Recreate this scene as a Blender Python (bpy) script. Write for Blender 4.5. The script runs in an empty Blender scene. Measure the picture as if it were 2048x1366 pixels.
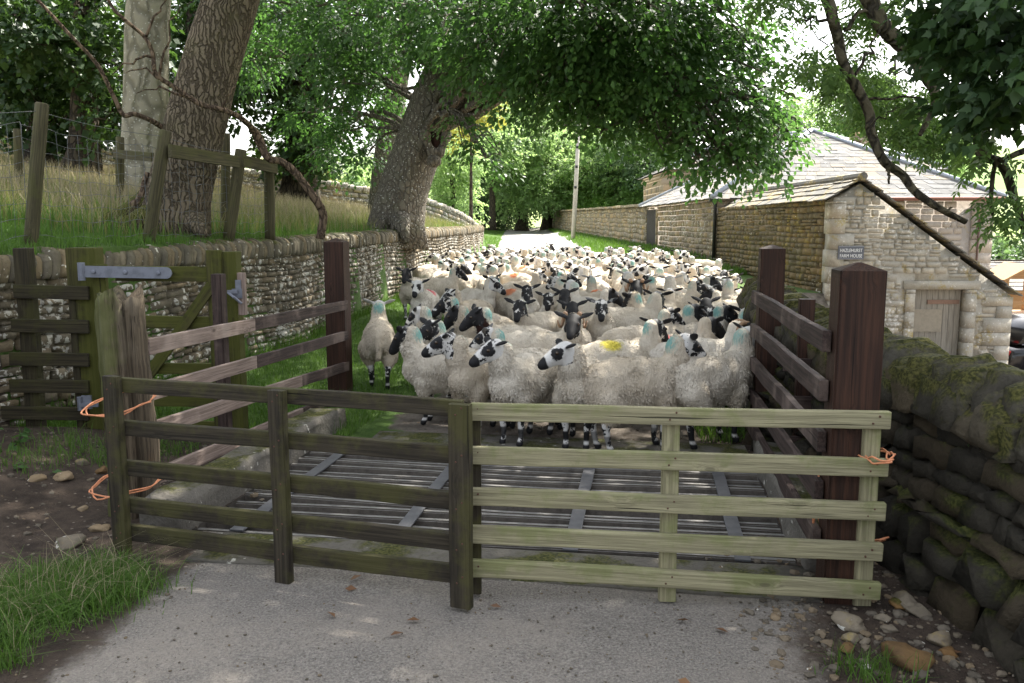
import bpy, bmesh, math, random
import numpy as np
from mathutils import Vector, Matrix, noise as mnoise
random.seed(7); RNG = np.random.default_rng(7)
scene = bpy.context.scene
col = scene.collection
R = math.radians
# ---------------------------------------------------------------- camera model
F = 1700.0; HC = 1.75; PITCH = math.atan(233/1700)
CP, SP = math.cos(PITCH), math.sin(PITCH)
def W(u, v, Y):
    """world point seen at photo pixel (u,v), standing at distance Y in front of the camera"""
    xc = (u-1024)/F; yc = -(v-683)/F
    dY = CP+yc*SP; dz = -SP+yc*CP
    k = Y/dY
    return Vector((xc*k, Y, HC+dz*k))
WALL_L = [(-6,-5.6),(0,-5.15),(4,-4.75),(7,-4.25),(9.5,-3.72),(12.4,-3.12),(15.2,-2.85),(20,-2.38),(27.6,-1.55),(37.7,-1.25),(42,-1.45)]
_wy = np.array([p[0] for p in WALL_L]); _wx = np.array([p[1] for p in WALL_L])
def xwall(Y): return np.interp(Y, _wy, _wx)
def xhouse(Y): return 8.1-0.033*np.asarray(Y)
def sstep(a, b, x):
    t = np.clip((np.asarray(x, float)-a)/(b-a), 0, 1); return t*t*(3-2*t)
def zlane(Y):
    Y = np.asarray(Y, float)
    return 0.01*np.clip(Y-7, 0, 108)-0.03*np.clip(Y-118, 0, 120)
def zground(X, Y):
    X = np.asarray(X, float); Y = np.asarray(Y, float)
    zl = zlane(Y)
    d = xwall(Y)-X
    step = 1-sstep(38, 50, Y)
    field = zl*step*0+ (1.5*step+zl*(1-step)) + 0.15*np.clip(d, 0, 26)*(1-0.5*sstep(60,120,Y)) - 0.02*np.clip(d-26, 0, 200)
    z = np.where(d > 0.06, field, zl)
    # verge rising to the house wall
    dr = xhouse(Y)-X
    z = z+np.where((d < 0), 0.35*sstep(2.6, 0.4, dr)*sstep(24, 34, Y), 0)
    # yard to the right, lower
    fall = sstep(2.45, 9.0, X)*(1-sstep(18.5, 20.5, Y)) + sstep(0.2, 0.7, -dr)*sstep(18.5, 20.5, Y)
    z = np.where(d < 0, z*(1-fall)+fall*(-1.45), z)
    z = np.where(d < 0, z-0.65*sstep(10.6, 12.3, X)*sstep(6, 13, Y), z)
    out = np.clip(X-13, 0, None)
    z = np.where(d < 0, z-0.085*np.clip(out, 0, 230), z)
    r = np.hypot(X, Y)
    right = sstep(0.25, 0.5, X/np.maximum(r, 1e-3))
    hill = right*(sstep(420, 1700, r)*150)+(1-right)*sstep(160, 1500, r)*110
    # bank on the near left
    bank = 0.16*sstep(-2.5, -3.7, X)*sstep(3.6, 4.8, Y)*(1-sstep(6.4, 7.4, Y))
    return z+hill+np.where(d < 0, bank, 0)
def G(u, v, dz=0.0):
    """ground point (raised by dz) seen at a pixel"""
    lo, hi = 1.5, 140.0
    for _ in range(60):
        mid = (lo+hi)/2; p = W(u, v, mid)
        if p.z <= float(zlane(mid))+dz: hi = mid
        else: lo = mid
    return W(u, v, hi)
# ---------------------------------------------------------------- mesh builder
class MB:
    def __init__(s): s.v=[]; s.f=[]; s.m=[]; s.n=0; s.a={}
    def add(s, V, Fs, mi=0, **att):
        V = np.asarray(V, float).reshape(-1, 3)
        Fs = [np.asarray(Fs, int)] if isinstance(Fs, np.ndarray) else [np.asarray(f, int)[None, :] for f in Fs]
        for f in Fs:
            if len(f) == 0: continue
            s.f.append(f+s.n); s.m.append(np.full(len(f), mi, np.int32))
        for k in set(list(s.a)+list(att)):
            if k not in s.a: s.a[k] = [np.zeros(s.n)] if s.n else []
            val = att.get(k, 0.0)
            s.a[k].append(np.broadcast_to(np.asarray(val, float), (len(V),)).copy())
        s.v.append(V); s.n += len(V)
        return s
    def mesh(s, name, mats, smooth=True):
        me = bpy.data.meshes.new(name)
        V = np.concatenate(s.v) if s.v else np.zeros((0, 3))
        me.vertices.add(len(V)); me.vertices.foreach_set('co', V.astype(np.float32).ravel())
        lt = np.concatenate([np.full(len(f), f.shape[1], np.int32) for f in s.f])
        lv = np.concatenate([f.ravel() for f in s.f]).astype(np.int32)
        ls = np.concatenate([[0], np.cumsum(lt)[:-1]]).astype(np.int32)
        me.loops.add(len(lv)); me.loops.foreach_set('vertex_index', lv)
        me.polygons.add(len(lt)); me.polygons.foreach_set('loop_start', ls); me.polygons.foreach_set('loop_total', lt)
        me.polygons.foreach_set('material_index', np.concatenate(s.m))
        me.polygons.foreach_set('use_smooth', np.full(len(lt), bool(smooth)))
        for k, l in s.a.items():
            at = me.attributes.new(k, 'FLOAT', 'POINT'); at.data.foreach_set('value', np.concatenate(l).astype(np.float32))
        for m in (mats if isinstance(mats, (list, tuple)) else [mats]): me.materials.append(m)
        me.update(calc_edges=True); me.validate()
        return me
    def build(s, name, mats, parent=None, loc=None, smooth=True):
        me = s.mesh(name, mats, smooth)
        o = bpy.data.objects.new(name, me); col.objects.link(o)
        if parent is not None: o.parent = parent
        if loc is not None: o.location = loc
        return o
def shift(o_mb, d):
    o_mb.v = [v+np.asarray(d, float) for v in o_mb.v]; return o_mb
def tag(o, label=None, cat=None, group=None, kind=None):
    if label: o['label'] = label
    if cat: o['category'] = cat
    if group: o['group'] = group
    if kind: o['kind'] = kind
    return o
def empty(name, loc=(0,0,0), label=None, cat=None, group=None):
    o = bpy.data.objects.new(name, None); col.objects.link(o); o.location = loc; o.empty_display_size = 0.1
    return tag(o, label, cat, group)
def copy_tree(o, parent=None):
    c = o.copy(); col.objects.link(c)
    if parent is not None: c.parent = parent
    for ch in list(o.children): copy_tree(ch, c)
    return c
def frame(t, up=Vector((0,0,1))):
    t = t.normalized()
    if abs(t.dot(up)) > 0.95: up = Vector((1,0,0))
    a = t.cross(up).normalized(); b = a.cross(t).normalized()
    return a, b
def spline(pts, n):
    """Catmull-Rom through pts (k,d) -> n points"""
    P = np.asarray(pts, float); k = len(P)
    Pe = np.vstack([2*P[0]-P[1], P, 2*P[-1]-P[-2]])
    out = []
    for t in np.linspace(0, k-1-1e-6, n):
        i = int(t); f = t-i
        p0, p1, p2, p3 = Pe[i], Pe[i+1], Pe[i+2], Pe[i+3]
        out.append(0.5*((2*p1)+(-p0+p2)*f+(2*p0-5*p1+4*p2-p3)*f*f+(-p0+3*p1-3*p2+p3)*f**3))
    return np.array(out)
def tube(pts, rad, n=10, jit=0.0, lobes=None, caps=True, seed=0):
    P = np.asarray(pts, float); k = len(P); rad = np.broadcast_to(np.asarray(rad, float), (k,))
    T = np.gradient(P, axis=0); T /= np.linalg.norm(T, axis=1)[:, None]+1e-9
    a, b = frame(Vector(T[0])); a = np.array(a); V = []
    ang = np.arange(n)*2*np.pi/n
    rs = np.random.default_rng(seed)
    for i in range(k):
        a = a-T[i]*a.dot(T[i]); a /= np.linalg.norm(a)+1e-9
        b = np.cross(T[i], a)
        r = rad[i]*(1+jit*rs.uniform(-1, 1, n))
        if lobes is not None: r = r*lobes(i/(k-1), ang)
        V.append(P[i]+np.cos(ang)[:, None]*a*r[:, None]+np.sin(ang)[:, None]*b*r[:, None])
    V = np.concatenate(V)
    i, j = np.meshgrid(np.arange(k-1), np.arange(n), indexing='ij'); j2 = (j+1) % n
    Q = np.stack([i*n+j, i*n+j2, (i+1)*n+j2, (i+1)*n+j], -1).reshape(-1, 4)
    Fs = [Q]
    if caps: return V, Q, [list(range(n))[::-1], [(k-1)*n+q for q in range(n)]]
    return V, Q, []
def add_tube(mb, pts, rad, n=10, jit=0.0, lobes=None, caps=True, mi=0, seed=0, **att):
    V, Q, C = tube(pts, rad, n, jit, lobes, caps, seed)
    base = mb.n
    mb.add(V, Q, mi, **att)
    for c in C:
        mb.f.append(np.array(c)[None, :]+base); mb.m.append(np.full(1, mi, np.int32))
BOXF = np.array([[0,3,2,1],[4,5,6,7],[0,1,5,4],[1,2,6,5],[2,3,7,6],[3,0,4,7]])
def box_v(x0,x1,y0,y1,z0,z1):
    return np.array([[x0,y0,z0],[x1,y0,z0],[x1,y1,z0],[x0,y1,z0],[x0,y0,z1],[x1,y0,z1],[x1,y1,z1],[x0,y1,z1]], float)
def add_box(mb, x0,x1,y0,y1,z0,z1, M=None, mi=0, **att):
    V = box_v(x0,x1,y0,y1,z0,z1)
    if M is not None: V = np.array([M@Vector(v) for v in V])
    mb.add(V, BOXF, mi, **att)
def bevel_box_mesh(name, L, w, t, bev=0.005, seg=8, warp=0.004, mat=None, top=None, seed=0, taper=None):
    """board along local x, width w along z, thickness t along y; centred"""
    bm = bmesh.new()
    bmesh.ops.create_cube(bm, size=1.0)
    for v in bm.verts: v.co = Vector((v.co.x*L, v.co.y*t, v.co.z*w))
    long_e = [e for e in bm.edges if abs(e.verts[0].co.x-e.verts[1].co.x) > L*0.5]
    if seg > 1: bmesh.ops.subdivide_edges(bm, edges=long_e, cuts=seg-1, use_grid_fill=True)
    if top == 'point':
        pass
    bmesh.ops.bevel(bm, geom=[e for e in bm.edges if len(e.link_faces) == 2 and e.calc_face_angle(0) > 0.5], offset=bev, segments=2, affect='EDGES', profile=0.6)
    rs = random.Random(seed); ph = rs.uniform(0, 50)
    for v in bm.verts:
        q = v.co.x*1.3+ph
        v.co.y += warp*mnoise.noise(Vector((q, 3.1, ph))); v.co.z += warp*mnoise.noise(Vector((q, 9.7, ph)))
        n2 = mnoise.noise(Vector((v.co.x*9+ph, v.co.y*30, v.co.z*30)))*0.0015
        v.co.y += n2; v.co.z += n2
    me = bpy.data.meshes.new(name); bm.to_mesh(me); bm.free()
    for p in me.polygons: p.use_smooth = False
    if mat: me.materials.append(mat)
    return me
def board(name, p0, p1, w, t, mat, parent=None, up=(0,0,1), seed=0, bev=0.005, warp=0.006, poff=None, seg=None):
    """a board from p0 to p1 (world), width w along 'up', as an object of its own"""
    p0 = Vector(p0); p1 = Vector(p1); d = p1-p0; L = d.length
    x = d.normalized(); up = Vector(up); z = (up-x*up.dot(x)).normalized(); y = z.cross(x)
    me = bevel_box_mesh(name, L, w, t, bev, seg or max(2, int(L/0.15)), warp, mat, seed=seed)
    o = bpy.data.objects.new(name, me); col.objects.link(o)
    M = Matrix((x, y, z)).transposed().to_4x4(); c = (p0+p1)/2
    if parent is not None:
        o.parent = parent; c = c-Vector(poff if poff is not None else parent.location)
    o.matrix_local = Matrix.Translation(c)@M if parent is None else Matrix.Translation(c)@M
    o.location = c; o.rotation_euler = M.to_euler()
    return o
# ---------------------------------------------------------------- node helpers
class NT:
    def __init__(s, name):
        s.m = bpy.data.materials.new(name); s.m.use_nodes = True; s.t = s.m.node_tree; s.t.nodes.clear()
        s.out = s.t.nodes.new('ShaderNodeOutputMaterial')
    def n(s, typ, **kw):
        nd = s.t.nodes.new('ShaderNode'+typ)
        for k, v in kw.items(): setattr(nd, k, v)
        return nd
    def set(s, inp, val):
        if hasattr(val, 'is_linked') or isinstance(val, bpy.types.NodeSocket): s.t.links.new(val, inp)
        elif isinstance(val, (tuple, list)) and len(val) == 3 and inp.type == 'RGBA': inp.default_value = (*val, 1)
        else: inp.default_value = val
    def obj(s): return s.n('TexCoord').outputs['Object']
    def pos(s): return s.n('NewGeometry').outputs['Position']
    def nrm(s): return s.n('NewGeometry').outputs['Normal']
    def mapping(s, vec, scale=(1,1,1), loc=(0,0,0), rot=(0,0,0)):
        m = s.n('Mapping'); s.set(m.inputs['Vector'], vec)
        m.inputs['Scale'].default_value = scale; s.set(m.inputs['Location'], loc); m.inputs['Rotation'].default_value = rot
        return m.outputs[0]
    def noise(s, vec, scale=5, detail=4, rough=0.55, dist=0.0, fac=True):
        q = s.n('TexNoise'); s.set(q.inputs['Vector'], vec); q.inputs['Scale'].default_value = scale
        q.inputs['Detail'].default_value = detail; q.inputs['Roughness'].default_value = rough; q.inputs['Distortion'].default_value = dist
        return q.outputs['Fac'] if fac else q.outputs['Color']
    def voro(s, vec, scale=5, feature='F1', out='Distance', rand=1.0):
        q = s.n('TexVoronoi', feature=feature); s.set(q.inputs['Vector'], vec); q.inputs['Scale'].default_value = scale
        q.inputs['Randomness'].default_value = rand
        return q.outputs[out]
    def math(s, op, a, b=0.0, c=None, clamp=False):
        q = s.n('Math', operation=op, use_clamp=clamp); s.set(q.inputs[0], a); s.set(q.inputs[1], b)
        if c is not None: s.set(q.inputs[2], c)
        return q.outputs[0]
    def ss(s, x, a, b):
        q = s.n('MapRange', interpolation_type='SMOOTHSTEP'); s.set(q.inputs['Value'], x)
        s.set(q.inputs['From Min'], a); s.set(q.inputs['From Max'], b)
        return q.outputs[0]
    def mix(s, f, a, b, mode='MIX'):
        q = s.n('Mix', data_type='RGBA', blend_type=mode); s.set(q.inputs[0], f); s.set(q.inputs[6], a); s.set(q.inputs[7], b)
        return q.outputs[2]
    def ramp(s, x, stops):
        q = s.n('ValToRGB'); s.set(q.inputs[0], x); e = q.color_ramp.elements
        while len(e) < len(stops): e.new(0.5)
        for i, (p, c) in enumerate(stops): e[i].position = p; e[i].color = (*c, 1)
        return q.outputs[0]
    def attr(s, name, typ='GEOMETRY', out='Fac'):
        q = s.n('Attribute', attribute_type=typ); q.attribute_name = name; return q.outputs[out]
    def sep(s, vec):
        q = s.n('SeparateXYZ'); s.set(q.inputs[0], vec); return q.outputs
    def bump(s, h, strength=0.5, dist=0.02, normal=None):
        q = s.n('Bump'); s.set(q.inputs['Height'], h); q.inputs['Strength'].default_value = strength; q.inputs['Distance'].default_value = dist
        if normal is not None: s.set(q.inputs['Normal'], normal)
        return q.outputs[0]
    def principled(s, color, rough=0.8, normal=None, spec=0.3, **kw):
        p = s.n('BsdfPrincipled'); s.set(p.inputs['Base Color'], color); s.set(p.inputs['Roughness'], rough)
        s.set(p.inputs['Specular IOR Level'], spec)
        if normal is not None: s.set(p.inputs['Normal'], normal)
        for k, v in kw.items(): s.set(p.inputs[k], v)
        return p.outputs[0]
    def done(s, sh): s.t.links.new(sh, s.out.inputs[0]); return s.m
def rnd_obj(t): return t.n('ObjectInfo').outputs['Random']
# ---------------------------------------------------------------- materials
MAT = {}
def stone_mat(name, base, dark, lich=0.5, moss=0.0, yellow=0.0, bump=0.6, white=(0.62,0.60,0.53), tv=1.0, mup=0.36, mcol=((0.030,0.036,0.008),(0.095,0.095,0.024))):
    t = NT(name); p = t.pos(); tint = t.attr('tint')
    n1 = t.noise(p, 5.5, 6, 0.62); n2 = t.noise(p, 34, 5, 0.6); n3 = t.noise(p, 1.3, 3)
    c = t.mix(t.ss(n1, 0.3, 0.7), dark, base)
    c = t.mix(t.ss(n3, 0.35, 0.7), c, tuple(x*0.75 for x in base))
    warm = tuple(np.array(base)*np.array([1.18, 0.98, 0.72]))
    c = t.mix(t.math('MULTIPLY', t.ss(tint, 0.45, 1.0), 0.6*tv), c, warm)
    c = t.mix(t.math('MULTIPLY', t.ss(tint, 0.45, 0.0), 0.55*tv), c, tuple(x*0.45 for x in base))
    c = t.mix(t.math('MULTIPLY', t.ss(n2, 0.5, 0.75), 0.45), c, tuple(x*0.5 for x in dark))
    if yellow:
        y = t.math('MULTIPLY', t.ss(t.noise(t.mapping(p, loc=(9,3,5)), 2.6, 6, 0.65), 0.60-0.14*yellow, 0.72-0.1*yellow), t.ss(n2, 0.35, 0.6))
        c = t.mix(t.math('MULTIPLY', y, 0.75), c, (0.34,0.25,0.055))
    if lich:
        l = t.voro(t.mapping(p, loc=(2,7,1)), 12.0, 'F1'); ln = t.noise(p, 20, 4, 0.7); big = t.noise(t.mapping(p, loc=(4,4,9)), 1.6, 4, 0.6)
        f = t.math('ADD', t.math('ADD', ln, t.math('MULTIPLY', big, 0.9)), t.math('MULTIPLY', l, -0.55))
        f = t.ss(f, 1.0-0.3*lich, 1.06-0.3*lich)
        c = t.mix(t.math('MULTIPLY', f, 0.85), c, white)
    if moss:
        up = t.sep(t.nrm())[2]; mn = t.noise(t.mapping(p, loc=(1,2,8)), 3.2, 6, 0.65)
        f = t.math('ADD', t.math('MULTIPLY', up, mup), mn); f = t.ss(f, 0.98-0.48*moss, 1.13-0.48*moss)
        mc = t.mix(t.ss(t.noise(p, 60, 3), 0.35, 0.65), mcol[0], mcol[1])
        c = t.mix(t.math('MULTIPLY', f, 0.92), c, mc)
    h = t.math('ADD', t.math('MULTIPLY', n1, 1.0), t.math('MULTIPLY', n2, 0.35))
    return t.done(t.principled(c, 0.93, t.bump(h, bump, 0.03), 0.15))
MAT['wall_left'] = stone_mat('lichen_stone', (0.165,0.14,0.10), (0.07,0.06,0.043), lich=0.9, moss=0.24, tv=.6, white=(0.47,0.45,0.395))
MAT['coping_left'] = stone_mat('coping_stone', (0.165,0.145,0.105), (0.075,0.066,0.047), lich=0.25, moss=0.42)
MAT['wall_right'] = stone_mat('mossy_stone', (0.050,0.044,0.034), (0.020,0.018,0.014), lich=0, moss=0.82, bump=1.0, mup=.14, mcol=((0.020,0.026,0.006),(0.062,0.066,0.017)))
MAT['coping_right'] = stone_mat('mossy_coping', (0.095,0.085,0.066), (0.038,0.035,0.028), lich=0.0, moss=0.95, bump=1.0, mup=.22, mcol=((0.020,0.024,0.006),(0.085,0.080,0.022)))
MAT['gable'] = stone_mat('gable_stone', (0.46,0.425,0.36), (0.31,0.285,0.24), lich=0.5, moss=0.0, yellow=0.5, tv=.3, white=(0.6,0.57,0.52))
MAT['lane_stone'] = stone_mat('lane_wall_stone', (0.19,0.155,0.10), (0.11,0.092,0.06), lich=0.1, moss=0.36, yellow=0.55)
MAT['house'] = stone_mat('house_stone', (0.46,0.395,0.335), (0.32,0.28,0.24), lich=0.4, yellow=0.1, tv=.35)
MAT['ashlar'] = stone_mat('ashlar_stone', (0.37,0.31,0.225), (0.27,0.225,0.165), lich=0.15)
MAT['garden'] = stone_mat('garden_wall_stone', (0.31,0.26,0.185), (0.17,0.145,0.10), lich=0.5, moss=0.0, yellow=0.3)
MAT['field_wall'] = stone_mat('field_wall_stone', (0.30,0.28,0.235), (0.13,0.12,0.10), lich=0.7, moss=0.1)
MAT['slate'] = stone_mat('roof_slate', (0.215,0.212,0.205), (0.14,0.138,0.134), lich=0.25, bump=0.35, white=(0.6,0.58,0.55))
MAT['mossslate'] = stone_mat('mossy_slate', (0.195,0.19,0.175), (0.10,0.098,0.09), lich=0.15, moss=0.0, yellow=0.8, bump=0.5)
MAT['concrete'] = stone_mat('old_concrete', (0.23,0.21,0.18), (0.13,0.12,0.10), lich=0.15, moss=0.42, bump=0.9)
MAT['rock'] = stone_mat('loose_rock', (0.25,0.21,0.155), (0.13,0.11,0.085), lich=0.25, moss=0.12, yellow=0.25)
MAT['grit'] = stone_mat('lane_grit', (0.17,0.145,0.112), (0.085,0.072,0.056), lich=0.1)
def wood_mat(name, base, dark, green=0.0, grain=1.0, rough=0.75, knots=0.6, gcol=(0.085,0.105,0.02), light=None, vert=False):
    t = NT(name); o = t.obj() if not vert else t.mapping(t.obj(), rot=(0, R(90), 0)); r = rnd_obj(t)
    off = t.n('CombineXYZ'); t.set(off.inputs[0], t.math('MULTIPLY', r, 37.0)); t.set(off.inputs[1], t.math('MULTIPLY', r, 11.0))
    v = t.n('VectorMath', operation='ADD'); t.set(v.inputs[0], o); t.set(v.inputs[1], off.outputs[0]); v = v.outputs[0]
    kv = t.mapping(v, (4.2, 0.0, 9.5)); kr = t.sep(t.voro(kv, 1.0, 'F1', 'Color'))[0]; kn = t.math('ADD', t.voro(kv, 1.0, 'F1'), t.math('MULTIPLY', t.ss(kr, 0.62, 0.60), 1.0))                 # knots bend the grain
    kf = t.ss(kn, 0.42, 0.0)
    warpv = t.n('VectorMath', operation='ADD'); t.set(warpv.inputs[0], v)
    cb = t.n('CombineXYZ'); t.set(cb.inputs[2], t.math('MULTIPLY', kf, 0.035*knots)); t.set(cb.inputs[1], t.math('MULTIPLY', kf, 0.03*knots)); t.set(warpv.inputs[1], cb.outputs[0])
    g = t.noise(t.mapping(warpv.outputs[0], (1.2, 38, 38)), 1.7, 6, 0.6, 0.4)
    g2 = t.noise(t.mapping(warpv.outputs[0], (4, 150, 150)), 1.0, 3, 0.6)
    big = t.noise(v, 2.2, 4, 0.6)
    c = t.mix(t.ss(g, 0.35, 0.68), dark, base)
    c = t.mix(t.math('MULTIPLY', t.ss(g2, 0.5, 0.75), 0.5), c, tuple(x*0.5 for x in dark))
    if light: c = t.mix(t.math('MULTIPLY', t.ss(big, 0.5, 0.72), 0.7), c, light)
    if green:
        f = t.ss(t.math('ADD', t.math('ADD', t.math('MULTIPLY', big, 0.8), t.math('MULTIPLY', t.noise(v, 14, 4, 0.7), 0.45)), t.math('MULTIPLY', t.sep(o)[2], 1.6)), 0.72-0.30*green, 0.90-0.25*green)
        c = t.mix(t.math('MULTIPLY', f, 0.55), c, gcol)
    rg = t.math('SINE', t.math('MULTIPLY', kn, 85.0)); c = t.mix(t.math('MULTIPLY', t.math('MULTIPLY', t.ss(kn, 0.28, 0.10), t.ss(rg, 0.1, 0.9)), 0.55*knots), c, tuple(x*0.7 for x in dark))
    c = t.mix(t.math('MULTIPLY', t.ss(kn, 0.13, 0.06), 0.85*knots), c, tuple(x*0.40 for x in dark))
    crk = t.noise(t.mapping(v, (0.9, 70, 70)), 1.3, 2, 0.5); c = t.mix(t.ss(crk, 0.70, 0.74), c, tuple(x*0.25 for x in dark))
    c = t.mix(t.math('MULTIPLY', t.ss(t.noise(v, 7, 5, 0.7), 0.62, 0.8), 0.35), c, tuple(x*0.5 for x in dark))
    h = t.math('ADD', t.math('ADD', g, t.math('MULTIPLY', g2, 0.5)), t.math('MULTIPLY', t.ss(crk, 0.68, 0.74), -1.2))
    return t.done(t.principled(c, rough, t.bump(h, 0.55*grain, 0.008), 0.25))
MAT['brown'] = wood_mat('brown_stained_wood', (0.054,0.0235,0.0135), (0.022,0.0100,0.0062), rough=0.62, knots=0.9)
MAT['brownrail'] = wood_mat('worn_brown_wood', (0.07,0.047,0.04), (0.03,0.02,0.017), light=(0.20,0.15,0.125), rough=0.8)
MAT['palewood'] = wood_mat('bare_pinkish_wood', (0.27,0.205,0.17), (0.15,0.11,0.09), rough=0.85, light=(0.33,0.26,0.22))
MAT['hurdle_dark'] = wood_mat('old_hurdle_wood', (0.054,0.044,0.029), (0.022,0.018,0.013), green=0.6, rough=0.85, gcol=(0.075,0.072,0.02))
MAT['hurdle_light'] = wood_mat('new_hurdle_wood', (0.335,0.305,0.185), (0.20,0.18,0.11), green=0.45, rough=0.82, gcol=(0.15,0.175,0.05))
MAT['greengate'] = wood_mat('green_gate_wood', (0.068,0.062,0.020), (0.030,0.028,0.010), green=0.9, rough=0.88, gcol=(0.078,0.085,0.012))
MAT['sidepanel'] = wood_mat('dark_panel_wood', (0.05,0.042,0.022), (0.022,0.018,0.011), green=0.45, rough=0.88, gcol=(0.05,0.05,0.013))
MAT['fieldpost'] = wood_mat('field_post_wood', (0.105,0.092,0.05), (0.05,0.043,0.025), green=0.5, rough=0.88, gcol=(0.085,0.085,0.028))
MAT['oldpost'] = wood_mat('weathered_post_wood', (0.135,0.105,0.07), (0.05,0.038,0.025), green=0.45, rough=0.9, grain=1.8, knots=0.2, light=(0.18,0.15,0.11))
MAT['door'] = wood_mat('grey_door_wood', (0.33,0.30,0.25), (0.22,0.195,0.16), rough=0.85, vert=True, knots=.3)
MAT['orangewood'] = wood_mat('play_wood', (0.42,0.24,0.11), (0.28,0.15,0.06), rough=0.7)
MAT['barn_door'] = wood_mat('barn_door_wood', (0.05,0.040,0.038), (0.025,0.02,0.02), rough=0.7, vert=True)
def plain(name, c, rough=0.6, metal=0.0, nscale=30, amt=0.3, bump=0.1, spec=0.4):
    t = NT(name); p = t.obj(); n = t.noise(p, nscale, 5, 0.65)
    cc = t.mix(t.math('MULTIPLY', t.ss(n, 0.4, 0.7), amt), c, tuple(x*0.45 for x in c))
    return t.done(t.principled(cc, rough, t.bump(n, bump, 0.01), spec, Metallic=metal))
MAT['galv'] = plain('galvanised_steel', (0.19,0.20,0.235), 0.6, 0.4, 14, 0.5)
MAT['gridbar'] = plain('cattle_grid_steel', (0.21,0.20,0.185), 0.6, 0.15, 9, 0.7)
MAT['gridflat'] = plain('grey_flat_steel', (0.125,0.125,0.13), 0.6, 0.2, 9, 0.5)
MAT['gridside'] = plain('rusted_grid_side', (0.125,0.108,0.09), 0.9, 0.0, 22, 0.7, 0.5)
MAT['twine'] = plain('orange_twine', (0.62,0.25,0.12), 0.7, 0, 60, 0.4)
MAT['wire'] = plain('fence_wire', (0.14,0.145,0.15), 0.6, 0.3)
MAT['blackmetal'] = plain('black_gutter', (0.02,0.02,0.022), 0.5)
MAT['redgutter'] = plain('red_brown_gutter', (0.16,0.055,0.03), 0.55)
MAT['carpaint'] = plain('black_car_paint', (0.012,0.012,0.014), 0.18, 0.0, 3, 0.0, 0.0, 0.6)
MAT['glass'] = plain('dark_car_glass', (0.01,0.012,0.012), 0.06, 0, 3, 0, 0, 0.8)
MAT['rubber'] = plain('tyre_rubber', (0.015,0.015,0.015), 0.85)
MAT['slide'] = plain('green_slide_plastic', (0.02,0.23,0.17), 0.4)
MAT['signgrey'] = plain('grey_sign_plate', (0.10,0.105,0.125), 0.5, 0, 20, 0.2)
MAT['white'] = plain('white_lettering', (0.8,0.8,0.8), 0.6, 0, 20, 0.1)
MAT['lead'] = plain('lead_flashing', (0.34,0.37,0.42), 0.5, 0.1, 4, 0.3)
MAT['polewood'] = plain('pale_pole_wood', (0.42,0.39,0.34), 0.8, 0, 6, 0.4)
MAT['ironplate'] = plain('brown_door_board', (0.30,0.26,0.20), 0.8, 0, 12, 0.3)
MAT['pit'] = plain('pit_soil', (0.05,0.043,0.035), 0.95, 0, 9, 0.6, 0.6)  # dark brown soil colour lining the pit
def bark_mat(name, base, dark, scale, ridge, speck=0.0, moss=0.0):
    t = NT(name); o = t.obj(); p = t.mapping(o, (1, 1, ridge))
    d = t.noise(o, 2.5, 4, 0.6); vv = t.n('VectorMath', operation='ADD'); t.set(vv.inputs[0], p)
    cb = t.n('CombineXYZ'); t.set(cb.inputs[0], t.math('MULTIPLY', d, 0.25)); t.set(cb.inputs[1], t.math('MULTIPLY', t.noise(t.mapping(o, loc=(5,5,5)), 3.5, 3), 0.25)); t.set(vv.inputs[1], cb.outputs[0])
    v = t.voro(vv.outputs[0], scale, 'DISTANCE_TO_EDGE'); n = t.noise(vv.outputs[0], scale*1.6, 6, 0.65); n2 = t.noise(o, 40, 4, 0.6)
    ridgef = t.math('ADD', t.math('MULTIPLY', t.ss(v, 0.0, 0.20), 0.6), t.math('MULTIPLY', n, 0.5))
    c = t.mix(t.ss(ridgef, 0.25, 0.8), dark, base)
    c = t.mix(t.math('MULTIPLY', t.ss(d, 0.5, 0.75), 0.4), c, tuple(np.array(base)*[0.75,0.85,0.6]))
    if speck:
        s = t.ss(t.math('ADD', t.voro(o, 16, 'F1'), t.math('MULTIPLY', t.noise(o, 9, 4, 0.7), -0.75)), -0.10*0-0.14, -0.23)
        c = t.mix(t.math('MULTIPLY', s, 0.75*speck), c, (0.55,0.54,0.48))
    if moss:
        z = t.sep(o)[2]
        f = t.ss(t.math('ADD', t.noise(o, 4, 5, 0.6), t.math('MULTIPLY', z, -0.9)), 0.62-0.4*moss, 0.8-0.4*moss)
        c = t.mix(f, c, (0.12,0.115,0.018))
    h = t.math('ADD', ridgef, t.math('MULTIPLY', n2, 0.2))
    return t.done(t.principled(c, 0.92, t.bump(h, 1.0, 0.05), 0.12))
MAT['ashbark'] = bark_mat('ridged_bark', (0.20,0.16,0.115), (0.085,0.067,0.048), 21, 0.075, 0.0, 0.0)
MAT['beechbark'] = bark_mat('smooth_grey_bark', (0.29,0.265,0.205), (0.18,0.165,0.125), 3.0, 0.4, 0.9)
MAT['bigbark'] = bark_mat('speckled_grey_bark', (0.155,0.137,0.108), (0.105,0.092,0.073), 9, 0.5, 0.85)
MAT['darkbark'] = bark_mat('dark_bark', (0.075,0.06,0.043), (0.03,0.025,0.02), 7, 0.3)
MAT['deadwood'] = bark_mat('dead_branch_bark', (0.19,0.135,0.095), (0.085,0.06,0.045), 14, 0.3)
MAT['boughbark'] = bark_mat('bough_bark', (0.10,0.085,0.055), (0.04,0.034,0.025), 12, 0.35, 0.0)
MAT['mossroot'] = stone_mat('moss_root', (0.10,0.08,0.05), (0.05,0.04,0.03), lich=0, moss=1.0)
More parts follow.
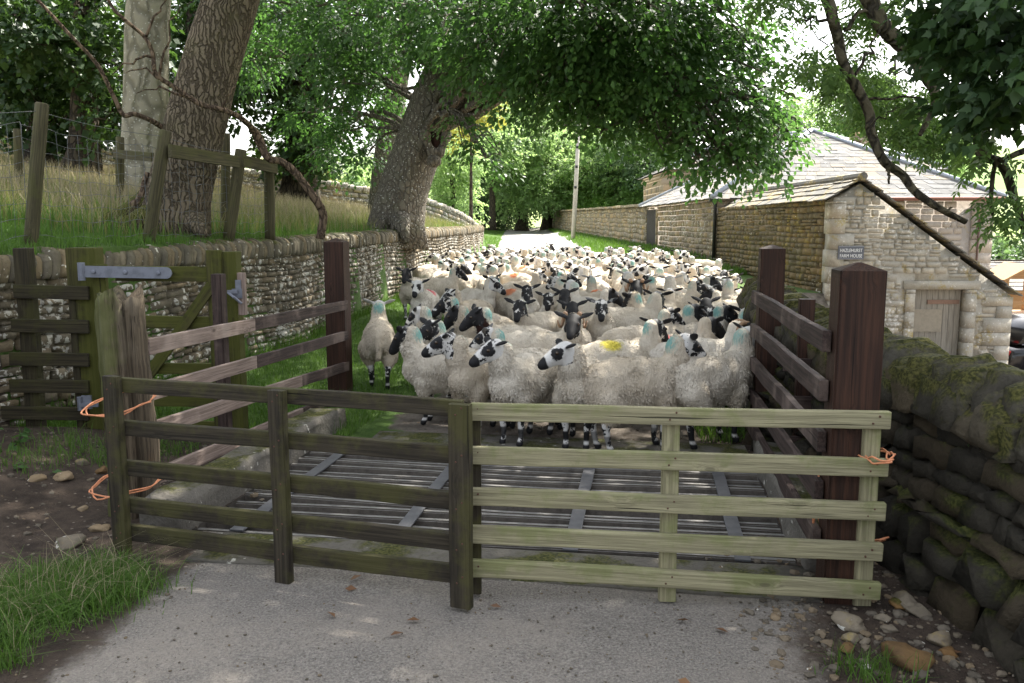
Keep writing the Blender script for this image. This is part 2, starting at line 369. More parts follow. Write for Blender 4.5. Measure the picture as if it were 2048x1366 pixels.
def leaf_mat(name, a, b, tr, trans=0.42, rough=0.5):
    t = NT(name); r = t.attr('rnd'); p = t.pos(); n = t.noise(p, 0.9, 3, 0.6)
    f = t.math('ADD', t.math('MULTIPLY', r, 0.6), t.math('MULTIPLY', n, 0.4))
    c = t.mix(t.ss(f, 0.2, 0.8), a, b)
    tc = t.mix(t.ss(f, 0.2, 0.8), tuple(x*0.75 for x in tr), tr)
    pr = t.principled(c, rough, None, 0.35)
    tl = t.n('BsdfTranslucent'); t.set(tl.inputs[0], tc)
    ms = t.n('MixShader'); ms.inputs[0].default_value = trans
    t.t.links.new(pr, ms.inputs[1]); t.t.links.new(tl.outputs[0], ms.inputs[2])
    return t.done(ms.outputs[0])
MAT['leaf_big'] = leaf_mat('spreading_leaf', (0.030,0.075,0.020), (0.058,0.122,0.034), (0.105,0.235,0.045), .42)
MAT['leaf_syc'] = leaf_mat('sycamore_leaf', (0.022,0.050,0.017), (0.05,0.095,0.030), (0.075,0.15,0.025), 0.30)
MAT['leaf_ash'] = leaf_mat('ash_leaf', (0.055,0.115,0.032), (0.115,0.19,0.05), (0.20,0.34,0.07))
MAT['leaf_far'] = leaf_mat('lightened_far_leaf', (0.12,0.20,0.075), (0.20,0.29,0.115), (0.40,0.58,0.20), .55)  # leaf colour lifted to imitate front sunlight and haze on the far trees
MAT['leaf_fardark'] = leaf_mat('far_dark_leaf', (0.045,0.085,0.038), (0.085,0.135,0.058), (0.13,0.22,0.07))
MAT['leaf_yellow'] = leaf_mat('yellow_green_leaf', (0.17,0.18,0.035), (0.30,0.29,0.06), (0.42,0.42,0.07))
MAT['leaf_blue'] = leaf_mat('blue_green_leaf', (0.10,0.17,0.10), (0.17,0.25,0.15), (0.16,0.26,0.12))
MAT['leaf_nettle'] = leaf_mat('nettle_leaf', (0.035,0.085,0.02), (0.06,0.14,0.03), (0.10,0.22,0.03))
MAT['leaf_brown'] = leaf_mat('dead_leaf', (0.16,0.08,0.04), (0.22,0.12,0.06), (0.2,0.1,0.04), 0.2)
MAT['grass_green'] = leaf_mat('green_grass', (0.055,0.115,0.015), (0.10,0.19,0.03), (0.13,0.25,0.03), 0.35, 0.6)
MAT['grass_straw'] = leaf_mat('straw_grass', (0.27,0.225,0.135), (0.36,0.305,0.195), (0.26,0.22,0.12), 0.3, 0.7)
MAT['grass_dry'] = leaf_mat('half_dry_grass', (0.13,0.15,0.04), (0.24,0.22,0.08), (0.22,0.24,0.06), 0.35, 0.7)
# ---------------------------------------------------------------- camera, world, sun
cam = bpy.data.cameras.new('camera'); cam.sensor_width = 36; cam.lens = 36*F/2048; cam.clip_end = 6000; cam.clip_start = 0.05
co = bpy.data.objects.new('camera', cam); col.objects.link(co); co.location = (0, 0, HC); co.rotation_euler = (R(90)-PITCH, 0, 0)
scene.camera = co
SUN = Vector((0.42, 0.60, 1.05)).normalized()
world = bpy.data.worlds.new('World'); scene.world = world; world.use_nodes = True
wn = world.node_tree; wn.nodes.clear()
sky = wn.nodes.new('ShaderNodeTexSky'); sky.sky_type = 'NISHITA'; sky.sun_disc = False
sky.sun_elevation = math.asin(SUN.z); sky.sun_rotation = math.atan2(SUN.x, SUN.y)
sky.air_density = 1.2; sky.dust_density = 4.0; sky.ozone_density = 1.0
bg = wn.nodes.new('ShaderNodeBackground'); bg.inputs[1].default_value = 0.15
wo = wn.nodes.new('ShaderNodeOutputWorld')
hsv = wn.nodes.new('ShaderNodeHueSaturation'); hsv.inputs['Saturation'].default_value = 0.35
wn.links.new(sky.outputs[0], hsv.inputs['Color']); wn.links.new(hsv.outputs[0], bg.inputs[0]); wn.links.new(bg.outputs[0], wo.inputs[0])
sl = bpy.data.lights.new('sun', 'SUN'); sl.energy = 4.5; sl.angle = R(0.53); sl.color = (1.0, 0.95, 0.86)
so = bpy.data.objects.new('sun', sl); col.objects.link(so); so.location = (20, 30, 50)
so.rotation_euler = (-SUN).to_track_quat('-Z', 'Y').to_euler()
vs = scene.view_settings; vs.view_transform = 'Standard'; vs.look = 'None'; vs.gamma = 1; vs.exposure = 1.95
scene.cycles.use_denoising = True
scene.cycles.max_bounces = 8; scene.cycles.diffuse_bounces = 4; scene.cycles.glossy_bounces = 2; scene.cycles.transmission_bounces = 5; scene.cycles.transparent_max_bounces = 4
scene.cycles.sample_clamp_indirect = 6.0
# ================================================================ GROUND
TH = R(9); AX = np.array([math.sin(TH), math.cos(TH)]); BX = np.array([math.cos(TH), -math.sin(TH)])
A0, A1, B0, B1 = 4.38, 6.22, -2.57, 0.80      # cattle grid pit, in the grid's own frame
def ab(a, b, z=0.0):
    p = AX*a+BX*b; return Vector((p[0], p[1], z))
def lines(segs):
    out = []
    for a, b, s in segs:
        n = max(1, int(round((b-a)/s))); out += list(np.linspace(a, b, n+1)[:-1])
    return out+[segs[-1][1]]
def grow(x0, x1, s0, k):
    out = []; x = x0; s = s0
    while x < x1: s *= k; x += s; out.append(x)
    return out
al = lines([(-6, A0, .12), (A0, A1, .2), (A1, 12, .12), (12, 46, .25)])+grow(46, 3200, .3, 1.13)
bl = [-x for x in grow(13, 2600, .3, 1.15)][::-1]+lines([(-13, -6, .3), (-6, B0, .12), (B0, B1, .2), (B1, 4, .12), (4, 16, .25)])+grow(16, 2600, .3, 1.15)
al = np.array(al); bl = np.array(bl)
AA, BB = np.meshgrid(al, bl, indexing='ij')
X = AA*AX[0]+BB*BX[0]; Y = AA*AX[1]+BB*BX[1]
Z = zground(X, Y)
def vnoise(X, Y, s, seed=0.0):
    return np.array([mnoise.noise(Vector((x*s, y*s, seed))) for x, y in zip(np.ravel(X), np.ravel(Y))]).reshape(np.shape(X))
N1 = vnoise(X, Y, 0.9, 1.7); N2 = vnoise(X, Y, 3.1, 4.2); N3 = vnoise(X, Y, 0.25, 8.8)
dl = xwall(Y)-X
infield = (dl > 0.06)
rim = (AA > A0-0.3) & (AA < A1+0.3) & (BB > B0-0.3) & (BB < B1+0.3)
near = (np.hypot(X, Y) < 60)
Z += np.where(near, np.where(infield, 0.05*N1+0.02*N2, np.where(rim, 0.0, 0.012*N1+0.006*N2)), 1.2*N3*np.minimum(np.hypot(X, Y)/300, 4))
# masks
grass = np.where(infield, 1.0, 0.0)
lane_left = -0.75+0.35*N1 - 0.45*sstep(9.5, 7.6, Y)*0
inlane = (~infield) & (AA > A1)
grass = np.where(inlane, np.maximum(sstep(-0.4, -1.3, X+0.45*N1)*(1-sstep(40,60,Y)*0.0), sstep(1.55, 2.2, X+0.3*N1)*sstep(6.5, 7.5, Y)*(1-sstep(9.5, 11, Y))), grass)
grass = np.where(inlane & (Y > 20), np.maximum(grass, sstep(4.0, 4.5, X+0.15*N1)), grass)
yard = (~infield) & (X > 3.2) & (X < 32) & (Y < 42) & (Y > 6) & ((Y < 20.5) | (X > xhouse(Y)+.3))
grass = np.where((~infield) & (X > 7.6) , 1.0, grass); grass = np.where(yard, 0.0, grass)
grass = np.where((~infield) & (Y > 120), 1.0, grass)
dirt = np.where((~infield) & (AA < A1+0.4), np.maximum(sstep(-1.55, -2.05, X+0.22*N1+0.1*N2), sstep(0.95, 1.5, X-0.22*(Y-3.4)+0.2*N1+0.08*N2)), 0.0)
dirt = np.where((~infield) & (Y < 7.5) & (AA > A1), np.maximum(dirt, sstep(1.2, 1.6, X+.2*N1)), dirt)
road = np.where((~infield) & (grass < .5) & (dirt < .5), 1.0, 0.0)
far = sstep(24, 34, Y)
mb = MB(); na, nb = AA.shape
idx = np.arange(na*nb).reshape(na, nb)
Q = np.stack([idx[:-1, :-1], idx[1:, :-1], idx[1:, 1:], idx[:-1, 1:]], -1).reshape(-1, 4)[:, ::-1]
ac = ((AA[:-1, :-1]+AA[1:, 1:])/2).ravel(); bc = ((BB[:-1, :-1]+BB[1:, 1:])/2).ravel()
hole = (ac > A0) & (ac < A1) & (bc > B0) & (bc < B1)
Q = Q[~hole]
mb.add(np.stack([X, Y, Z], -1).reshape(-1, 3), Q, 0, grass=grass.ravel(), dirt=dirt.ravel(), dry=(np.where(infield, .75*sstep(2.0, 6.5, dl+1.2*N1), 0)*(1-sstep(60,90,Y))).ravel())
def ground_mat():
    t = NT('lane_and_field_ground'); p = t.pos(); g = t.attr('grass'); d = t.attr('dirt'); dry = t.attr('dry')
    n = t.noise(p, 6, 6, 0.65); nf = t.noise(p, 90, 4, 0.7); nm = t.noise(p, 1.1, 5, 0.6); v = t.voro(p, 60, 'F1'); v2 = t.voro(p, 26, 'F1', 'Color')
    vs_ = t.voro(t.mapping(p, loc=(3,3,0)), 22, 'F1')
    # worn asphalt with exposed grit
    asph = t.mix(t.ss(nf, 0.35, 0.7), (0.15,0.136,0.12), (0.325,0.295,0.258))
    asph = t.mix(t.math('MULTIPLY', t.ss(nm, 0.42, 0.66), 0.6), asph, (0.31,0.272,0.228))
    asph = t.mix(t.math('MULTIPLY', t.ss(n, 0.55, 0.8), 0.45), asph, (0.10,0.092,0.082))
    asph = t.mix(t.math('MULTIPLY', t.ss(v, 0.22, 0.08), 0.65), asph, (0.40,0.385,0.36))
    asph = t.mix(t.math('MULTIPLY', t.ss(t.noise(t.mapping(p, loc=(7,7,7)), 55, 2), 0.66, 0.72), 0.6), asph, (0.045,0.042,0.04))
    soil = t.mix(t.ss(n, 0.3, 0.7), (0.034,0.025,0.019), (0.085,0.063,0.047))
    soil = t.mix(t.math('MULTIPLY', t.ss(vs_, 0.25, 0.12), t.ss(t.sep(v2)[0], 0.55, 0.7)), soil, (0.21,0.18,0.145))
    soil = t.mix(t.math('MULTIPLY', t.ss(nf, 0.6, 0.75), 0.5), soil, (0.14,0.11,0.085))
    gr = t.mix(t.ss(n, 0.3, 0.7), (0.038,0.075,0.013), (0.075,0.13,0.026))
    gr = t.mix(t.math('MULTIPLY', dry, 0.85), gr, t.mix(n, (0.20,0.165,0.08), (0.32,0.25,0.13)))
    far = t.ss(t.math('ADD', t.sep(p)[1], t.math('MULTIPLY', t.sep(p)[0], 1.0)), 120, 300)
    patch = t.voro(t.mapping(p, (1,1,0)), 0.0065, 'F1', 'Color')
    pas = t.ramp(t.sep(patch)[0], [(0.0, (0.13,0.21,0.05)), (0.35, (0.20,0.25,0.08)), (0.65, (0.10,0.17,0.045)), (1.0, (0.27,0.26,0.13))])
    gr = t.mix(far, gr, pas)
    fg = t.ss(t.math('ADD', g, t.math('MULTIPLY', t.math('SUBTRACT', n, 0.5), 0.7)), 0.4, 0.6)
    fd = t.ss(t.math('ADD', d, t.math('MULTIPLY', t.math('SUBTRACT', n, 0.5), 0.9)), 0.3, 0.75)
    # beyond the grid the lane is dusty dung-trodden stone
    yy = t.sep(p)[1]
    lane = t.mix(t.ss(n, 0.35, 0.7), (0.10,0.083,0.066), (0.21,0.18,0.15))
    lane = t.mix(t.math('MULTIPLY', t.ss(v, 0.2, 0.08), 0.5), lane, (0.3,0.27,0.23))
    lane = t.mix(t.ss(yy, 22, 34), lane, t.mix(nf, (0.30,0.285,0.26), (0.38,0.365,0.33)))
    c = t.mix(t.ss(yy, 6.3, 6.6), asph, lane)
    c = t.mix(fd, c, soil); c = t.mix(fg, c, gr)
    h = t.math('ADD', t.math('ADD', t.math('MULTIPLY', nf, 0.5), t.math('MULTIPLY', n, 0.9)), t.math('MULTIPLY', t.ss(v, 0.0, 0.35), -0.35))
    return t.done(t.principled(c, 0.92, t.bump(h, 1.0, 0.026), 0.2))
MAT['ground'] = ground_mat()
tag(mb.build('ground', MAT['ground']), kind='structure')
# pit under the cattle grid
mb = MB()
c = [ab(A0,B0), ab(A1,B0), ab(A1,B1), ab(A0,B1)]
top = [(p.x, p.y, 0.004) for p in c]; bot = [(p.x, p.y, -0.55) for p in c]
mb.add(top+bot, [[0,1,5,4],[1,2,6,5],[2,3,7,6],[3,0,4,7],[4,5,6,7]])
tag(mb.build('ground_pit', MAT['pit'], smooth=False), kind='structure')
# concrete aprons either side of the grid
def slab(name, a0, a1, b0, b1, z0, z1, mat, label, cat, n=14, jit=0.02, seed=0):
    bm = bmesh.new(); bmesh.ops.create_cube(bm, size=1)
    bmesh.ops.subdivide_edges(bm, edges=bm.edges[:], cuts=n, use_grid_fill=True)
    for v in bm.verts:
        a = a0+(v.co.x+.5)*(a1-a0); b = b0+(v.co.y+.5)*(b1-b0); z = z0+(v.co.z+.5)*(z1-z0)
        p = ab(a, b, z); q = Vector((p.x*3+seed, p.y*3, p.z*3))
        ed = max(abs(v.co.x), abs(v.co.y)); tp = v.co.z > .49
        p += Vector((mnoise.noise(q), mnoise.noise(q+Vector((9,0,0))), mnoise.noise(q+Vector((0,9,0)))*.8))*jit
        if tp and ed > .49: p.z -= jit*1.2
        v.co = p
    me = bpy.data.meshes.new(name); bm.to_mesh(me); bm.free(); me.materials.append(mat)
    for q in me.polygons: q.use_smooth = True
    o = bpy.data.objects.new(name, me); col.objects.link(o)
    if label: tag(o, label, cat)
    return o
tag(slab('pavement_strip', A0-0.42, A0-0.01, B0+.2, B1+.05, -0.1, 0.012, MAT['concrete'], None, None, jit=.006), kind='structure')
tag(slab('pavement_strip', A1+0.01, A1+0.62, B0+.35, B1+.0, -0.1, 0.014, MAT['concrete'], None, None, jit=.007), kind='structure')
slab('concrete_kerb', A0-.1, A1+.75, B0-.27, B0-.01, -0.55, 0.20, MAT['concrete'], 'mossy broken concrete kerb along the left side of the cattle grid', 'kerb', jit=.035, seed=3)
slab('concrete_kerb', A0-.05, A1+.15, B1+.01, B1+.30, -0.55, 0.20, MAT['concrete'], 'shaded concrete kerb along the right side of the cattle grid', 'kerb', jit=.03, seed=8)
# ================================================================ STONEWORK
class Path:
    def __init__(s, pts, side, n=200, smooth=True):
        P = spline(pts, n) if smooth and len(pts) > 2 else np.array([np.array(pts[0])+(np.array(pts[-1])-np.array(pts[0]))*t for t in np.linspace(0,1,n)])
        s.P = P[:, :2]; seg = np.linalg.norm(np.diff(s.P, axis=0), axis=1); s.S = np.concatenate([[0], np.cumsum(seg)]); s.L = s.S[-1]
        T = np.gradient(s.P, axis=0); T /= np.linalg.norm(T, axis=1)[:, None]
        s.N = np.stack([T[:, 1], -T[:, 0]], 1)*side; s.T = T
    def at(s, q):
        i = lambda c: np.interp(q, s.S, c)
        return np.stack([i(s.P[:, 0]), i(s.P[:, 1])], -1), np.stack([i(s.N[:, 0]), i(s.N[:, 1])], -1)
GX = np.array([-1, -.78, 0, .78, 1.]); GY = np.array([-1, -.7, .7, 1.])
gx, gy = np.meshgrid(GX, GY, indexing='xy')
PIL_F = np.array([[j*5+i, j*5+i+1, (j+1)*5+i+1, (j+1)*5+i] for j in range(3) for i in range(4)])
edge = (np.abs(gx) > .99) | (np.abs(gy) > .99)
corner = (np.abs(gx) > .99) & (np.abs(gy) > .99)
def stones(mb, surf, L, t0, t1, hr, wr, depth, mask=None, seed=0, rough=1.0, s0=0.0, wav=0.03, flip=False, gap=0.008):
    rs = np.random.default_rng(seed); t = t0; allV = []; allF = []; tint = []; n = 0
    while t < t1-0.02:
        h = rs.uniform(*hr); h = min(h, t1-t) if t1-t > h*0.5 else t1-t
        s = s0-rs.uniform(0, wr[0])
        while s < L:
            w = rs.uniform(*wr)*(0.75+0.5*rs.random()); hh = h
            sub = [(t, h)]
            if h > hr[0]*1.5 and rs.random() < .28: sub = [(t, h*rs.uniform(.4, .6))]; sub.append((t+sub[0][1], h-sub[0][1]))
            for tt, hh in sub:
                cs = s+w/2; ct = tt+hh/2
                if cs < s0 or cs > L: continue
                if mask is not None and not mask(cs, ct, w/2, hh/2): continue
                x = gx*(w/2-gap); y = gy*(hh/2-gap*.8)
                x = np.where(corner, x*rs.uniform(.82, .97), x); y = np.where(corner, y*rs.uniform(.78, .95), y)
                x = x+rs.normal(0, .006*rough, x.shape); y = y+rs.normal(0, .005*rough, y.shape)
                dd = np.where(edge, -0.03, depth*(rs.uniform(.35, 1.25)+rs.normal(0, .14*rough, x.shape)+gx*rs.normal(0,.22)+gy*rs.normal(0,.2)))
                S = cs+x; T_ = ct+y+wav*np.sin(S*1.7+seed)*(1 if wav else 0)
                pos, nor = surf(S.ravel(), T_.ravel())
                allV.append(pos+nor*dd.ravel()[:, None]); allF.append(PIL_F+n); n += 20; tint.append(np.full(20, rs.random()))
            s += w
        t += h
    F_ = np.concatenate(allF)
    mb.add(np.concatenate(allV), F_[:, ::-1] if flip else F_, 0, tint=np.concatenate(tint))
def path_surf(path, zbase, batter=0.05, off=0.0):
    def f(s, t):
        p, n = path.at(s); zb = zbase(p[:, 0], p[:, 1]) if callable(zbase) else zbase
        p = p+n*(off-batter*t)[:, None]
        return np.stack([p[:, 0], p[:, 1], zb+t], -1), np.stack([n[:, 0], n[:, 1], np.zeros(len(n))], -1)
    return f
def wall_core(mb, path, zbase, H, thick, n=120, batter=0.05, inset=0.02):
    S = np.linspace(0, path.L, n); p, nn = path.at(S); zb = zbase(p[:, 0], p[:, 1]) if callable(zbase) else np.full(n, zbase)
    fl = np.stack([*(p-nn*inset).T, zb-0.3], 1); ft = np.stack([*(p-nn*(inset+batter*H)).T, zb+H], 1)
    bt = np.stack([*(p-nn*(thick)).T, zb+H], 1); bb = np.stack([*(p-nn*(thick)).T, zb-0.3], 1)
    V = np.stack([fl, ft, bt, bb], 1).reshape(-1, 3); Fq = []
    for i in range(n-1):
        for k in range(4): Fq.append([i*4+k, i*4+(k+1) % 4, (i+1)*4+(k+1) % 4, (i+1)*4+k])
    base = mb.n; mb.add(V, np.array(Fq), 0, tint=0.1)
    mb.f.append(np.array([[3,2,1,0]])+base); mb.f.append(np.array([[0,1,2,3]])+base+(n-1)*4); mb.m += [np.zeros(1, np.int32)]*2
def coping(mb, path, ztop, s0, s1, step, h, thick, lean=0.25, seed=0, over=0.04, jit=1.0, tjit=0.05, batter_in=0.0):
    """stones set on edge, round topped, across the wall"""
    rs = np.random.default_rng(seed); s = s0; K = 9
    while s < s1:
        w = step*rs.uniform(.6, 1.45); hh = h*rs.uniform(1-.22*jit, 1+.16*jit); ln = lean+rs.normal(0, .12)*jit
        (p,), (n,) = path.at(np.array([s+w/2])); T2 = np.array([n[1], -n[0]])
        T2 = T2 if np.dot(T2, path.at(np.array([min(s+w, path.L)]))[0][0]-p) >= 0 else -T2
        zb = ztop(p[0], p[1]) if callable(ztop) else ztop
        a = np.linspace(0, np.pi, K); c0 = -thick/2-batter_in
        half = (thick/2+over)*rs.uniform(.92, 1.05)
        prof = np.stack([c0+half*np.sign(np.cos(a))*np.abs(np.cos(a))**.7, hh*np.abs(np.sin(a))**.6], 1)
        prof = np.vstack([prof, [[c0-half*.95, -.05], [c0+half*.95, -.05]]]); m = len(prof)
        prof = prof+rs.normal(0, .010*jit, prof.shape)
        rings = []
        for q, sc in ((-.5, .9), (-.36, 1.), (.36, 1.), (.5, .9)):
            pr = prof.copy(); pr[:, 0] = c0+(pr[:, 0]-c0)*sc; pr[:, 1] *= (sc if sc < 1 else 1)
            al_ = q*w*0.98
            off = al_+pr[:, 1]*ln
            xy = p+T2*off[:, None]+n*pr[:, 0][:, None]
            rings.append(np.stack([xy[:, 0], xy[:, 1], zb+pr[:, 1]], 1)+rs.normal(0, .004*jit, (m, 3)))
        V = np.concatenate(rings); i, j = np.meshgrid(np.arange(3), np.arange(m), indexing='ij'); j2 = (j+1) % m
        Fq = np.stack([i*m+j, i*m+j2, (i+1)*m+j2, (i+1)*m+j], -1).reshape(-1, 4)
        base = mb.n; mb.add(V, Fq, 0, tint=rs.random())
        mb.f.append(np.arange(m)[None, ::-1]+base); mb.f.append(np.arange(m)[None, :]+base+3*m); mb.m += [np.zeros(1, np.int32)]*2
        s += w
ZL = lambda x, y: zlane(y)
# ---- left lane wall
root = empty('dry_stone_wall', (-4.2, 7, 0), 'long grey dry stone wall with white lichen holding up the left field', 'wall')
pl = Path([(x, y) for y, x in WALL_L], 1, 400)
s_of = lambda yy: float(np.interp(yy, pl.P[:, 1], pl.S))
mb = MB(); wall_core(mb, pl, ZL, 1.30, 0.5, 160)
stones(mb, path_surf(pl, ZL), pl.L, -0.05, 1.32, (.055, .14), (.12, .38), 0.024, seed=11, s0=s_of(3.0), rough=1.2, gap=.005)
o = mb.build('stonework', MAT['wall_left'], root, -root.location)
mb = MB(); coping(mb, pl, lambda x, y: zlane(y)+1.31-0.3*sstep(20, 40, y)*.35, s_of(3.0), pl.L-.2, .085, .215, .46, 0.42, seed=5, batter_in=.05, jit=.55)
mb.build('coping', MAT['coping_left'], root, -root.location)
# ---- near right wall
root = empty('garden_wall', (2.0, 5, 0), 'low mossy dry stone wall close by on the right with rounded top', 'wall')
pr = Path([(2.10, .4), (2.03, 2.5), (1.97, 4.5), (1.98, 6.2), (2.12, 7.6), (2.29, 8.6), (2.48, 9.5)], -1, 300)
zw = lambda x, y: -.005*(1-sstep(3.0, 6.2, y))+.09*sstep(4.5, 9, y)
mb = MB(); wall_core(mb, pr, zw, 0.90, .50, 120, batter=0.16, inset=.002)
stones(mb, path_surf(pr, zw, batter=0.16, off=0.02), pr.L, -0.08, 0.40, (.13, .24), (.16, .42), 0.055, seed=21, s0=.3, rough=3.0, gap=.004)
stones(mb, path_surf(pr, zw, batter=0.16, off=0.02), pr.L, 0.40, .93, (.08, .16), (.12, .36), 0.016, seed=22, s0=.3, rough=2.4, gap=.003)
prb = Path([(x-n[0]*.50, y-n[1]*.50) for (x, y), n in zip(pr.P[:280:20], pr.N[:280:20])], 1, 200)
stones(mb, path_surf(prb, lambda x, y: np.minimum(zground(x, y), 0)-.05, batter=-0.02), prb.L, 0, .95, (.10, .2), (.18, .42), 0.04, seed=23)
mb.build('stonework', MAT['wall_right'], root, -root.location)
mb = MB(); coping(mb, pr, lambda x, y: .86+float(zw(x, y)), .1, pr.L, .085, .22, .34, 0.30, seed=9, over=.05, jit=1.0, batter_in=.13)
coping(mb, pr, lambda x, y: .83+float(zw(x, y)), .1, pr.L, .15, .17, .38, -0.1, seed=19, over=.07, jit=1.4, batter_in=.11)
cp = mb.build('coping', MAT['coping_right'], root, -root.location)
# ---- distant field wall
root = empty('field_wall', (-8, 37, 2), 'distant dry stone wall crossing the top of the grassy field', 'wall')
pf = Path([(-40, 31), (-26, 33.5), (-14, 35.5), (-7, 37), (-4, 39.5), (-2.4, 43), (-1.75, 47)], 1, 240)
mb = MB(); wall_core(mb, pf, zground, 0.95, .5, 160)
stones(mb, path_surf(pf, zground), pf.L, -.1, 1.0, (.14, .24), (.25, .6), .05, seed=31)
mb.build('stonework', MAT['field_wall'], root, -root.location)
mb = MB(); coping(mb, pf, lambda x, y: zground(x, y)+.95, 0, pf.L, .26, .2, .45, .2, seed=3)
mb.build('coping', MAT['field_wall'], root, -root.location)
# ---- high garden wall along the lane
root = empty('high_lane_wall', (6.0, 60, 0.5), 'long high stone wall running from the barn to the trees at the lane end', 'wall')
pg = Path([(6.66, 43.1), (4.45, 108)], -1, 100, smooth=False)
mb = MB(); wall_core(mb, pg, ZL, 2.30, .5, 60)
stones(mb, path_surf(pg, ZL), pg.L, 0.0, 2.3, (.2, .34), (.4, .9), .05, seed=41)
mb.build('stonework', MAT['garden'], root, -root.location)
mb = MB()
rs = np.random.default_rng(4); s = 0
while s < pg.L-1:
    w = rs.uniform(.8, 1.3); (p,), (n,) = pg.at(np.array([s+w/2])); ang = math.atan2(-n[0], n[1])*1.0
    Mx = Matrix.Translation((p[0]-n[0]*.25, p[1]-n[1]*.25, float(zlane(p[1]))+2.32))@Matrix.Rotation(math.atan2(n[1], n[0]), 4, 'Z')@Matrix.Rotation(rs.normal(0,.02), 4, 'X')
    add_box(mb, -.36, .36, -w/2+.012, w/2-.012, 0, .1+rs.uniform(0, .03), Mx, tint=rs.random()); s += w
mb.build('coping', MAT['garden'], root, -root.location, smooth=False)
# ---------------------------------------------------------------- roofs
def slates(mb, O, U, Vv, poly, rh=0.30, wr=(.28, .6), th=.025, seed=0, lift=.03):
    """courses of slates over a roof plane: O eave corner, U along eave, Vv up slope (unit), poly (u,v) outline"""
    rs = np.random.default_rng(seed); O = np.array(O, float); U = np.array(U, float); Vv = np.array(Vv, float); N = np.cross(U, Vv)
    if N[2] < 0: N = -N
    P = np.array(poly, float); vmax = P[:, 1].max(); v = P[:, 1].min()
    def span(vv):
        xs = []
        for i in range(len(P)):
            (u0, v0), (u1, v1) = P[i], P[(i+1) % len(P)]
            if abs(v1-v0) < 1e-9: continue
            f = (vv-v0)/(v1-v0)
            if -1e-6 <= f <= 1+1e-6: xs.append(u0+(u1-u0)*f)
        return (min(xs), max(xs)) if len(xs) > 1 else None
    k = 0
    while v < vmax-.02:
        h = rh*(1-.35*(v/vmax))*rs.uniform(.92, 1.08); sp0 = span(min(v+.01, vmax)); sp1 = span(min(v+h, vmax-1e-3))
        if sp0 is None: break
        if sp1 is None: sp1 = sp0
        f = 0.0; Wd = sp0[1]-sp0[0]
        if Wd < .05: break
        cuts = [0]; x = rs.uniform(.3, 1)*wr[0]
        while x < Wd: cuts.append(x); x += rs.uniform(*wr)
        cuts.append(Wd); cuts = np.array(cuts)/Wd
        for i in range(len(cuts)-1):
            g = .006/Wd
            lo = [sp0[0]+(cuts[i]+g)*Wd, sp0[0]+(cuts[i+1]-g)*Wd]; W1 = sp1[1]-sp1[0]
            hi = [sp1[0]+cuts[i]*W1, sp1[0]+cuts[i+1]*W1]
            j = rs.normal(0, .012); l2 = lift+rs.uniform(-.008, .012)
            b = [O+U*lo[0]+Vv*(v-.06+j)+N*(l2), O+U*lo[1]+Vv*(v-.06+j)+N*(l2+rs.normal(0,.004)), O+U*hi[1]+Vv*min(v+h, vmax)+N*.0, O+U*hi[0]+Vv*min(v+h, vmax)+N*.0]
            V8 = [*b, *[q+N*th for q in b]]
            mb.add(V8, BOXF, 0, tint=rs.random())
        v += h; k += 1
def prism(mb, poly, y0, y1, mi=0, **att):
    n = len(poly); V = [(x, y0, z) for x, z in poly]+[(x, y1, z) for x, z in poly]
    mb.add(V, [list(range(n)), list(range(n, 2*n))[::-1]]+[[(i+1) % n, i, i+n, (i+1) % n+n] for i in range(n)], mi, **att)
def inpoly(x, z, poly):
    r = False; n = len(poly)
    for i in range(n):
        (x0, z0), (x1, z1) = poly[i], poly[(i+1) % n]
        if (z0 > z) != (z1 > z) and x < (x1-x0)*(z-z0)/(z1-z0)+x0: r = not r
    return r
# ---- lean-to shed with its gable to the camera
YG = 20.0
gl = W(1668, 395, YG); ga = W(1722, 360, YG); gr_ = W(2024, 588, YG); gb = W(2012, 715, YG)
XL, ZE, XA, ZA, XR, ZR = gl.x, gl.z, ga.x, ga.z, gb.x, gr_.z
XR2 = gr_.x
ZB = -1.75
d0 = W(1829, 579, YG); d1 = W(1926, 692, YG); DX0, DX1, DZ1, DZ0 = d0.x, d1.x, d0.z, -1.5
shed = empty('stone_shed', (XL, YG, 0), 'small stone lean to shed with sloping mossy roof beside the lane', 'shed')
SO = -shed.location
zr = lambda x: ZA+(ZR-ZA)*(x-XA)/(XR2-XA) if x > XA else ZE+(ZA-ZE)*(x-XL)/(XA-XL)
gp = [(XL, ZB), (XR, ZB), (XR, zr(XR)-.03), (XA, ZA-.06), (XL, ZE-.03)]
mb = MB()
prism(mb, [(XL+.02, ZB), (DX0, ZB), (DX0, zr(DX0)-.08), (XA, ZA-.08), (XL+.02, ZE-.06)], YG+.02, YG+.5, tint=.2)
prism(mb, [(DX0, DZ1), (DX1, DZ1), (DX1, zr(DX1)-.08), (DX0, zr(DX0)-.08)], YG+.02, YG+.5, tint=.2)
prism(mb, [(DX1, ZB), (XR, ZB), (XR, zr(XR)-.05), (DX1, zr(DX1)-.08)], YG+.02, YG+.5, tint=.2)
add_box(mb, XR-.5, XR, YG+.5, 29.5, ZB, zr(XR)-.05, tint=.3)
def gm(cs, ct, hw, hh):
    if not all(inpoly(cs+a*hw*.75, ct+b*hh*.8, gp) for a in (-1, 1) for b in (-1, 1)): return False
    if cs+hw > DX0-.16 and cs-hw < DX1+.18 and ct-hh < DZ1+.02: return False
    if cs+hw > DX0-.25 and cs-hw < DX1+.3 and DZ1-.02 < ct+hh and ct-hh < DZ1+.22: return False
    return True
fs = lambda s, t: (np.stack([s, np.full(len(s), YG), t], -1), np.tile([0, -1., 0], (len(s), 1)))
stones(mb, fs, XR, ZB, ZA, (.09, .21), (.14, .44), .026, gm, seed=51, s0=XL+.02, rough=1.0, wav=.015, gap=.006)
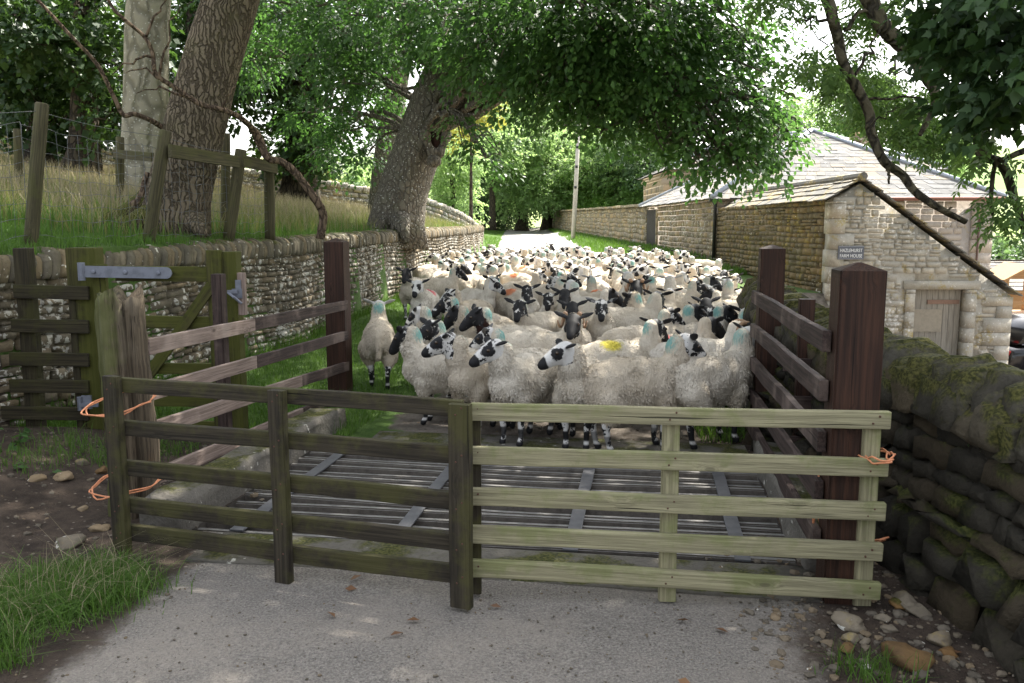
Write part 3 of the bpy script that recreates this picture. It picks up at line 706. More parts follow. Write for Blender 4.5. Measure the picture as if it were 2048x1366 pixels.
# lintel, jamb stones, quoins
add_box(mb, DX0-.26, DX1+.3, YG-.035, YG+.3, DZ1+.004, DZ1+.2, tint=.6)
rs = np.random.default_rng(6)
z = ZB
while z < ZE-.1:
    h = rs.uniform(.28, .42); l = rs.choice([.28, .5]); h = min(h, ZE-.08-z)
    add_box(mb, XL-.03, XL+l, YG-.05, YG+(.75-l), z+.006, z+h-.006, tint=rs.random()); z += h
z = ZB
while z < zr(XR)-.12:
    h = rs.uniform(.25, .36); h = min(h, zr(XR)-.08-z); add_box(mb, XR-rs.choice([.32, .62]), XR+.03, YG-.05, YG+.3, z+.006, z+h-.006, tint=rs.random()); z += h
z = DZ0
while z < DZ1-.05:
    h = min(rs.uniform(.3, .5), DZ1-z); add_box(mb, DX0-.2, DX0+.012, YG-.045, YG+.27, z+.005, z+h-.005, tint=rs.random())
    add_box(mb, DX1-.012, DX1+.22, YG-.045, YG+.27, z+.005, z+h-.005, tint=.2); z += h
mb.build('wall', MAT['gable'], shed, SO)
mb = MB()                                                    # lane side wall
pls = Path([(XL, YG+.55), (float(xhouse(29.8)), 29.8)], -1, 20, smooth=False)
wall_core(mb, pls, -0.3, ZE+.3-.06, .5, 10, batter=0)
stones(mb, path_surf(pls, 0.0, batter=0), pls.L, -.1, ZE-.03, (.10, .19), (.2, .5), .035, seed=52, s0=-.0, wav=.01)
mb.build('side_wall', MAT['lane_stone'], shed, SO)
mb = MB()
dl_ = np.array([XA-XL+.16, ZA-ZE+.10]); sl_ = np.linalg.norm(dl_); XE = XL-.16; ZEE = ZE-.08
slates(mb, (XE, YG-.12, ZEE+.02), (0,1,0), (dl_[0]/sl_, 0, dl_[1]/sl_), [(0,0),(9.9,0),(9.9,sl_),(0,sl_)], rh=.3, wr=(.35,.7), th=.028, seed=2, lift=.03)
dr_ = np.array([XR2+.12-XA, ZA-(ZR-.05)]); sr_ = np.linalg.norm(dr_)
slates(mb, (XR2+.12, YG-.12, ZR-.03), (0,1,0), (-dr_[0]/sr_, 0, dr_[1]/sr_), [(0,0),(9.9,0),(9.9,sr_),(0,sr_)], rh=.45, wr=(.4,.8), th=.026, seed=3, lift=.03)
add_tube(mb, [(XA, YG-.14, ZA+.08), (XA, 29.7, ZA+.08)], .10, 8, tint=.4)
mb.build('roof', MAT['mossslate'], shed, SO, smooth=False)
dd = empty('door'); dd.parent = shed; dd.location = Vector((DX0, YG+.22, DZ0))+SO
x = DX0+.01; k = 0; mb = MB()
while x < DX1-.02:
    w = min(.135, DX1-.01-x); add_box(mb, x-DX0, x-DX0+w-.008, 0, .03+.004*(k % 2), .02, DZ1-DZ0-.01); x += w; k += 1
mb.build('planks', MAT['door'], dd, smooth=False)
mb = MB(); add_box(mb, .07, .78, -.035, -.004, .72, 1.26); mb.build('patch_board', MAT['ironplate'], dd, smooth=False)
mb = MB(); add_box(mb, .42, DX1-DX0-.06, -.03, -.003, DZ1-DZ0-.36, DZ1-DZ0-.26); mb.build('hinge_strap', plain('rust_strap', (0.23,0.14,0.10), .8), dd, smooth=False)
# gutter pipe at the joint
mb = MB(); px_ = float(xhouse(29.8)); add_tube(mb, [(px_-.1, 29.72, .1), (px_-.1, 29.72, 2.45), (px_-.2, 29.72, 2.62)], .06, 8)
add_box(mb, px_-.3, px_-.02, 29.6, 29.85, 2.55, 2.78); mb.build('drainpipe', MAT['blackmetal'], shed, SO)
# ---- sign
sg0 = W(1677, 492, YG-.09); sg1 = W(1727, 519, YG-.09)
sw, sh = sg1.x-sg0.x, sg0.z-sg1.z
sign = empty('house_sign', (sg0.x, YG-.09, sg1.z), 'small grey house name sign with white capitals on the shed corner', 'sign')
mb = MB(); add_box(mb, 0, sw, 0, .03, 0, sh); mb.build('plate', MAT['signgrey'], sign, smooth=False)
mb = MB()
for q in ((.008, sw-.008, .008, .018), (.008, sw-.008, sh-.018, sh-.008)): add_box(mb, q[0], q[1], -.004, -.001, q[2], q[3])
mb.build('border', plain('sign_border', (0.3,0.31,0.34), .5), sign, smooth=False)
for txt, zc in (('HAZLEHURST', sh*.66), ('FARM HOUSE', sh*.26)):
    cu = bpy.data.curves.new('lettering', 'FONT'); cu.body = txt; cu.size = sh*.36; cu.align_x = 'CENTER'; cu.align_y = 'CENTER'; cu.extrude = .003; cu.space_character = 1.05
    to = bpy.data.objects.new('lettering', cu); col.objects.link(to)
    bpy.context.view_layer.update()
    dg = bpy.context.evaluated_depsgraph_get(); me = bpy.data.meshes.new_from_object(to.evaluated_get(dg)); bpy.data.objects.remove(to)
    xs = [v.co.x for v in me.vertices]; wd = max(xs)-min(xs); k = min(1.0, sw*.86/wd)
    for v in me.vertices: v.co.x *= k
    me.materials.clear(); me.materials.append(MAT['white']); lo = bpy.data.objects.new('lettering', me); col.objects.link(lo)
    lo.parent = sign; lo.location = (sw/2, -.006, zc); lo.rotation_euler = (R(90), 0, 0)
# ---- main house (hipped roof), front at Y=29.8
YA = 29.8; YA2 = 43.0
xa0 = float(xhouse(YA)); xa1 = W(1984, 450, YA).x; xb0 = float(xhouse(YA2)); xb1 = xa1-.3; ZA_E = W(1984, 391, YA).z
hs = empty('farmhouse', (xa0, YA, 0), 'stone farm building with wide pale hipped slate roof behind the shed', 'building')
HO = -hs.location
mb = MB()
V = [(xa0+.02,YA+.02,-1.9),(xa1-.02,YA+.02,-1.9),(xb1-.02,YA2,-1.9),(xb0+.02,YA2,-1.9)]; V += [(x,y,ZA_E-.02) for x,y,_ in V]
mb.add(V, BOXF[1:], 0, tint=.3)
fm = lambda cs, ct, hw, hh: not (cs+hw > xa1-.75)
fs2 = lambda s, t: (np.stack([s, np.full(len(s), YA), t], -1), np.tile([0, -1., 0], (len(s), 1)))
stones(mb, fs2, xa1-.7, -1.9, ZA_E, (.16, .30), (.25, .7), .03, fm, seed=61, s0=xa0, wav=.01)
rs = np.random.default_rng(16); z = -1.9
while z < ZA_E-.1:
    h = min(rs.uniform(.34, .46), ZA_E-.03-z); add_box(mb, xa1-.72, xa1+.025, YA-.05, YA+.4, z+.006, z+h-.006, tint=rs.random()*.9); z += h
mb.build('front_wall', MAT['house'], hs, HO)
pla = Path([(xa0, YA), (xb0, YA2)], -1, 20, smooth=False)
YD0, YD1 = 40.2, 42.5
mb = MB()
lm = lambda cs, ct, hw, hh: not (cs+hw > YD0-YA-.3 and cs-hw < YD1-YA+.3 and ct < 2.5)
stones(mb, path_surf(pla, 0.0, batter=0), pla.L, -.1, ZA_E, (.15, .27), (.25, .7), .035, lm, seed=62, wav=.01)
for yy in (YD0-.28, YD1+.02):
    z = 0
    while z < 2.45:
        h = min(rs.uniform(.35, .5), 2.5-z); x_ = float(xhouse(yy)); add_box(mb, x_-.06, x_+.3, yy, yy+.27, z+.006, z+h-.006, tint=rs.random()); z += h
mb.build('lane_wall', MAT['garden'], hs, HO)
mb = MB(); xx = float(xhouse(YD0+1))
for k in range(8):
    y0 = YD0+(YD1-YD0)*k/8; y1 = YD0+(YD1-YD0)*(k+1)/8-.015; add_box(mb, float(xhouse(y0))-.035, float(xhouse(y0))+.05, y0, y1, .3, 2.48)
mb.build('barn_door', MAT['barn_door'], hs, HO, smooth=False)
# hip roof
ov = .28; ap = W(1625, 262, 34.2); ax_, az = ap.x, ap.z; ay = 34.2; ay2 = 38.8; ze = ZA_E+.02
E = [np.array(p) for p in ((xa0-ov, YA-ov, ze-.12), (xa1+ov, YA-ov, ze-.12), (xb1+ov, YA2+ov, ze-.12), (xb0-ov, YA2+ov, ze-.12))]
AP = [np.array((ax_, ay, az)), np.array((ax_, ay2, az))]
def roof_plane(mb, P0, P1, tops, seed, **kw):
    U = P1-P0; Lu = np.linalg.norm(U); U = U/Lu; T0 = tops[0]-P0
    Vv = T0-U*T0.dot(U); Vv /= np.linalg.norm(Vv)
    poly = [(0, 0), (Lu, 0)]+[((q-P0).dot(U), (q-P0).dot(Vv)) for q in tops[::-1]]
    slates(mb, P0, U, Vv, poly, seed=seed, **kw)
def deck(mb, polys, **att):
    for P in polys: mb.add(np.array(P)-np.array([0,0,.03]), [list(range(len(P)))], 0, **att)
mb = MB(); kw = dict(rh=.36, wr=(.28, .6), th=.014, lift=.010)
roof_plane(mb, E[0], E[1], [AP[0]], 1, **kw); roof_plane(mb, E[1], E[2], [AP[0], AP[1]], 2, **kw)
roof_plane(mb, E[2], E[3], [AP[1]], 3, **kw); roof_plane(mb, E[3], E[0], [AP[1], AP[0]], 4, **kw)
deck(mb, [(E[0],E[1],AP[0]), (E[1],E[2],AP[1],AP[0]), (E[2],E[3],AP[1]), (E[3],E[0],AP[0],AP[1])], tint=.3)
rf = mb.build('roof', MAT['slate'], hs, HO, smooth=False)
mb = MB()
for a, b in ((E[0],AP[0]), (E[1],AP[0]), (E[2],AP[1]), (E[3],AP[1]), (AP[0],AP[1])): add_tube(mb, [a+[0,0,.05], b+[0,0,.05]], .085, 8)
mb.build('hip_flashing', MAT['lead'], rf)
mb = MB(); add_tube(mb, [(8.3, YA-ov-.03, ze-.14), (xa1+ov, YA-ov-.03, ze-.14)], .07, 8); mb.build('gutter', MAT['redgutter'], hs, HO)
mb = MB(); xq = W(1955, 500, YA-.1).x; add_tube(mb, [(xq, YA-.09, 2.0), (xq, YA-.09, -1.5)], .035, 6); add_tube(mb, [(xq, YA-.09, 1.35), (xa1+3.0, YA-.5, 1.38)], .012, 5)
mb.build('pipe', plain('rust_pipe', (0.12,0.07,0.05), .7), hs, HO)
# ---- taller house behind
YB = 46.0; YB2 = 56.0; b0 = W(1345, 335, YB).x; b1 = W(1885, 338, YB).x; zb = W(1345, 338, YB).z
hb = empty('tall_house', (b0, YB, 0), 'taller pale ashlar house with blue grey roof rising behind the farm building', 'house')
BO = -hb.location
mb = MB(); add_box(mb, b0+.02, b1, YB+.02, YB2, -2, zb, tint=.4)
fs3 = lambda s, t: (np.stack([s, np.full(len(s), YB), t], -1), np.tile([0, -1., 0], (len(s), 1)))
stones(mb, fs3, b1, .6, zb-.35, (.34, .40), (.6, 1.1), .014, None, seed=71, s0=b0, wav=0, rough=.3)
fs4 = lambda s, t: (np.stack([np.full(len(s), b0), s, t], -1), np.tile([-1., 0, 0], (len(s), 1)))
stones(mb, fs4, YB2, .6, zb-.35, (.34, .40), (.6, 1.1), .014, None, seed=72, s0=YB, wav=0, rough=.3, flip=True)
add_box(mb, b0-.14, b1+.14, YB-.14, YB2+.14, zb-.34, zb-.2, tint=.5); add_box(mb, b0-.06, b1+.06, YB-.06, YB2+.06, zb-.199, zb-.02, tint=.6)
add_box(mb, b0-.05, b0+.55, YB-.05, YB+.5, -1, zb-.345, tint=.55)
mb.build('wall', MAT['ashlar'], hb, BO)
E = [np.array(p) for p in ((b0-.3,YB-.3,zb-.02),(b1+.3,YB-.3,zb-.02),(b1+.3,YB2+.3,zb-.02),(b0-.3,YB2+.3,zb-.02))]
rz = W(1600, 268, 51).z; AP = [np.array((b0+4.6, 51, rz)), np.array((b1-4.6, 51, rz))]
mb = MB(); kw = dict(rh=.4, wr=(.4, .8), th=.014, lift=.010)
roof_plane(mb, E[0], E[1], [AP[0], AP[1]], 5, **kw); roof_plane(mb, E[1], E[2], [AP[1]], 6, **kw); roof_plane(mb, E[3], E[0], [AP[0]], 7, **kw)
deck(mb, [(E[0],E[1],AP[1],AP[0]), (E[1],E[2],AP[1]), (E[2],E[3],AP[0],AP[1]), (E[3],E[0],AP[0])], tint=.3)
rf = mb.build('roof', MAT['slate'], hb, BO, smooth=False)
mb = MB()
for a, b in ((E[0],AP[0]), (E[1],AP[1]), (AP[0],AP[1])): add_tube(mb, [a+[0,0,.06], b+[0,0,.06]], .1, 8)
mb.build('hip_flashing', MAT['lead'], rf)
cx = W(1724, 283, 47.5).x; cz = W(1724, 274, 47.5).z
mb = MB(); add_box(mb, cx-.62, cx+.62, 47, 48, zb, cz-.25, tint=.2); add_box(mb, cx-.74, cx+.74, 46.88, 48.12, cz-.249, cz-.12, tint=.4); add_box(mb, cx-.55, cx+.55, 47.06, 47.94, cz-.119, cz, tint=.3)
for k in (-.28, .28): add_tube(mb, [(cx+k, 47.5, cz-.02), (cx+k, 47.5, cz+.25)], .12, 8, tint=.9)
mb.build('chimney', MAT['garden'], rf)
# ---- low slab roofed building beyond the shed, right
lb = empty('low_outbuilding', (15, 33, -1.5), 'low outbuilding with pale roof half hidden beyond the shed corner', 'building')
mb = MB(); p0 = W(1975, 560, 36).x; add_box(mb, p0, p0+7, 36, 41, -2.2, W(2000, 580, 36).z, tint=.3); mb.build('wall', MAT['orangewood'], lb, -lb.location)
mb = MB(); zt = W(2000, 580, 36).z; slates(mb, (p0-.3, 35.7, zt), (1,0,0), (0,.92,.39), [(0,0),(7.6,0),(7.6,2.8),(0,2.8)], rh=.4, seed=8)
mb.build('roof', MAT['slate'], lb, -lb.location, smooth=False); mb = MB()
slates(mb, (p0+7.3, 41.3, zt), (-1,0,0), (0,-.92,.39), [(0,0),(7.6,0),(7.6,2.95),(0,2.95)], rh=.4, seed=9)
mb.build('roof', MAT['slate'], lb, -lb.location, smooth=False)
# ================================================================ CATTLE GRID
grid = empty('cattle_grid', ab((A0+A1)/2, (B0+B1)/2), 'steel bar cattle grid over a shallow pit across the lane', 'cattle grid')
GO = -grid.location
na_ = 15
for i in range(na_):
    a = A0+.07+(A1-A0-.14)*i/(na_-1)
    bm = bmesh.new(); bmesh.ops.create_cube(bm, size=1)
    L = B1-B0+.02
    for v in bm.verts: v.co = Vector((v.co.x*L, v.co.y*.046, v.co.z*.14))
    bmesh.ops.subdivide_edges(bm, edges=[e for e in bm.edges if abs(e.verts[0].co.x-e.verts[1].co.x) > 1], cuts=24)
    bmesh.ops.bevel(bm, geom=[e for e in bm.edges if len(e.link_faces) == 2 and e.calc_face_angle(0) > .5], offset=.008, segments=2, affect='EDGES')
    for v in bm.verts:
        v.co.z += .012*math.sin(v.co.x*1.1+i*1.9)-.010*(1-abs(2*v.co.x/L))*(i % 3)
        v.co.y += .006*math.sin(v.co.x*2.3+i)
        q = Vector((v.co.x*14, v.co.y*20+i*3, v.co.z*20)); v.co.y += .004*mnoise.noise(q)
    me = bpy.data.meshes.new('grid_bar'); bm.normal_update()
    for f in bm.faces: f.material_index = 0 if f.normal.z > .6 else 1
    bm.to_mesh(me); bm.free(); me.materials.append(MAT['gridbar']); me.materials.append(MAT['gridside'])
    o = bpy.data.objects.new('grid_bar', me); col.objects.link(o); o.parent = grid
    o.location = ab(a, (B0+B1)/2, -.075)+GO; o.rotation_euler = (0, 0, -TH)
for b in (-2.31, -1.37, -.38, .53):
    board('flat_strap', ab(A0+.02, b, .004), ab(A1-.02, b, .004), .082, .012, MAT['gridflat'], grid, up=(BX[0], BX[1], 0), bev=.003, warp=.003)
mb = MB()
for a in (A0+.3, A1-.3): add_box(mb, -(B1-B0)/2, (B1-B0)/2, -.04, .04, -.30, -.16, Matrix.Translation(ab(a, (B0+B1)/2)+GO)@Matrix.Rotation(-TH, 4, 'Z'))
mb.build('bearer', MAT['gridbar'], grid, smooth=False)
# ================================================================ POSTS
def post(name, base, top, w, d, mat, parent, yaw=0.0, point=0.0, bev=.008, seed=0, flat=True):
    """square post with optional pyramid/gable point"""
    base = Vector(base); top = Vector(top); h = (top-base).length
    bm = bmesh.new(); r = bmesh.ops.create_cube(bm, size=1)
    for v in bm.verts: v.co = Vector((v.co.x*h, v.co.y*d, v.co.z*w))
    bmesh.ops.bevel(bm, geom=[e for e in bm.edges if abs(e.verts[0].co.x-e.verts[1].co.x) > h*.5], offset=bev, segments=2, affect='EDGES')
    bmesh.ops.subdivide_edges(bm, edges=[e for e in bm.edges if abs(e.verts[0].co.x-e.verts[1].co.x) > h*.5], cuts=9)
    if point:
        cap = [f for f in bm.faces if f.normal.x > .9 and f.calc_center_median().x > h*.49][:1]
        r = bmesh.ops.extrude_discrete_faces(bm, faces=cap)
        f = r['faces'][0]
        for v in f.verts: v.co.x += point; v.co.z *= .08; v.co.y *= .12
    rs = random.Random(seed)
    for v in bm.verts:
        q = Vector((v.co.x*2+seed, v.co.y*9, v.co.z*9)); v.co.y += .004*mnoise.noise(q); v.co.z += .004*mnoise.noise(q+Vector((5,5,5)))
    me = bpy.data.meshes.new(name); bm.to_mesh(me); bm.free(); me.materials.append(mat)
    for p in me.polygons: p.use_smooth = False
    o = bpy.data.objects.new(name, me); col.objects.link(o)
    x = (top-base).normalized(); zz = Vector((math.cos(yaw), math.sin(yaw), 0)); zz = (zz-x*zz.dot(x)).normalized(); y = zz.cross(x)
    M = Matrix((x, y, zz)).transposed()
    o.rotation_euler = M.to_euler(); o.location = (base+top)/2
    if parent is not None: o.parent = parent; o.location = o.location-parent.location
    return o
def bolt(name, p, r, mat, parent, n=(0,-1,0), t=.012):
    mb = MB(); n = Vector(n).normalized(); q = Vector(p)-parent.location
    add_tube(mb, [q, q+n*t*.7, q+n*t], [r, r, r*.6], 8); return mb.build(name, mat, parent, smooth=False)
# ---- right fence of the grid
pn = G(1684, 1222); k_ = (pn.y+.17)/pn.y; pn = Vector((pn.x*k_-.01, pn.y*k_, 0)); pf_ = G(1528, 885)
fr = empty('grid_side_fence', pn, 'dark brown post and rail fence along the right side of the cattle grid', 'fence')
yawg = -TH
zt = W(1700, 540, pn.y).z; post('post', (pn.x, pn.y, -.05), (pn.x, pn.y, zt), .20, .20, MAT['brown'], fr, yawg, .035, seed=1)
zt = W(1540, 497, pf_.y).z; post('post', (pf_.x, pf_.y, -.05), (pf_.x, pf_.y, zt), .185, .185, MAT['brown'], fr, yawg, .03, seed=2)
ff = (Vector((pf_.x, pf_.y, 0))-Vector((pn.x, pn.y, 0))).normalized(); nn_ = Vector((ff.y, -ff.x, 0))
for k, (vf, vn) in enumerate(((595, 683), (662, 782), (727, 884), (791, 984), (850, 1080))):
    a = Vector((pf_.x, pf_.y, W(1530, vf, pf_.y).z))-nn_*.115+ff*.07; b = Vector((pn.x, pn.y, W(1650, vn, pn.y).z))-nn_*.125-ff*.02
    board('rail', a, b, .098, .04, MAT['brownrail'] if k else MAT['brownrail'], fr, seed=k+3)
bp = Vector((2.0, 5.75, 0)); post('post', (bp.x, bp.y, -.05), (bp.x, bp.y, W(1603, 598, 5.75).z), .10, .09, MAT['brown'], fr, yawg, 0, seed=5)
for v in (726, 800, 880): 
    z = W(1620, v, 5.75).z; board('rail', (bp.x-.16, bp.y-.06, z), (bp.x+.16, bp.y-.10, z), .09, .03, MAT['brownrail'], fr, seed=v)
# ---- left fence of the grid
pL = G(681, 786); pO = Vector((-2.30, 5.0, 0.1))
fl = empty('grid_side_fence', pL, 'brown post and rail fence with patched pale rails left of the cattle grid', 'fence')
zt = W(670, 484, pL.y).z; post('post', (pL.x, pL.y, -.05), (pL.x, pL.y, zt), .205, .20, MAT['brown'], fl, yawg, .04, seed=7)
pm = Vector((pO.x+(pL.x-pO.x)*.36, pO.y+(pL.y-pO.y)*.36, 0))
post('post', (pm.x-.07, pm.y, -.05), (pm.x-.07, pm.y, W(480, 548, pm.y).z), .08, .09, MAT['brownrail'], fl, yawg, seed=9)
fl_n = Vector((pL.y-pO.y, -(pL.x-pO.x), 0)).normalized()
for k, (vf, vn) in enumerate(((609, 694), (670, 784), (731, 858), (786, 952))):
    a = Vector((pL.x, pL.y, W(650, vf, pL.y).z))+fl_n*.085; b = Vector((pO.x, pO.y, W(300, vn, pO.y).z))+fl_n*.14
    m = a.lerp(b, .60 if k < 2 else .35)
    board('rail', a, m, .095, .038, MAT['brownrail'], fl, seed=k+30); board('rail', m+(b-m).normalized()*.004, b, .095, .038, MAT['palewood'], fl, seed=k+40)
# ---- weathered split post
rs = np.random.default_rng(3)
op = empty('weathered_post', (pO.x, pO.y, .0), 'grey weathered split wooden post that the hurdle is tied to', 'post')
mb = MB(); ztop = W(255, 580, pO.y).z; nseg = 26; ang = np.arange(28)*2*np.pi/28
prof = 1+.13*np.cos(3*ang+.6)+.07*np.cos(5*ang+2)+.04*np.cos(9*ang)
for c in (3.9, 4.75, 5.4): prof -= .38*np.exp(-((ang-c)/.10)**2)
V = []
for i in range(nseg):
    f = i/(nseg-1); z = -.05+(ztop+.05)*f
    r = .135*(1.05-.12*f)*prof*(1+.02*rs.normal(size=28)); 
    zz = np.full(28, z)
    if i >= nseg-2: zz = z+.035*np.sin(ang*3+1)+.03*np.sin(ang*7)-.03
    V.append(np.stack([r*np.cos(ang)+.015*math.sin(f*4), r*np.sin(ang)+.012*math.sin(f*5+1), zz], 1))
n_ = 28; V = np.concatenate(V); i, j = np.meshgrid(np.arange(nseg-1), np.arange(n_), indexing='ij'); j2 = (j+1) % n_
mb.add(V, np.stack([i*n_+j, i*n_+j2, (i+1)*n_+j2, (i+1)*n_+j], -1).reshape(-1, 4))
top = (nseg-1)*n_; mb.add([V[top:].mean(0)-[0,0,.06]], [])
mb.n = len(V)+1; mb.f.append(np.array([[top+k, top+(k+1) % n_, len(V)] for k in range(n_)])); mb.m.append(np.zeros(n_, np.int32))
# stand the grain upright: mesh local x is up
vv = np.concatenate(mb.v); mb.v = [np.stack([vv[:, 2], vv[:, 1], -vv[:, 0]], 1)]
o = mb.build('shaft', MAT['oldpost'], op); o.rotation_euler = (0, R(-90), 0)
# ================================================================ HURDLES
def hurdle(label, uL, vLb, uR, vRb, rails, ups, mat, mats_up, front, seed=0, zoff=0.0):
    PL = G(uL, vLb); PR = G(uR, vRb); PL.z = 0; PR.z = 0
    h = empty('hurdle', (PL+PR)/2, label, 'hurdle', 'wooden hurdles tied across the cattle grid')
    d = (PR-PL).normalized(); n = Vector((d.y, -d.x, 0))      # towards the camera
    for k, ((l0, l1), (r0, r1)) in enumerate(rails):
        zl = [W(uL, v, PL.y).z for v in (l0, l1)]; zr_ = [W(uR, v, PR.y).z for v in (r0, r1)]
        w = (zl[0]-zl[1]+zr_[0]-zr_[1])/2
        a = Vector((PL.x, PL.y, sum(zl)/2)); b = Vector((PR.x, PR.y, sum(zr_)/2)); 
        board('rail', a, b, w*.97, .038, mat, h, seed=seed+k, bev=.006, warp=.008)
    for k, (u, vt, vb, wpx) in enumerate(ups):
        # find the point on the hurdle line seen at column u
        best = min((PL.lerp(PR, t/400) for t in range(-60, 461)), key=lambda p: abs((1024+F*p.x/(p.y*CP+ (HC-.5)*SP))-u))
        off = n*(.043 if front else -.043)
        sc = F/(best.y*CP+(HC-.5)*SP)
        zt = W(u, vt, best.y+off.y).z; zb = max(W(u, vb, best.y+off.y).z, 0.003)
        post('upright', (best.x+off.x, best.y+off.y, zb), (best.x+off.x, best.y+off.y, zt), wpx/sc, .045, mats_up[k], h, math.atan2(d.y, d.x), 0, bev=.004, seed=seed+k+20)
        for k2, ((l0, l1), (r0, r1)) in enumerate(rails):
            f = (best-PL).dot(d)/(PR-PL).length; z = (W(uL, (l0+l1)/2, PL.y).z*(1-f)+W(uR, (r0+r1)/2, PR.y).z*f)
            for sgn in (-1, 1):
                q = best+n*(.0665 if front else .0195)+d*sgn*.014-h.location; o = bpy.data.objects.new('nail', NAIL); col.objects.link(o); o.parent = h; o.location = (q.x, q.y, z+sgn*.016); o.rotation_euler = (0, 0, math.atan2(d.y, d.x))
    return h
mb = MB(); add_tube(mb, [(0,.004,0),(0,-.0015,0),(0,-.0025,0)], [.0048,.0048,.003], 8); NAIL = mb.mesh('nail', plain('rusty_nail', (.09,.04,.025), .7))
h1 = hurdle('old dark green stained five rail hurdle, left one of the two', 250, 1106, 929, 1213,
    [((752,784),(801,833)), ((838,868),(891,929)), ((916,949),(986,1020)), ((994,1024),(1066,1101)), ((1045,1078),(1131,1167))],
    [(247, 752, 1106, 36), (572, 780, 1166, 35), (929, 808, 1213, 45)], MAT['hurdle_dark'], [MAT['hurdle_dark']]*3, True, 100)
h2 = hurdle('newer pale greenish five rail hurdle, right one of the two', 944, 1200, 1757, 1218,
    [((806,839),(820,858)), ((891,927),(916,952)), ((975,1009),(1005,1042)), ((1050,1081),(1085,1125)), ((1119,1152),(1162,1199))],
    [(950, 812, 1185, 20), (1341, 848, 1208, 34), (1741, 832, 1224, 36)], MAT['hurdle_light'], [MAT['hurdle_dark'], MAT['hurdle_light'], MAT['hurdle_light']], False, 200)
# ---- twine
def loop(label, pts, r=.0045, turns=2, seed=0):
    mb = MB(); rs = np.random.default_rng(seed)
    for k in range(turns):
        P = spline([np.array(p)+rs.normal(0, .008, 3) for p in pts], 40); add_tube(mb, P, r, 6)
    return tag(mb.build('twine', MAT['twine']), label, 'twine', 'orange baler twine ties')
def ring(c, rx, ry, yaw, z, dz, nk=14, t0=0.0, t1=2*math.pi):
    out = []
    for a in np.linspace(t0, t1, nk):
        x = rx*math.cos(a); y = ry*math.sin(a)
        out.append((c[0]+x*math.cos(yaw)-y*math.sin(yaw), c[1]+x*math.sin(yaw)+y*math.cos(yaw), z+dz*math.sin(a*1.0+.4)))
    return out
hp = G(248, 1106)
cy = (hp.y+pO.y)/2-.02; cx_ = (hp.x+pO.x)/2+.03
loop('orange twine ring tying the dark hurdle to the weathered post, upper tie', ring((cx_-.02, cy), .165, .235, 0, W(250, 826, hp.y).z, .03), seed=1)
loop('orange twine ring tying the dark hurdle to the weathered post, lower tie', ring((cx_+.0, cy), .18, .24, 0, W(250, 992, hp.y).z, .025), seed=2)
hq = G(1741, 1222)
loop('orange twine over the second rail end of the pale hurdle', ring((hq.x+.005, hq.y+.045), .06, .10, 0, W(1750, 915, hq.y).z, .008), seed=3)
loop('orange twine hanging in a long loop between pale hurdle and brown post', [W(1640, 945, 3.95), W(1632, 1000, 3.95), W(1629, 1050, 3.96), W(1645, 1080, 3.95), W(1690, 1088, 3.86), W(1735, 1082, 3.82), W(1766, 1076, 3.80), W(1772, 1080, 3.88), W(1740, 1084, 3.99), W(1690, 1090, 4.04), W(1650, 1060, 4.02), W(1642, 1000, 3.99), W(1646, 945, 3.97)], seed=4)
# ================================================================ SMALL FIELD GATE (left)
YQ = 6.85
def wq(u, v, dy=0.0): return W(u, v, YQ+dy)
gt = empty('field_gate', wq(300, 880), 'green algae stained wooden hand gate with steel strap hinge below the wall', 'gate')
def vboard(name, u, v0, v1, wpx, t, mat, par, dy=0.0, seed=0):
    a = wq(u, v1, dy); b = wq(u, v0, dy); b.x = a.x; return board(name, a, b, wpx*YQ/F, t, mat, par, up=(1,0,0), seed=seed, bev=.007)
def hboard(name, u0, v0, u1, v1, wpx, t, mat, par, dy=0.0, seed=0):
    return board(name, wq(u0, v0, dy), wq(u1, v1, dy), wpx*YQ/F, t, mat, par, seed=seed)
gm_ = MAT['greengate']
vboard('post', 195, 495, 888, 58, .16, gm_, gt, .08, 1); vboard('post', 478, 503, 905, 34, .14, gm_, gt, .02, 2)
vboard('stile', 222, 528, 872, 26, .05, gm_, gt, -.03, 3); vboard('stile', 446, 500, 872, 30, .055, gm_, gt, -.05, 4)
for k, (v, w) in enumerate(((547, 30), (644, 25), (736, 22), (800, 24), (856, 30))): hboard('rail', 232, v-1, 432, v+2, w, .04, gm_, gt, -.04, k+5)
hboard('brace', 424, 570, 262, 800, 22, .03, gm_, gt, -.085, 12)
mb = MB(); a = wq(168, 543, -.12)-gt.location; b = wq(334, 546, -.12)-gt.location
P = [a, a.lerp(b, .5), b]; 
Mx = Matrix.Translation(a.lerp(b, .5))@Matrix.Rotation(-math.atan2(b.z-a.z, b.x-a.x), 4, 'Y')
L = (b-a).length; add_box(mb, -L/2, L/2, -.006, .006, -.045, .045, Mx)
add_tube(mb, [b+Vector((-.006,-.0059,0)), b+Vector((-.006,.0059,0))], .045, 16); add_tube(mb, [a+Vector((-.02,.0,-.07)), a+Vector((-.02,.0,.07))], .028, 10)
st = mb.build('strap_hinge', MAT['galv'], gt, smooth=False)
for f in (.12, .5, .9):
    q = MB(); p = a.lerp(b, f); add_tube(q, [p+Vector((0,-.006,0)), p+Vector((0,-.016,0)), p+Vector((0,-.02,0))], [.018,.018,.010], 8); q.build('bolt', MAT['galv'], st, smooth=False)
vboard('lock_block', 487, 545, 630, 15, .05, MAT['palewood'], gt, -.085, 13)
mb = MB(); c = wq(472, 585, -.11)-gt.location
add_box(mb, c.x-.03, c.x+.05, c.y-.01, c.y+.0, c.z-.045, c.z+.03); add_box(mb, c.x-.06, c.x+.02, c.y-.035, c.y-.011, c.z-.005, c.z+.02)
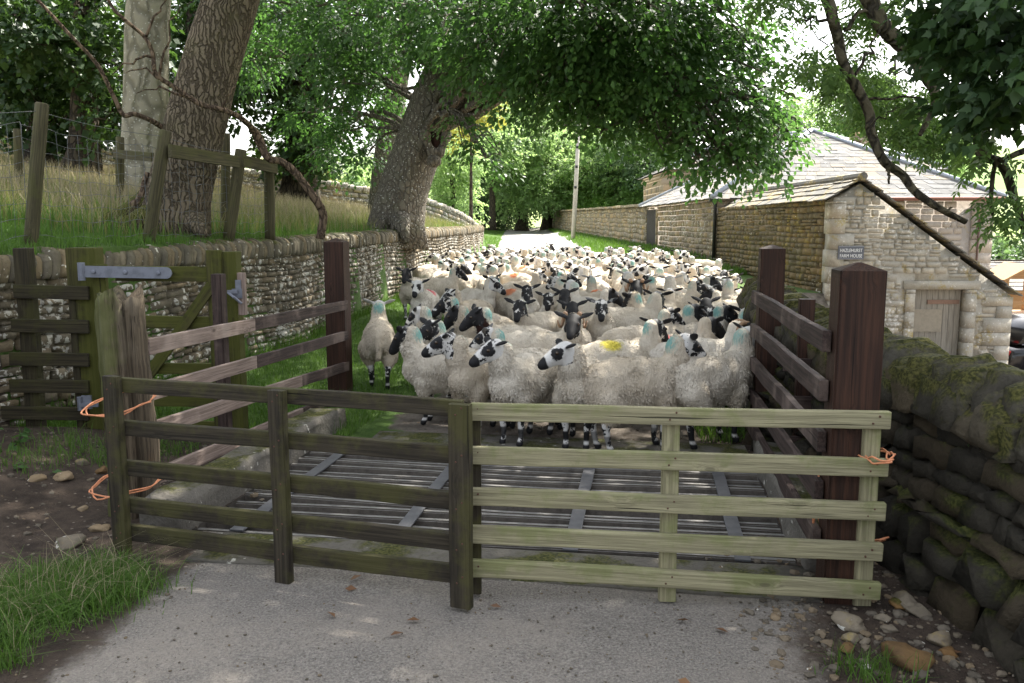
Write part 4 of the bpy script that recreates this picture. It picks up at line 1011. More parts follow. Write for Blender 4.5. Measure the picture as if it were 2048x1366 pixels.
add_tube(mb, [c+Vector((-.05,-.03,.0)), c+Vector((.0,-.06,-.03)), c+Vector((.05,-.03,-.085))], .011, 7); add_box(mb, c.x+.0, c.x+.045, c.y-.01, c.y+.0, c.z+.031, c.z+.10)
mb.build('latch', MAT['galv'], gt, smooth=False)
mb = MB(); c = wq(172, 805, -.1)-gt.location
add_box(mb, c.x-.03, c.x+.05, c.y-.012, c.y, c.z-.05, c.z+.06); add_tube(mb, [c+Vector((-.04,-.02,-.06)), c+Vector((-.04,-.02,.05))], .02, 8); add_box(mb, c.x-.05, c.x+.11, c.y-.03, c.y-.013, c.z-.03, c.z+.0)
mb.build('lower_hinge', MAT['galv'], gt, smooth=False)
# ---- side panel between gate and wall
sp = empty('fence_panel', wq(90, 880), 'dark slatted fence panel between the hand gate and the stone wall', 'fence')
vboard('post', 76, 496, 880, 32, .09, MAT['sidepanel'], sp, .04, 20); vboard('post', 168, 590, 885, 14, .08, MAT['sidepanel'], sp, .03, 21)
for k, (u0, v) in enumerate(((28, 584), (24, 652), (20, 719), (20, 772), (4, 827), (-10, 869))):
    hboard('slat', u0, v-1, 178, v+1, 27 if k < 5 else 32, .03, MAT['sidepanel'], sp, -.03, 22+k)
# ================================================================ WIRE FENCE IN THE FIELD
wf = empty('wire_fence', (-4.2, 9, 1.5), 'stock wire fence on leaning round posts along the top of the left wall', 'fence')
WO = -wf.location
def rpost(ut, vt, ub, vb, Y, rpx, seed, par=wf, Yt=None):
    a = W(ub, vb, Y); b = W(ut, vt, Yt or Y); a = a-(b-a)*.08; r = rpx*Y/F
    mb = MB(); L = (b-a).length
    add_tube(mb, [(L*f, 0, 0) for f in np.linspace(0, 1, 8)]+[(L+.01, 0, 0)], [r*1.03]*7+[r*.97, r*.75], 14, .03, seed=seed)
    o = mb.build('post', MAT['fieldpost'], par); x = (b-a).normalized(); y = Vector((0,0,1)).cross(x).normalized(); z = x.cross(y)
    o.rotation_euler = Matrix((x, y, z)).transposed().to_euler(); o.location = a-par.location
    return a, b
fp = [rpost(84, 208, 62, 484, 8.0, 13, 1), rpost(331, 262, 298, 478, 9.6, 12, 2), rpost(482, 300, 458, 472, 11.0, 11, 3), rpost(538, 318, 540, 468, 11.9, 10, 4)]
rpost(452, 268, 450, 462, 12.4, 8.5, 5); rpost(34, 259, 40, 415, 14.5, 7.5, 6); rpost(240, 275, 240, 412, 14.2, 8, 7)
def hb2(u0, v0, Y0, u1, v1, Y1, wpx, t, seed):
    return board('rail', W(u0, v0, Y0), W(u1, v1, Y1), wpx*(Y0+Y1)/2/F, t, MAT['fieldpost'], wf, seed=seed)
hb2(340, 302, 9.5, 476, 324, 10.85, 24, .05, 1); hb2(484, 322, 10.95, 552, 336, 11.8, 22, .05, 2)
hb2(228, 308, 14.0, 305, 314, 13.2, 17, .05, 3)
mb = MB()
def net(P0, P1, h0, h1, nh, nv, r=.0022, seed=0):
    rs = np.random.default_rng(seed)
    P0 = np.array(P0); P1 = np.array(P1)
    fr_ = np.array([0, .16, .30, .43, .55, .66, .77, .88, 1.0])[:nh] if nh > 3 else np.linspace(0, 1, nh)
    ph = rs.uniform(0, 6)
    sag = lambda f, g: np.array([0, 0, -.03*math.sin(f*math.pi)+.012*math.sin(f*23+g*5+ph)])
    for g in fr_:
        add_tube(mb, [P0*(1-f)+P1*f+np.array([0,0,(h0*(1-f)+h1*f)*g])+sag(f, g) for f in np.linspace(0, 1, 24)], r*(1.3 if g in (0, 1.0) else 1), 4)
    for f in np.linspace(0, 1, nv):
        add_tube(mb, [P0*(1-f)+P1*f+np.array([rs.normal(0,.006), 0,(h0*(1-f)+h1*f)*g])+sag(f, g) for g in np.linspace(0, 1, 6)], r*.85, 4)
def pt(p, f): a, b = p; q = a.lerp(b, f); return (q.x, q.y-.05, q.z)
pW = (Vector((-4.95, 5.5, 1.2)), Vector((-4.95, 5.5, 2.5)))
for A_, B_, n_ in ((pW, fp[0], 17), (fp[0], fp[1], 13), (fp[1], fp[2], 11), (fp[2], fp[3], 7)):
    a0 = np.array(pt(A_, .12)); a1 = np.array(pt(A_, .86)); b0_ = np.array(pt(B_, .12)); b1_ = np.array(pt(B_, .86))
    net(a0, b0_, np.linalg.norm(a1-a0), np.linalg.norm(b1_-b0_), 9, n_, seed=n_)
    add_tube(mb, [a1*(1-f)+b1_*f+np.array([0,0,.12-.03*math.sin(f*3.14)]) for f in np.linspace(0,1,16)], .003, 4)
mb2 = [v+np.array(WO) for v in mb.v]; mb.v = mb2
mb.build('wire_netting', MAT['wire'], wf)
# ================================================================ SHEEP
def wool_mat():
    t = NT('cream_wool'); o = t.obj(); r = rnd_obj(t); rn = t.attr('rnd'); tip = t.attr('tip')
    off = t.n('CombineXYZ'); t.set(off.inputs[0], t.math('MULTIPLY', r, 31.0)); v = t.n('VectorMath', operation='ADD'); t.set(v.inputs[0], o); t.set(v.inputs[1], off.outputs[0]); v = v.outputs[0]
    n = t.noise(v, 6, 5, 0.65); n2 = t.noise(v, 42, 3, 0.6)
    c = t.mix(t.ss(n, 0.3, 0.7), (0.55,0.475,0.37), (0.71,0.635,0.525))
    c = t.mix(t.math('MULTIPLY', t.ss(rn, 0.2, 1.0), 0.45), c, (0.80,0.74,0.64))
    c = t.mix(t.math('MULTIPLY', t.ss(r, 0.35, 1.0), 0.55), c, (0.50,0.41,0.30)); c = t.mix(t.math('MULTIPLY', t.ss(r, 0.45, 0.0), 0.35), c, (0.78,0.74,0.67))
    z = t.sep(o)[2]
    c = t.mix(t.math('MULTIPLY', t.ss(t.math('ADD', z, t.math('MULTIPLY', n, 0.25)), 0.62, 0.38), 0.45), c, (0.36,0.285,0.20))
    tl = t.attr('teal'); te = t.attr('teal_mark', 'OBJECT')
    f = t.math('MULTIPLY', t.ss(t.math('ADD', tl, t.math('MULTIPLY', t.math('SUBTRACT', t.noise(t.mapping(v, (1,1,.35)), 70, 3, .7), 0.5), 1.3)), 0.35, 0.95), te)
    c = t.mix(t.math('MULTIPLY', f, 0.8), c, (0.10,0.36,0.34))
    mk = t.attr('mk'); mc = t.attr('mark_colour', 'OBJECT', 'Color'); ms = t.attr('mark', 'OBJECT')
    f = t.math('MULTIPLY', t.ss(t.math('ADD', mk, t.math('MULTIPLY', t.math('SUBTRACT', n2, 0.5), 0.8)), 0.40, 0.85), ms)
    c = t.mix(t.math('MULTIPLY', f, 0.85), c, mc)
    dk = t.attr('dark_patch', 'OBJECT'); f = t.math('MULTIPLY', t.ss(t.math('ADD', t.attr('nk'), t.math('MULTIPLY', t.math('SUBTRACT', n, 0.5), 1.2)), 0.45, 0.6), dk)
    c = t.mix(f, c, (0.035,0.018,0.015))
    cr = t.noise(t.mapping(v, (34, 34, 9)), 1.0, 3, 0.6, 0.8); p = t.principled(c, 0.95, t.bump(t.math('ADD', t.math('MULTIPLY', cr, 1.6), t.math('ADD', n2, t.noise(v, 110, 2))), 0.9, 0.016), 0.08)
    return t.done(p)
def hide_mat():
    t = NT('black_and_white_sheep_hair'); o = t.obj(); r = rnd_obj(t)
    off = t.n('CombineXYZ'); t.set(off.inputs[0], t.math('MULTIPLY', r, 53.0)); v = t.n('VectorMath', operation='ADD'); t.set(v.inputs[0], o); t.set(v.inputs[1], off.outputs[0]); v = v.outputs[0]
    n = t.noise(v, 15, 4, 0.6); n2 = t.noise(v, 55, 3, 0.6); nn = t.math('ADD', t.math('MULTIPLY', n, 0.85), t.math('MULTIPLY', n2, 0.15))
    ht = t.attr('ht'); ear = t.attr('ear'); eye = t.attr('eyed'); hd = t.attr('head'); face = t.attr('face', 'OBJECT'); nose = t.attr('nose', 'OBJECT'); earp = t.attr('earp', 'OBJECT')
    jit = t.math('MULTIPLY', t.math('SUBTRACT', nn, 0.5), 0.22)
    mz = t.math('MULTIPLY', t.ss(t.math('ADD', ht, jit), 0.74, 0.80), nose)
    er = t.math('MULTIPLY', ear, earp)
    ey = t.ss(t.math('ADD', eye, t.math('MULTIPLY', jit, 0.55)), 0.060, 0.048)
    mo = t.math('MULTIPLY', t.ss(nn, t.math('SUBTRACT', 0.74, t.math('MULTIPLY', face, 0.52)), t.math('SUBTRACT', 0.78, t.math('MULTIPLY', face, 0.52))), t.ss(ht, -0.5, -0.2))
    blk = t.math('MAXIMUM', t.math('MAXIMUM', mz, er), t.math('MAXIMUM', ey, mo))
    white_nose = t.math('MULTIPLY', t.ss(ht, 0.70, 0.82), t.math('SUBTRACT', 1.0, nose)); blk = t.math('MULTIPLY', blk, t.math('SUBTRACT', 1.0, white_nose))
    z = t.sep(o)[2]
    leg = t.math('MAXIMUM', t.ss(z, 0.065, 0.045), t.ss(nn, 0.50, 0.53))
    knee = t.ss(t.math('ABSOLUTE', t.math('SUBTRACT', z, 0.12)), 0.05, 0.03); leg = t.math('MAXIMUM', leg, t.math('MULTIPLY', knee, t.ss(r, 0.3, 0.5)))
    f = t.mix(hd, leg, blk)
    c = t.mix(f, t.mix(n2, (0.50,0.475,0.44), (0.66,0.64,0.61)), t.mix(n2, (0.007,0.007,0.008), (0.02,0.019,0.02)))
    return t.done(t.principled(c, 0.7, t.bump(t.math('ADD', n2, t.noise(v, 160, 2)), 0.35, 0.004), 0.25))
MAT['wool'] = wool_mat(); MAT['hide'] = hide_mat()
MAT['eye'] = plain('amber_eye', (0.035,0.018,0.006), 0.12, 0, 5, 0, 0, 0.7)
MAT['horn'] = plain('tan_horn', (0.36,0.22,0.13), 0.6, 0, 25, 0.5, 0.4)
bm = bmesh.new(); bmesh.ops.create_icosphere(bm, subdivisions=2, radius=1.0); bm.verts.ensure_lookup_table()
ICO_V = np.array([v.co[:] for v in bm.verts]); ICO_F = np.array([[v.index for v in f.verts] for f in bm.faces]); bm.free()
def chain(mb, pts, flat=1.0):
    for (p0, r0), (p1, r1) in zip(pts[:-1], pts[1:]):
        p0 = np.array(p0, float); p1 = np.array(p1, float); L = np.linalg.norm(p1-p0); n = max(2, int(L/(0.35*max(min(r0, r1), .02)))+1)
        for f in np.linspace(0, 1, n):
            c = p0*(1-f)+p1*f; r = r0*(1-f)+r1*f; V = ICO_V*r; V = V*np.array([1, flat, 1]); mb.add(V+c, ICO_F)
def remesh(mb, voxel, smooth=4):
    o = mb.build('tmp', [], None); m = o.modifiers.new('r', 'REMESH'); m.mode = 'VOXEL'; m.voxel_size = voxel
    m = o.modifiers.new('s', 'SMOOTH'); m.factor = .5; m.iterations = smooth
    dg = bpy.context.evaluated_depsgraph_get(); me = bpy.data.meshes.new_from_object(o.evaluated_get(dg)); old = o.data
    bpy.data.objects.remove(o); bpy.data.meshes.remove(old); return me
def rz(a): c, s = math.cos(a), math.sin(a); return np.array([[c,-s,0],[s,c,0],[0,0,1]])
def vget(me):
    v = np.empty(len(me.vertices)*3, np.float32); me.vertices.foreach_get('co', v); n = np.empty_like(v); me.vertices.foreach_get('normal', n); return v.reshape(-1,3).astype(float), n.reshape(-1,3).astype(float)
def setatt(me, name, val):
    a = me.attributes.new(name, 'FLOAT', 'POINT'); a.data.foreach_set('value', np.asarray(val, np.float32))
SHEEP = {}
def variant(yaw, pitch=38, up=1.0, shag=False, stride=0, horns=False, roll=0.0):
    """pose of a sheep: (body mesh, fleece mesh, eye meshes, horn meshes)"""
    key = (yaw, pitch, up, shag, stride, horns, roll)
    if key in SHEEP: return SHEEP[key]
    seed = abs(hash(key)) % 9999 if False else len(SHEEP)+1
    rs = np.random.default_rng(seed); ys = R(yaw)
    nb = np.array([.245, 0, .60]); mid = nb+rz(ys*.22)@np.array([.095, 0, .10+.02*up]); poll = nb+rz(ys*.45)@np.array([.165, 0, .255*up])
    hp = R(pitch); D = rz(ys)@np.array([math.cos(hp), 0, -math.sin(hp)]); Sd = rz(ys)@np.array([0, 1., 0]); U = np.cross(D, Sd)*1.0
    if U[2] < 0: U = -U
    HS = .97; H = lambda a, s, u: poll+(D*a+Sd*s+U*u)*HS
    mb = MB()
    # trunk, neck, head, legs, tail: one continuous skin
    chain(mb, [((-.29,0,.53),.17), ((0,0,.53),.19), ((.20,0,.52),.175)], .82)
    chain(mb, [((.19,0,.55),.15), (nb,.12), (mid,.095), (poll-D*.015,.075)])
    chain(mb, [(H(0,0,.0),.076), (H(.07,0,.004),.068), (H(.13,0,.002),.054), (H(.19,0,-.006),.045), (H(.222,0,-.016),.041)])
    chain(mb, [(H(.05,0,-.045),.053), (H(.13,0,-.036),.036), (H(.205,0,-.037),.029)])
    for s in (-1, 1):
        ex = H(.075, s*.046, .026); mb.add(ICO_V*np.array([.026]*3)+ex, ICO_F)
        # ear: flattened, held out to the side
        e0 = H(-.012, s*.058, .038); eD = (Sd*s*.94+np.array([0,0,.10+.22*rs.random()])-D*.16); eD /= np.linalg.norm(eD)
        eN = np.cross(eD, D); eN /= np.linalg.norm(eN); eW = np.cross(eN, eD)
        V = ICO_V.copy(); V[:, 0] *= .085; V[:, 1] *= .038*(1-.25*ICO_V[:, 0]); V[:, 2] *= .0135
        mb.add(e0+eD*.078+V[:, :1]*eD+V[:, 1:2]*eW+V[:, 2:]*eN, ICO_F)
    fx = [.05, -.04] if stride else [.0, .0]; hx = [-.10, .07] if stride else [.02, -.02]
    for k, s in enumerate((-1, 1)):
        f = fx[k]; lift = .05 if stride and k == 1 else 0
        chain(mb, [((.19,s*.10,.43),.072), ((.20+f*.5,s*.095,.24),.034), ((.195+f,s*.09,.215),.032), ((.185+f*1.3,s*.085,.085),.0235), ((.195+f*1.4,s*.085,.055),.027), ((.212+f*1.4,s*.085,.028),.031)])
        h = hx[k]
        chain(mb, [((-.26,s*.11,.44),.10), ((-.21+h*.6,s*.115,.36),.08), ((-.32+h,s*.10,.235),.035), ((-.315+h*1.1,s*.095,.21),.033), ((-.29+h*1.2,s*.09,.085),.0245), ((-.28+h*1.2,s*.09,.055),.028), ((-.265+h*1.2,s*.09,.028),.032)])
    body = remesh(mb, .0125); v, n = vget(body)
    rel = v-poll; ht = rel@D/.232; lat = np.abs(rel@Sd); upv = rel@U
    dh = np.minimum.reduce([np.linalg.norm(v-H(a, 0, 0), axis=1) for a in (0, .06, .12, .18, .22)])
    ear = sstep(.072, .090, lat)*(dh < .28)
    head = ((dh < .115) | (ear > .1)) & (v[:, 2] > .45)
    eyed = np.minimum(np.linalg.norm(v-H(.080, .058, .03), axis=1), np.linalg.norm(v-H(.080, -.058, .03), axis=1))
    setatt(body, 'ht', np.where(head, ht, -1)); setatt(body, 'ear', ear); setatt(body, 'eyed', eyed); setatt(body, 'head', head.astype(float))
    body.materials.clear(); body.materials.append(MAT['hide'])
    for p in body.polygons: p.use_smooth = True
    # fleece
    mb = MB(); g = .012 if shag else 0
    chain(mb, [((-.31,0,.535),.185+g), ((-.19,0,.54),.212+g), ((0,0,.535),.222+g), ((.15,0,.53),.212+g), ((.26,0,.545),.165+g)], .86)
    chain(mb, [((-.23,0,.48),.17), ((.15,0,.475),.17)], .86)
    chain(mb, [((.20,0,.58),.165+g), (nb+[.015,0,0],.130+g), (mid,.103+g), (poll-D*.098-np.array([0,0,.050])+(mid-poll)*.12,.080)])
    for k, s in enumerate((-1, 1)):
        f = fx[k]; h = hx[k]
        chain(mb, [((.19,s*.10,.44),.10), ((.195+f*.4,s*.10,.33),.058)]); chain(mb, [((-.275,s*.11,.46),.125), ((-.23+h*.6,s*.115,.37),.10), ((-.30+h*.9,s*.105,.28),.052)])
    chain(mb, [((-.475,0,.60),.05), ((-.515,0,.50),.045), ((-.52,0,.38),.034)])
    fl = remesh(mb, .02, 3); v, n = vget(fl)
    dsp = np.array([mnoise.noise(Vector(p)*8+Vector((seed,0,0)))*.010+mnoise.noise(Vector(p)*26)*.006 for p in v]); v2 = v+n*dsp[:, None]
    lt = np.array([p.loop_total for p in fl.polygons]); assert True
    tri = []; quads = []
    for p in fl.polygons: (quads if p.loop_total == 4 else tri).append(list(p.vertices))
    nape = mid*.30+poll*.70-rz(ys*.45)@np.array([.105,0,-.035]); pass
    def atts(q):
        teal = np.clip(1.25-np.linalg.norm(q-nape, axis=1)/.105, 0, 1.2)
        dm = np.sqrt(((q[:, 0]+.11)/.14)**2+((np.abs(q[:, 1])-.08)/.12)**2+((q[:, 2]-.72)/.11)**2)
        nk = np.clip(1.3-np.linalg.norm((q-(mid+rz(ys*.3)@np.array([-.02,.10,-.03])))/np.array([.14,.12,.17]), axis=1), 0, 1.3)
        return dict(teal=teal, mk=np.clip(1.35-dm, 0, 1.2), nk=nk)
    out = MB()
    if quads: 
        out.add(v2, np.array(quads), 0, rnd=.3, tip=0, **atts(v2))
        if tri: out.f.append(np.array(tri)); out.m.append(np.zeros(len(tri), np.int32))
    N = 16000 if shag else 9000
    pick = rs.integers(0, len(quads), N); Qa = np.array(quads)[pick]; w4 = rs.dirichlet([1,1,1,1], N)
    P = (v2[Qa]*w4[:, :, None]).sum(1); Nn = (n[Qa]*w4[:, :, None]).sum(1); Nn /= np.linalg.norm(Nn, axis=1)[:, None]+1e-9
    # wool lies in loose locks that share a direction
    cl = np.array([[mnoise.noise(Vector(p)*7+Vector((3,0,0))), mnoise.noise(Vector(p)*7+Vector((0,9,0))), mnoise.noise(Vector(p)*7+Vector((0,0,5)))] for p in P])
    ln = (rs.uniform(.016,.031,N) if shag else rs.uniform(.010,.021,N))*(1-.45*np.clip(atts(P)['teal'],0,1)); wd = (rs.uniform(.0035,.0075,N) if shag else rs.uniform(.004,.0075,N))
    G_ = np.array([0,0,-1.]); d1 = Nn*(.36 if shag else .40)+G_*(.55 if shag else .42)+cl*.55+rs.normal(0,.15,(N,3)); d1 /= np.linalg.norm(d1, axis=1)[:, None]
    d2 = d1*.6+G_*.45+cl*.4+Nn*.05; d2 /= np.linalg.norm(d2, axis=1)[:, None]
    sdv = np.cross(d1, Nn+rs.normal(0,.3,(N,3))); sdv /= np.linalg.norm(sdv, axis=1)[:, None]+1e-9
    r0 = P-Nn*.006; m0 = r0+d1*ln[:, None]*.6; t0_ = m0+d2*ln[:, None]*.6
    V = np.stack([r0-sdv*wd[:, None], r0+sdv*wd[:, None], m0-sdv*wd[:, None]*.85, m0+sdv*wd[:, None]*.85, t0_], 1).reshape(-1, 3)
    k = np.arange(N)*5
    at = atts(P); rep = {q: np.repeat(a, 5) for q, a in at.items()}
    out.add(V, np.stack([k, k+1, k+3, k+2], 1), 0, rnd=np.repeat(rs.random(N), 5), tip=np.tile([0,0,.5,.5,1], N), **rep)
    out.f.append(np.stack([k+2, k+3, k+4], 1)+len(v2)); out.m.append(np.zeros(N, np.int32))
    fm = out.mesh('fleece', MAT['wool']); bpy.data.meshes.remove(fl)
    eyes = []
    for s in (-1, 1):
        q = MB(); q.add(ICO_V*.0145+H(.080, s*.062, .031), ICO_F); eyes.append(q.mesh('eye', MAT['eye']))
    hm = []
    if horns:
        for s in (-1, 1):
            q = MB(); pts = []
            for a in np.linspace(0, 1, 18):
                th = a*R(330); rr = .070*(1-.2*a); cx = H(-.015, s*(.070+.085*a), -.012)
                pts.append(cx+(U*math.cos(th)-D*math.sin(th))*rr-U*.02+U*(.03-.03*a))
            add_tube(q, pts, [.025*(1-.72*(i/17))*(1+.06*(i % 2)) for i in range(18)], 9); hm.append(q.mesh('horn', MAT['horn']))
    SHEEP[key] = (body, fm, eyes, hm); return SHEEP[key]
GROUP_SHEEP = 'sheep of the flock waiting behind the cattle grid'
PLACED = []
MARKS = {'orange': (0.75,0.22,0.08), 'yellow': (0.62,0.52,0.02), 'pink': (0.80,0.16,0.18), 'red': (0.80,0.10,0.14), 'aqua': (0.30,0.62,0.60)}
def sheep_at(x, y, heading, label, yaw=0, pitch=38, up=1.0, shag=False, stride=0, horns=False, face=.5, nose=1.0, earp=1.0, teal=1.0, mark=None, dark=0.0, scale=.95, eyes=True, z=None):
    body, fm, ey, hm = variant(yaw, pitch, up, shag, stride, horns)
    o = bpy.data.objects.new('sheep', body); col.objects.link(o); tag(o, label, 'sheep', GROUP_SHEEP)
    o.location = (x, y, float(zground(x, y)) if z is None else z); o.rotation_euler = (0, 0, R(90-heading)); o.scale = (scale, scale*1.0, scale)
    o['face'] = float(face); o['nose'] = float(nose); o['earp'] = float(earp)
    f = bpy.data.objects.new('fleece', fm); col.objects.link(f); f.parent = o
    f['teal_mark'] = float(teal); f['mark'] = 1.0 if mark else 0.0; f['mark_colour'] = MARKS.get(mark, (1.,1.,1.)); f['dark_patch'] = float(dark)
    if eyes:
        for m in ey: e = bpy.data.objects.new('eye', m); col.objects.link(e); e.parent = o
    for m in hm: e = bpy.data.objects.new('horn', m); col.objects.link(e); e.parent = o
    h = R(heading); PLACED.append((x, y, math.sin(h), math.cos(h))); return o
def hero(u, vb, heading, label, **k):
    sc = k.get('scale', .95); hb = .775*sc
    Y = 3.0
    while Y < 60:
        p = W(u, vb, Y)
        if p.z <= float(zlane(Y))+hb: break
        Y += .02
    return sheep_at(p.x, p.y, heading, label, **k)
S = hero
# front rank
S(757, 634, 352, 'lone sheep walking away over the grass left of the flock, teal streak down its neck', yaw=0, stride=1, face=.3, earp=.35, teal=1.0, scale=.95)
S(1160, 708, 192, 'front sheep standing square to the pale hurdle, white face with black nose turned sideways', yaw=-60, pitch=26, shag=True, face=.1, scale=.95)
S(1048, 704, 212, 'front sheep with large black eye patch and black nose, left of the square standing one', yaw=-30, pitch=26, shag=True, face=.35, scale=.95)
S(1276, 710, 76, 'shaggy front sheep side on behind the pale hurdle, looking away with teal nape', yaw=0, shag=True, teal=1.0, face=.4, scale=.98)
S(1424, 698, 60, 'stained front sheep at the right fence, side on, with its head turned away', yaw=0, teal=.8, face=.3, scale=1.0)
S(968, 692, 216, 'front sheep with mottled face in profile, second from the shaggy leftmost one', yaw=-60, pitch=26, shag=False, face=.45, scale=.97)
S(893, 688, 284, 'shaggy greyish front sheep with teal crown facing left at the flock edge', yaw=0, pitch=48, shag=True, face=.75, teal=1.0, scale=.93)
# second rank
S(938, 672, 292, 'sheep with black and white ears just behind the shaggy greyish leftmost one', yaw=60, face=.6, scale=.93, teal=.8)
S(905, 636, 275, 'grey faced sheep with teal nape looking left, lowest head near the lone walker', yaw=0, pitch=48, face=.2, teal=1.0, scale=.93, up=.9)
S(955, 620, 290, 'pale sheep with heavily mottled face looking left, behind the grey faced one', yaw=30, face=.6, scale=.95)
S(940, 596, 215, 'mottled sheep staring at the camera with black ears outstretched, in front of the grass gap', yaw=-30, face=.45, scale=.93)
S(985, 640, 272, 'black headed sheep in profile looking left, behind the mottled front one', yaw=0, pitch=48, face=.95, scale=.95)
S(1030, 645, 285, 'white sheep with dark brown patch on its neck facing left', yaw=30, face=.6, dark=1.0, scale=.97)
S(1062, 690, 280, 'tan bodied sheep with grey ears and teal nape directly behind the front pair', yaw=0, face=.4, earp=.8, teal=1.0, scale=.93)
S(1075, 656, 95, 'round grey bodied sheep side on with plain black head bent back to the camera', yaw=-100, pitch=30, face=1.0, teal=0, scale=.97)
S(1150, 648, 188, 'black faced horned sheep with white muzzle facing the camera behind the square standing one', yaw=0, horns=True, face=1.0, nose=0.0, teal=0, scale=.95)
S(1238, 674, 74, 'sheep with bright yellow mark on its back, side on behind the shaggy front one', yaw=30, mark='yellow', teal=1.0, face=.6, scale=.95)
S(1278, 646, 70, 'plain white sheep seen from behind above the yellow marked one', yaw=0, face=.5, teal=.5, scale=.93)
S(1345, 664, 95, 'black headed sheep with red splash on its rump behind the tan front one', yaw=30, mark='red', face=.95, teal=0, scale=.93)
S(1400, 670, 86, 'wide brownish sheep with curled horns bending down, side on above the stained one', yaw=0, pitch=55, up=.85, horns=True, face=.95, teal=0, scale=.97)
S(1480, 655, 25, 'tall sheep against the far brown post facing away with teal nape', yaw=0, teal=1.0, face=.3, scale=1.0)
S(1395, 640, 62, 'dark mottled sheep turning right with teal nape, left of the tall one', yaw=-30, face=.75, teal=1.0, scale=.93)
S(1345, 640, 45, 'black headed sheep facing away to the right with teal behind its ears', yaw=-30, face=1.0, teal=1.0, scale=.95)
# third rank
S(1316, 612, 310, 'curly sheep with lowered black head and teal nape facing left, beside the broad tan one', yaw=0, pitch=55, face=.9, teal=1.0, shag=True, scale=.95)
S(1252, 610, 88, 'broad tan sheep side on with its head hidden behind a curly neighbour', yaw=60, face=.6, teal=.4, scale=1.0)
S(1203, 618, 186, 'sheep with grey and white striped face facing the camera, one ear black', yaw=0, face=.55, earp=.7, teal=0, scale=.95)
S(1140, 622, 180, 'sheep with white blaze between wide black ears, just above the horned one', yaw=0, face=.75, teal=0, scale=.93)
S(1078, 620, 222, 'mottled faced sheep looking left over the round grey one', yaw=30, face=.6, scale=.95)
S(1100, 602, 186, 'small mottled face with drooping black ears, above the plain black head', yaw=0, face=.55, scale=.9)
S(1055, 588, 182, 'sheep with narrow black and white face straight on, right of the orange marked one', yaw=0, face=.65, teal=0, scale=.97)
S(1018, 574, 318, 'sheep with orange paint mark on its rump beside the grass gap', yaw=0, mark='orange', teal=1.0, face=.3, scale=.98)
S(952, 574, 140, 'pale sheep in the grass gap turning its mottled head to the right', yaw=30, face=.4, teal=0, scale=.97)
S(850, 577, 190, 'white faced sheep with black nose and pink mark, second from the wall', yaw=0, face=.05, mark='pink', teal=0, scale=.97)
S(825, 552, 188, 'sheep with thin dark face standing closest to the lichen wall', yaw=0, face=.8, earp=.4, teal=0, scale=1.0)
S(872, 552, 82, 'bright cream sheep side on behind the pink marked one, teal nape', yaw=0, face=.6, teal=1.0, scale=.97)
S(902, 542, 140, 'sheep with black head turned right by the lichen wall, behind the cream one', yaw=30, face=.95, teal=.8, scale=.95)
S(938, 538, 65, 'large shaded sheep with rounded back grazing beside the wall, facing away', yaw=0, pitch=48, face=.3, teal=.6, scale=1.0, up=.9)
S(978, 548, 15, 'round rumped sheep facing away just behind the grass gap', yaw=0, face=.4, teal=.7, scale=.97)
S(1130, 596, 184, 'black faced sheep with white nose stripe facing the camera in the middle of the flock', yaw=0, face=.97, teal=0, scale=.97)
S(1168, 598, 120, 'sheep with black head in profile looking right, mid flock', yaw=30, face=.95, teal=0, scale=.95)
S(1268, 580, 184, 'big curled horn ram with black face and pale muzzle facing the camera', yaw=0, horns=True, face=1.0, nose=.0, teal=0, scale=1.05)
S(1215, 580, 100, 'long bodied sheep with mottled face turned to the camera, left of the horned ram', yaw=-30, face=.5, teal=0, scale=.97)
S(1340, 582, 96, 'sunlit white sheep side on to the right of the horned ram', yaw=0, face=.6, teal=.5, scale=1.0)
S(1400, 614, 182, 'dark brown faced sheep with level ears staring out between bright backs', yaw=0, face=1.0, teal=0, scale=.93)
S(1438, 600, 92, 'dazzling white sheep stretched side on near the right edge of the flock', yaw=30, face=.4, teal=0, scale=1.0)
S(1472, 622, 128, 'black and white faced sheep looking right beside the mossy wall end', yaw=30, face=.8, teal=1.0, scale=.93)
S(1408, 582, 185, 'small white faced sheep with dark eyes facing the camera among bright backs', yaw=0, face=.1, teal=0, scale=.9)
S(1385, 570, 60, 'dark headed sheep turned away in the sunlit patch', yaw=-30, face=1.0, teal=.3, scale=.95)
S(1445, 632, 205, 'little mottled head peeping out between the tall one and the white one', yaw=-30, face=.5, teal=0, scale=.88)
# ---- the rest of the flock, packed up the lane
rs = np.random.default_rng(42); cand = []
def segd(p, q):
    """distance between two body axes"""
    best = 9
    for a in (-.24, 0, .24):
        for b in (-.24, 0, .24):
            d = math.hypot(p[0]+p[2]*a-q[0]-q[2]*b, p[1]+p[3]*a-q[1]-q[3]*b); best = min(best, d)
    return best
def right_edge(y): return float(np.interp(y, [9, 11, 13.5, 18, 21, 25, 27], [2.7, 3.0, 3.7, 4.75, 4.95, 4.6, 3.6]))
def left_edge(y): return float(np.interp(y, [10, 13, 14.5, 17.5, 20, 40], [1.2, .9, .4, -1.75, xwall(20)+.45, xwall(40)+.5]))
fill = []
for _ in range(14000):
    y = rs.uniform(10.5, 26.8); 
    le = left_edge(y) if y < 20 else float(xwall(y))+.45
    x = rs.uniform(le, right_edge(y)); q = rs.random()
    hd = rs.normal(0, 38) if q < .74 else (rs.choice([90, 270])+rs.normal(0, 25) if q < .92 else rs.normal(180, 25))
    c = (x, y, math.sin(R(hd)), math.cos(R(hd)))
    if all(segd(c, p) > .385 for p in PLACED+[f[0] for f in fill]): fill.append((c, hd))
    if len(fill) >= 190: break
fill.sort(key=lambda f: -f[0][1])
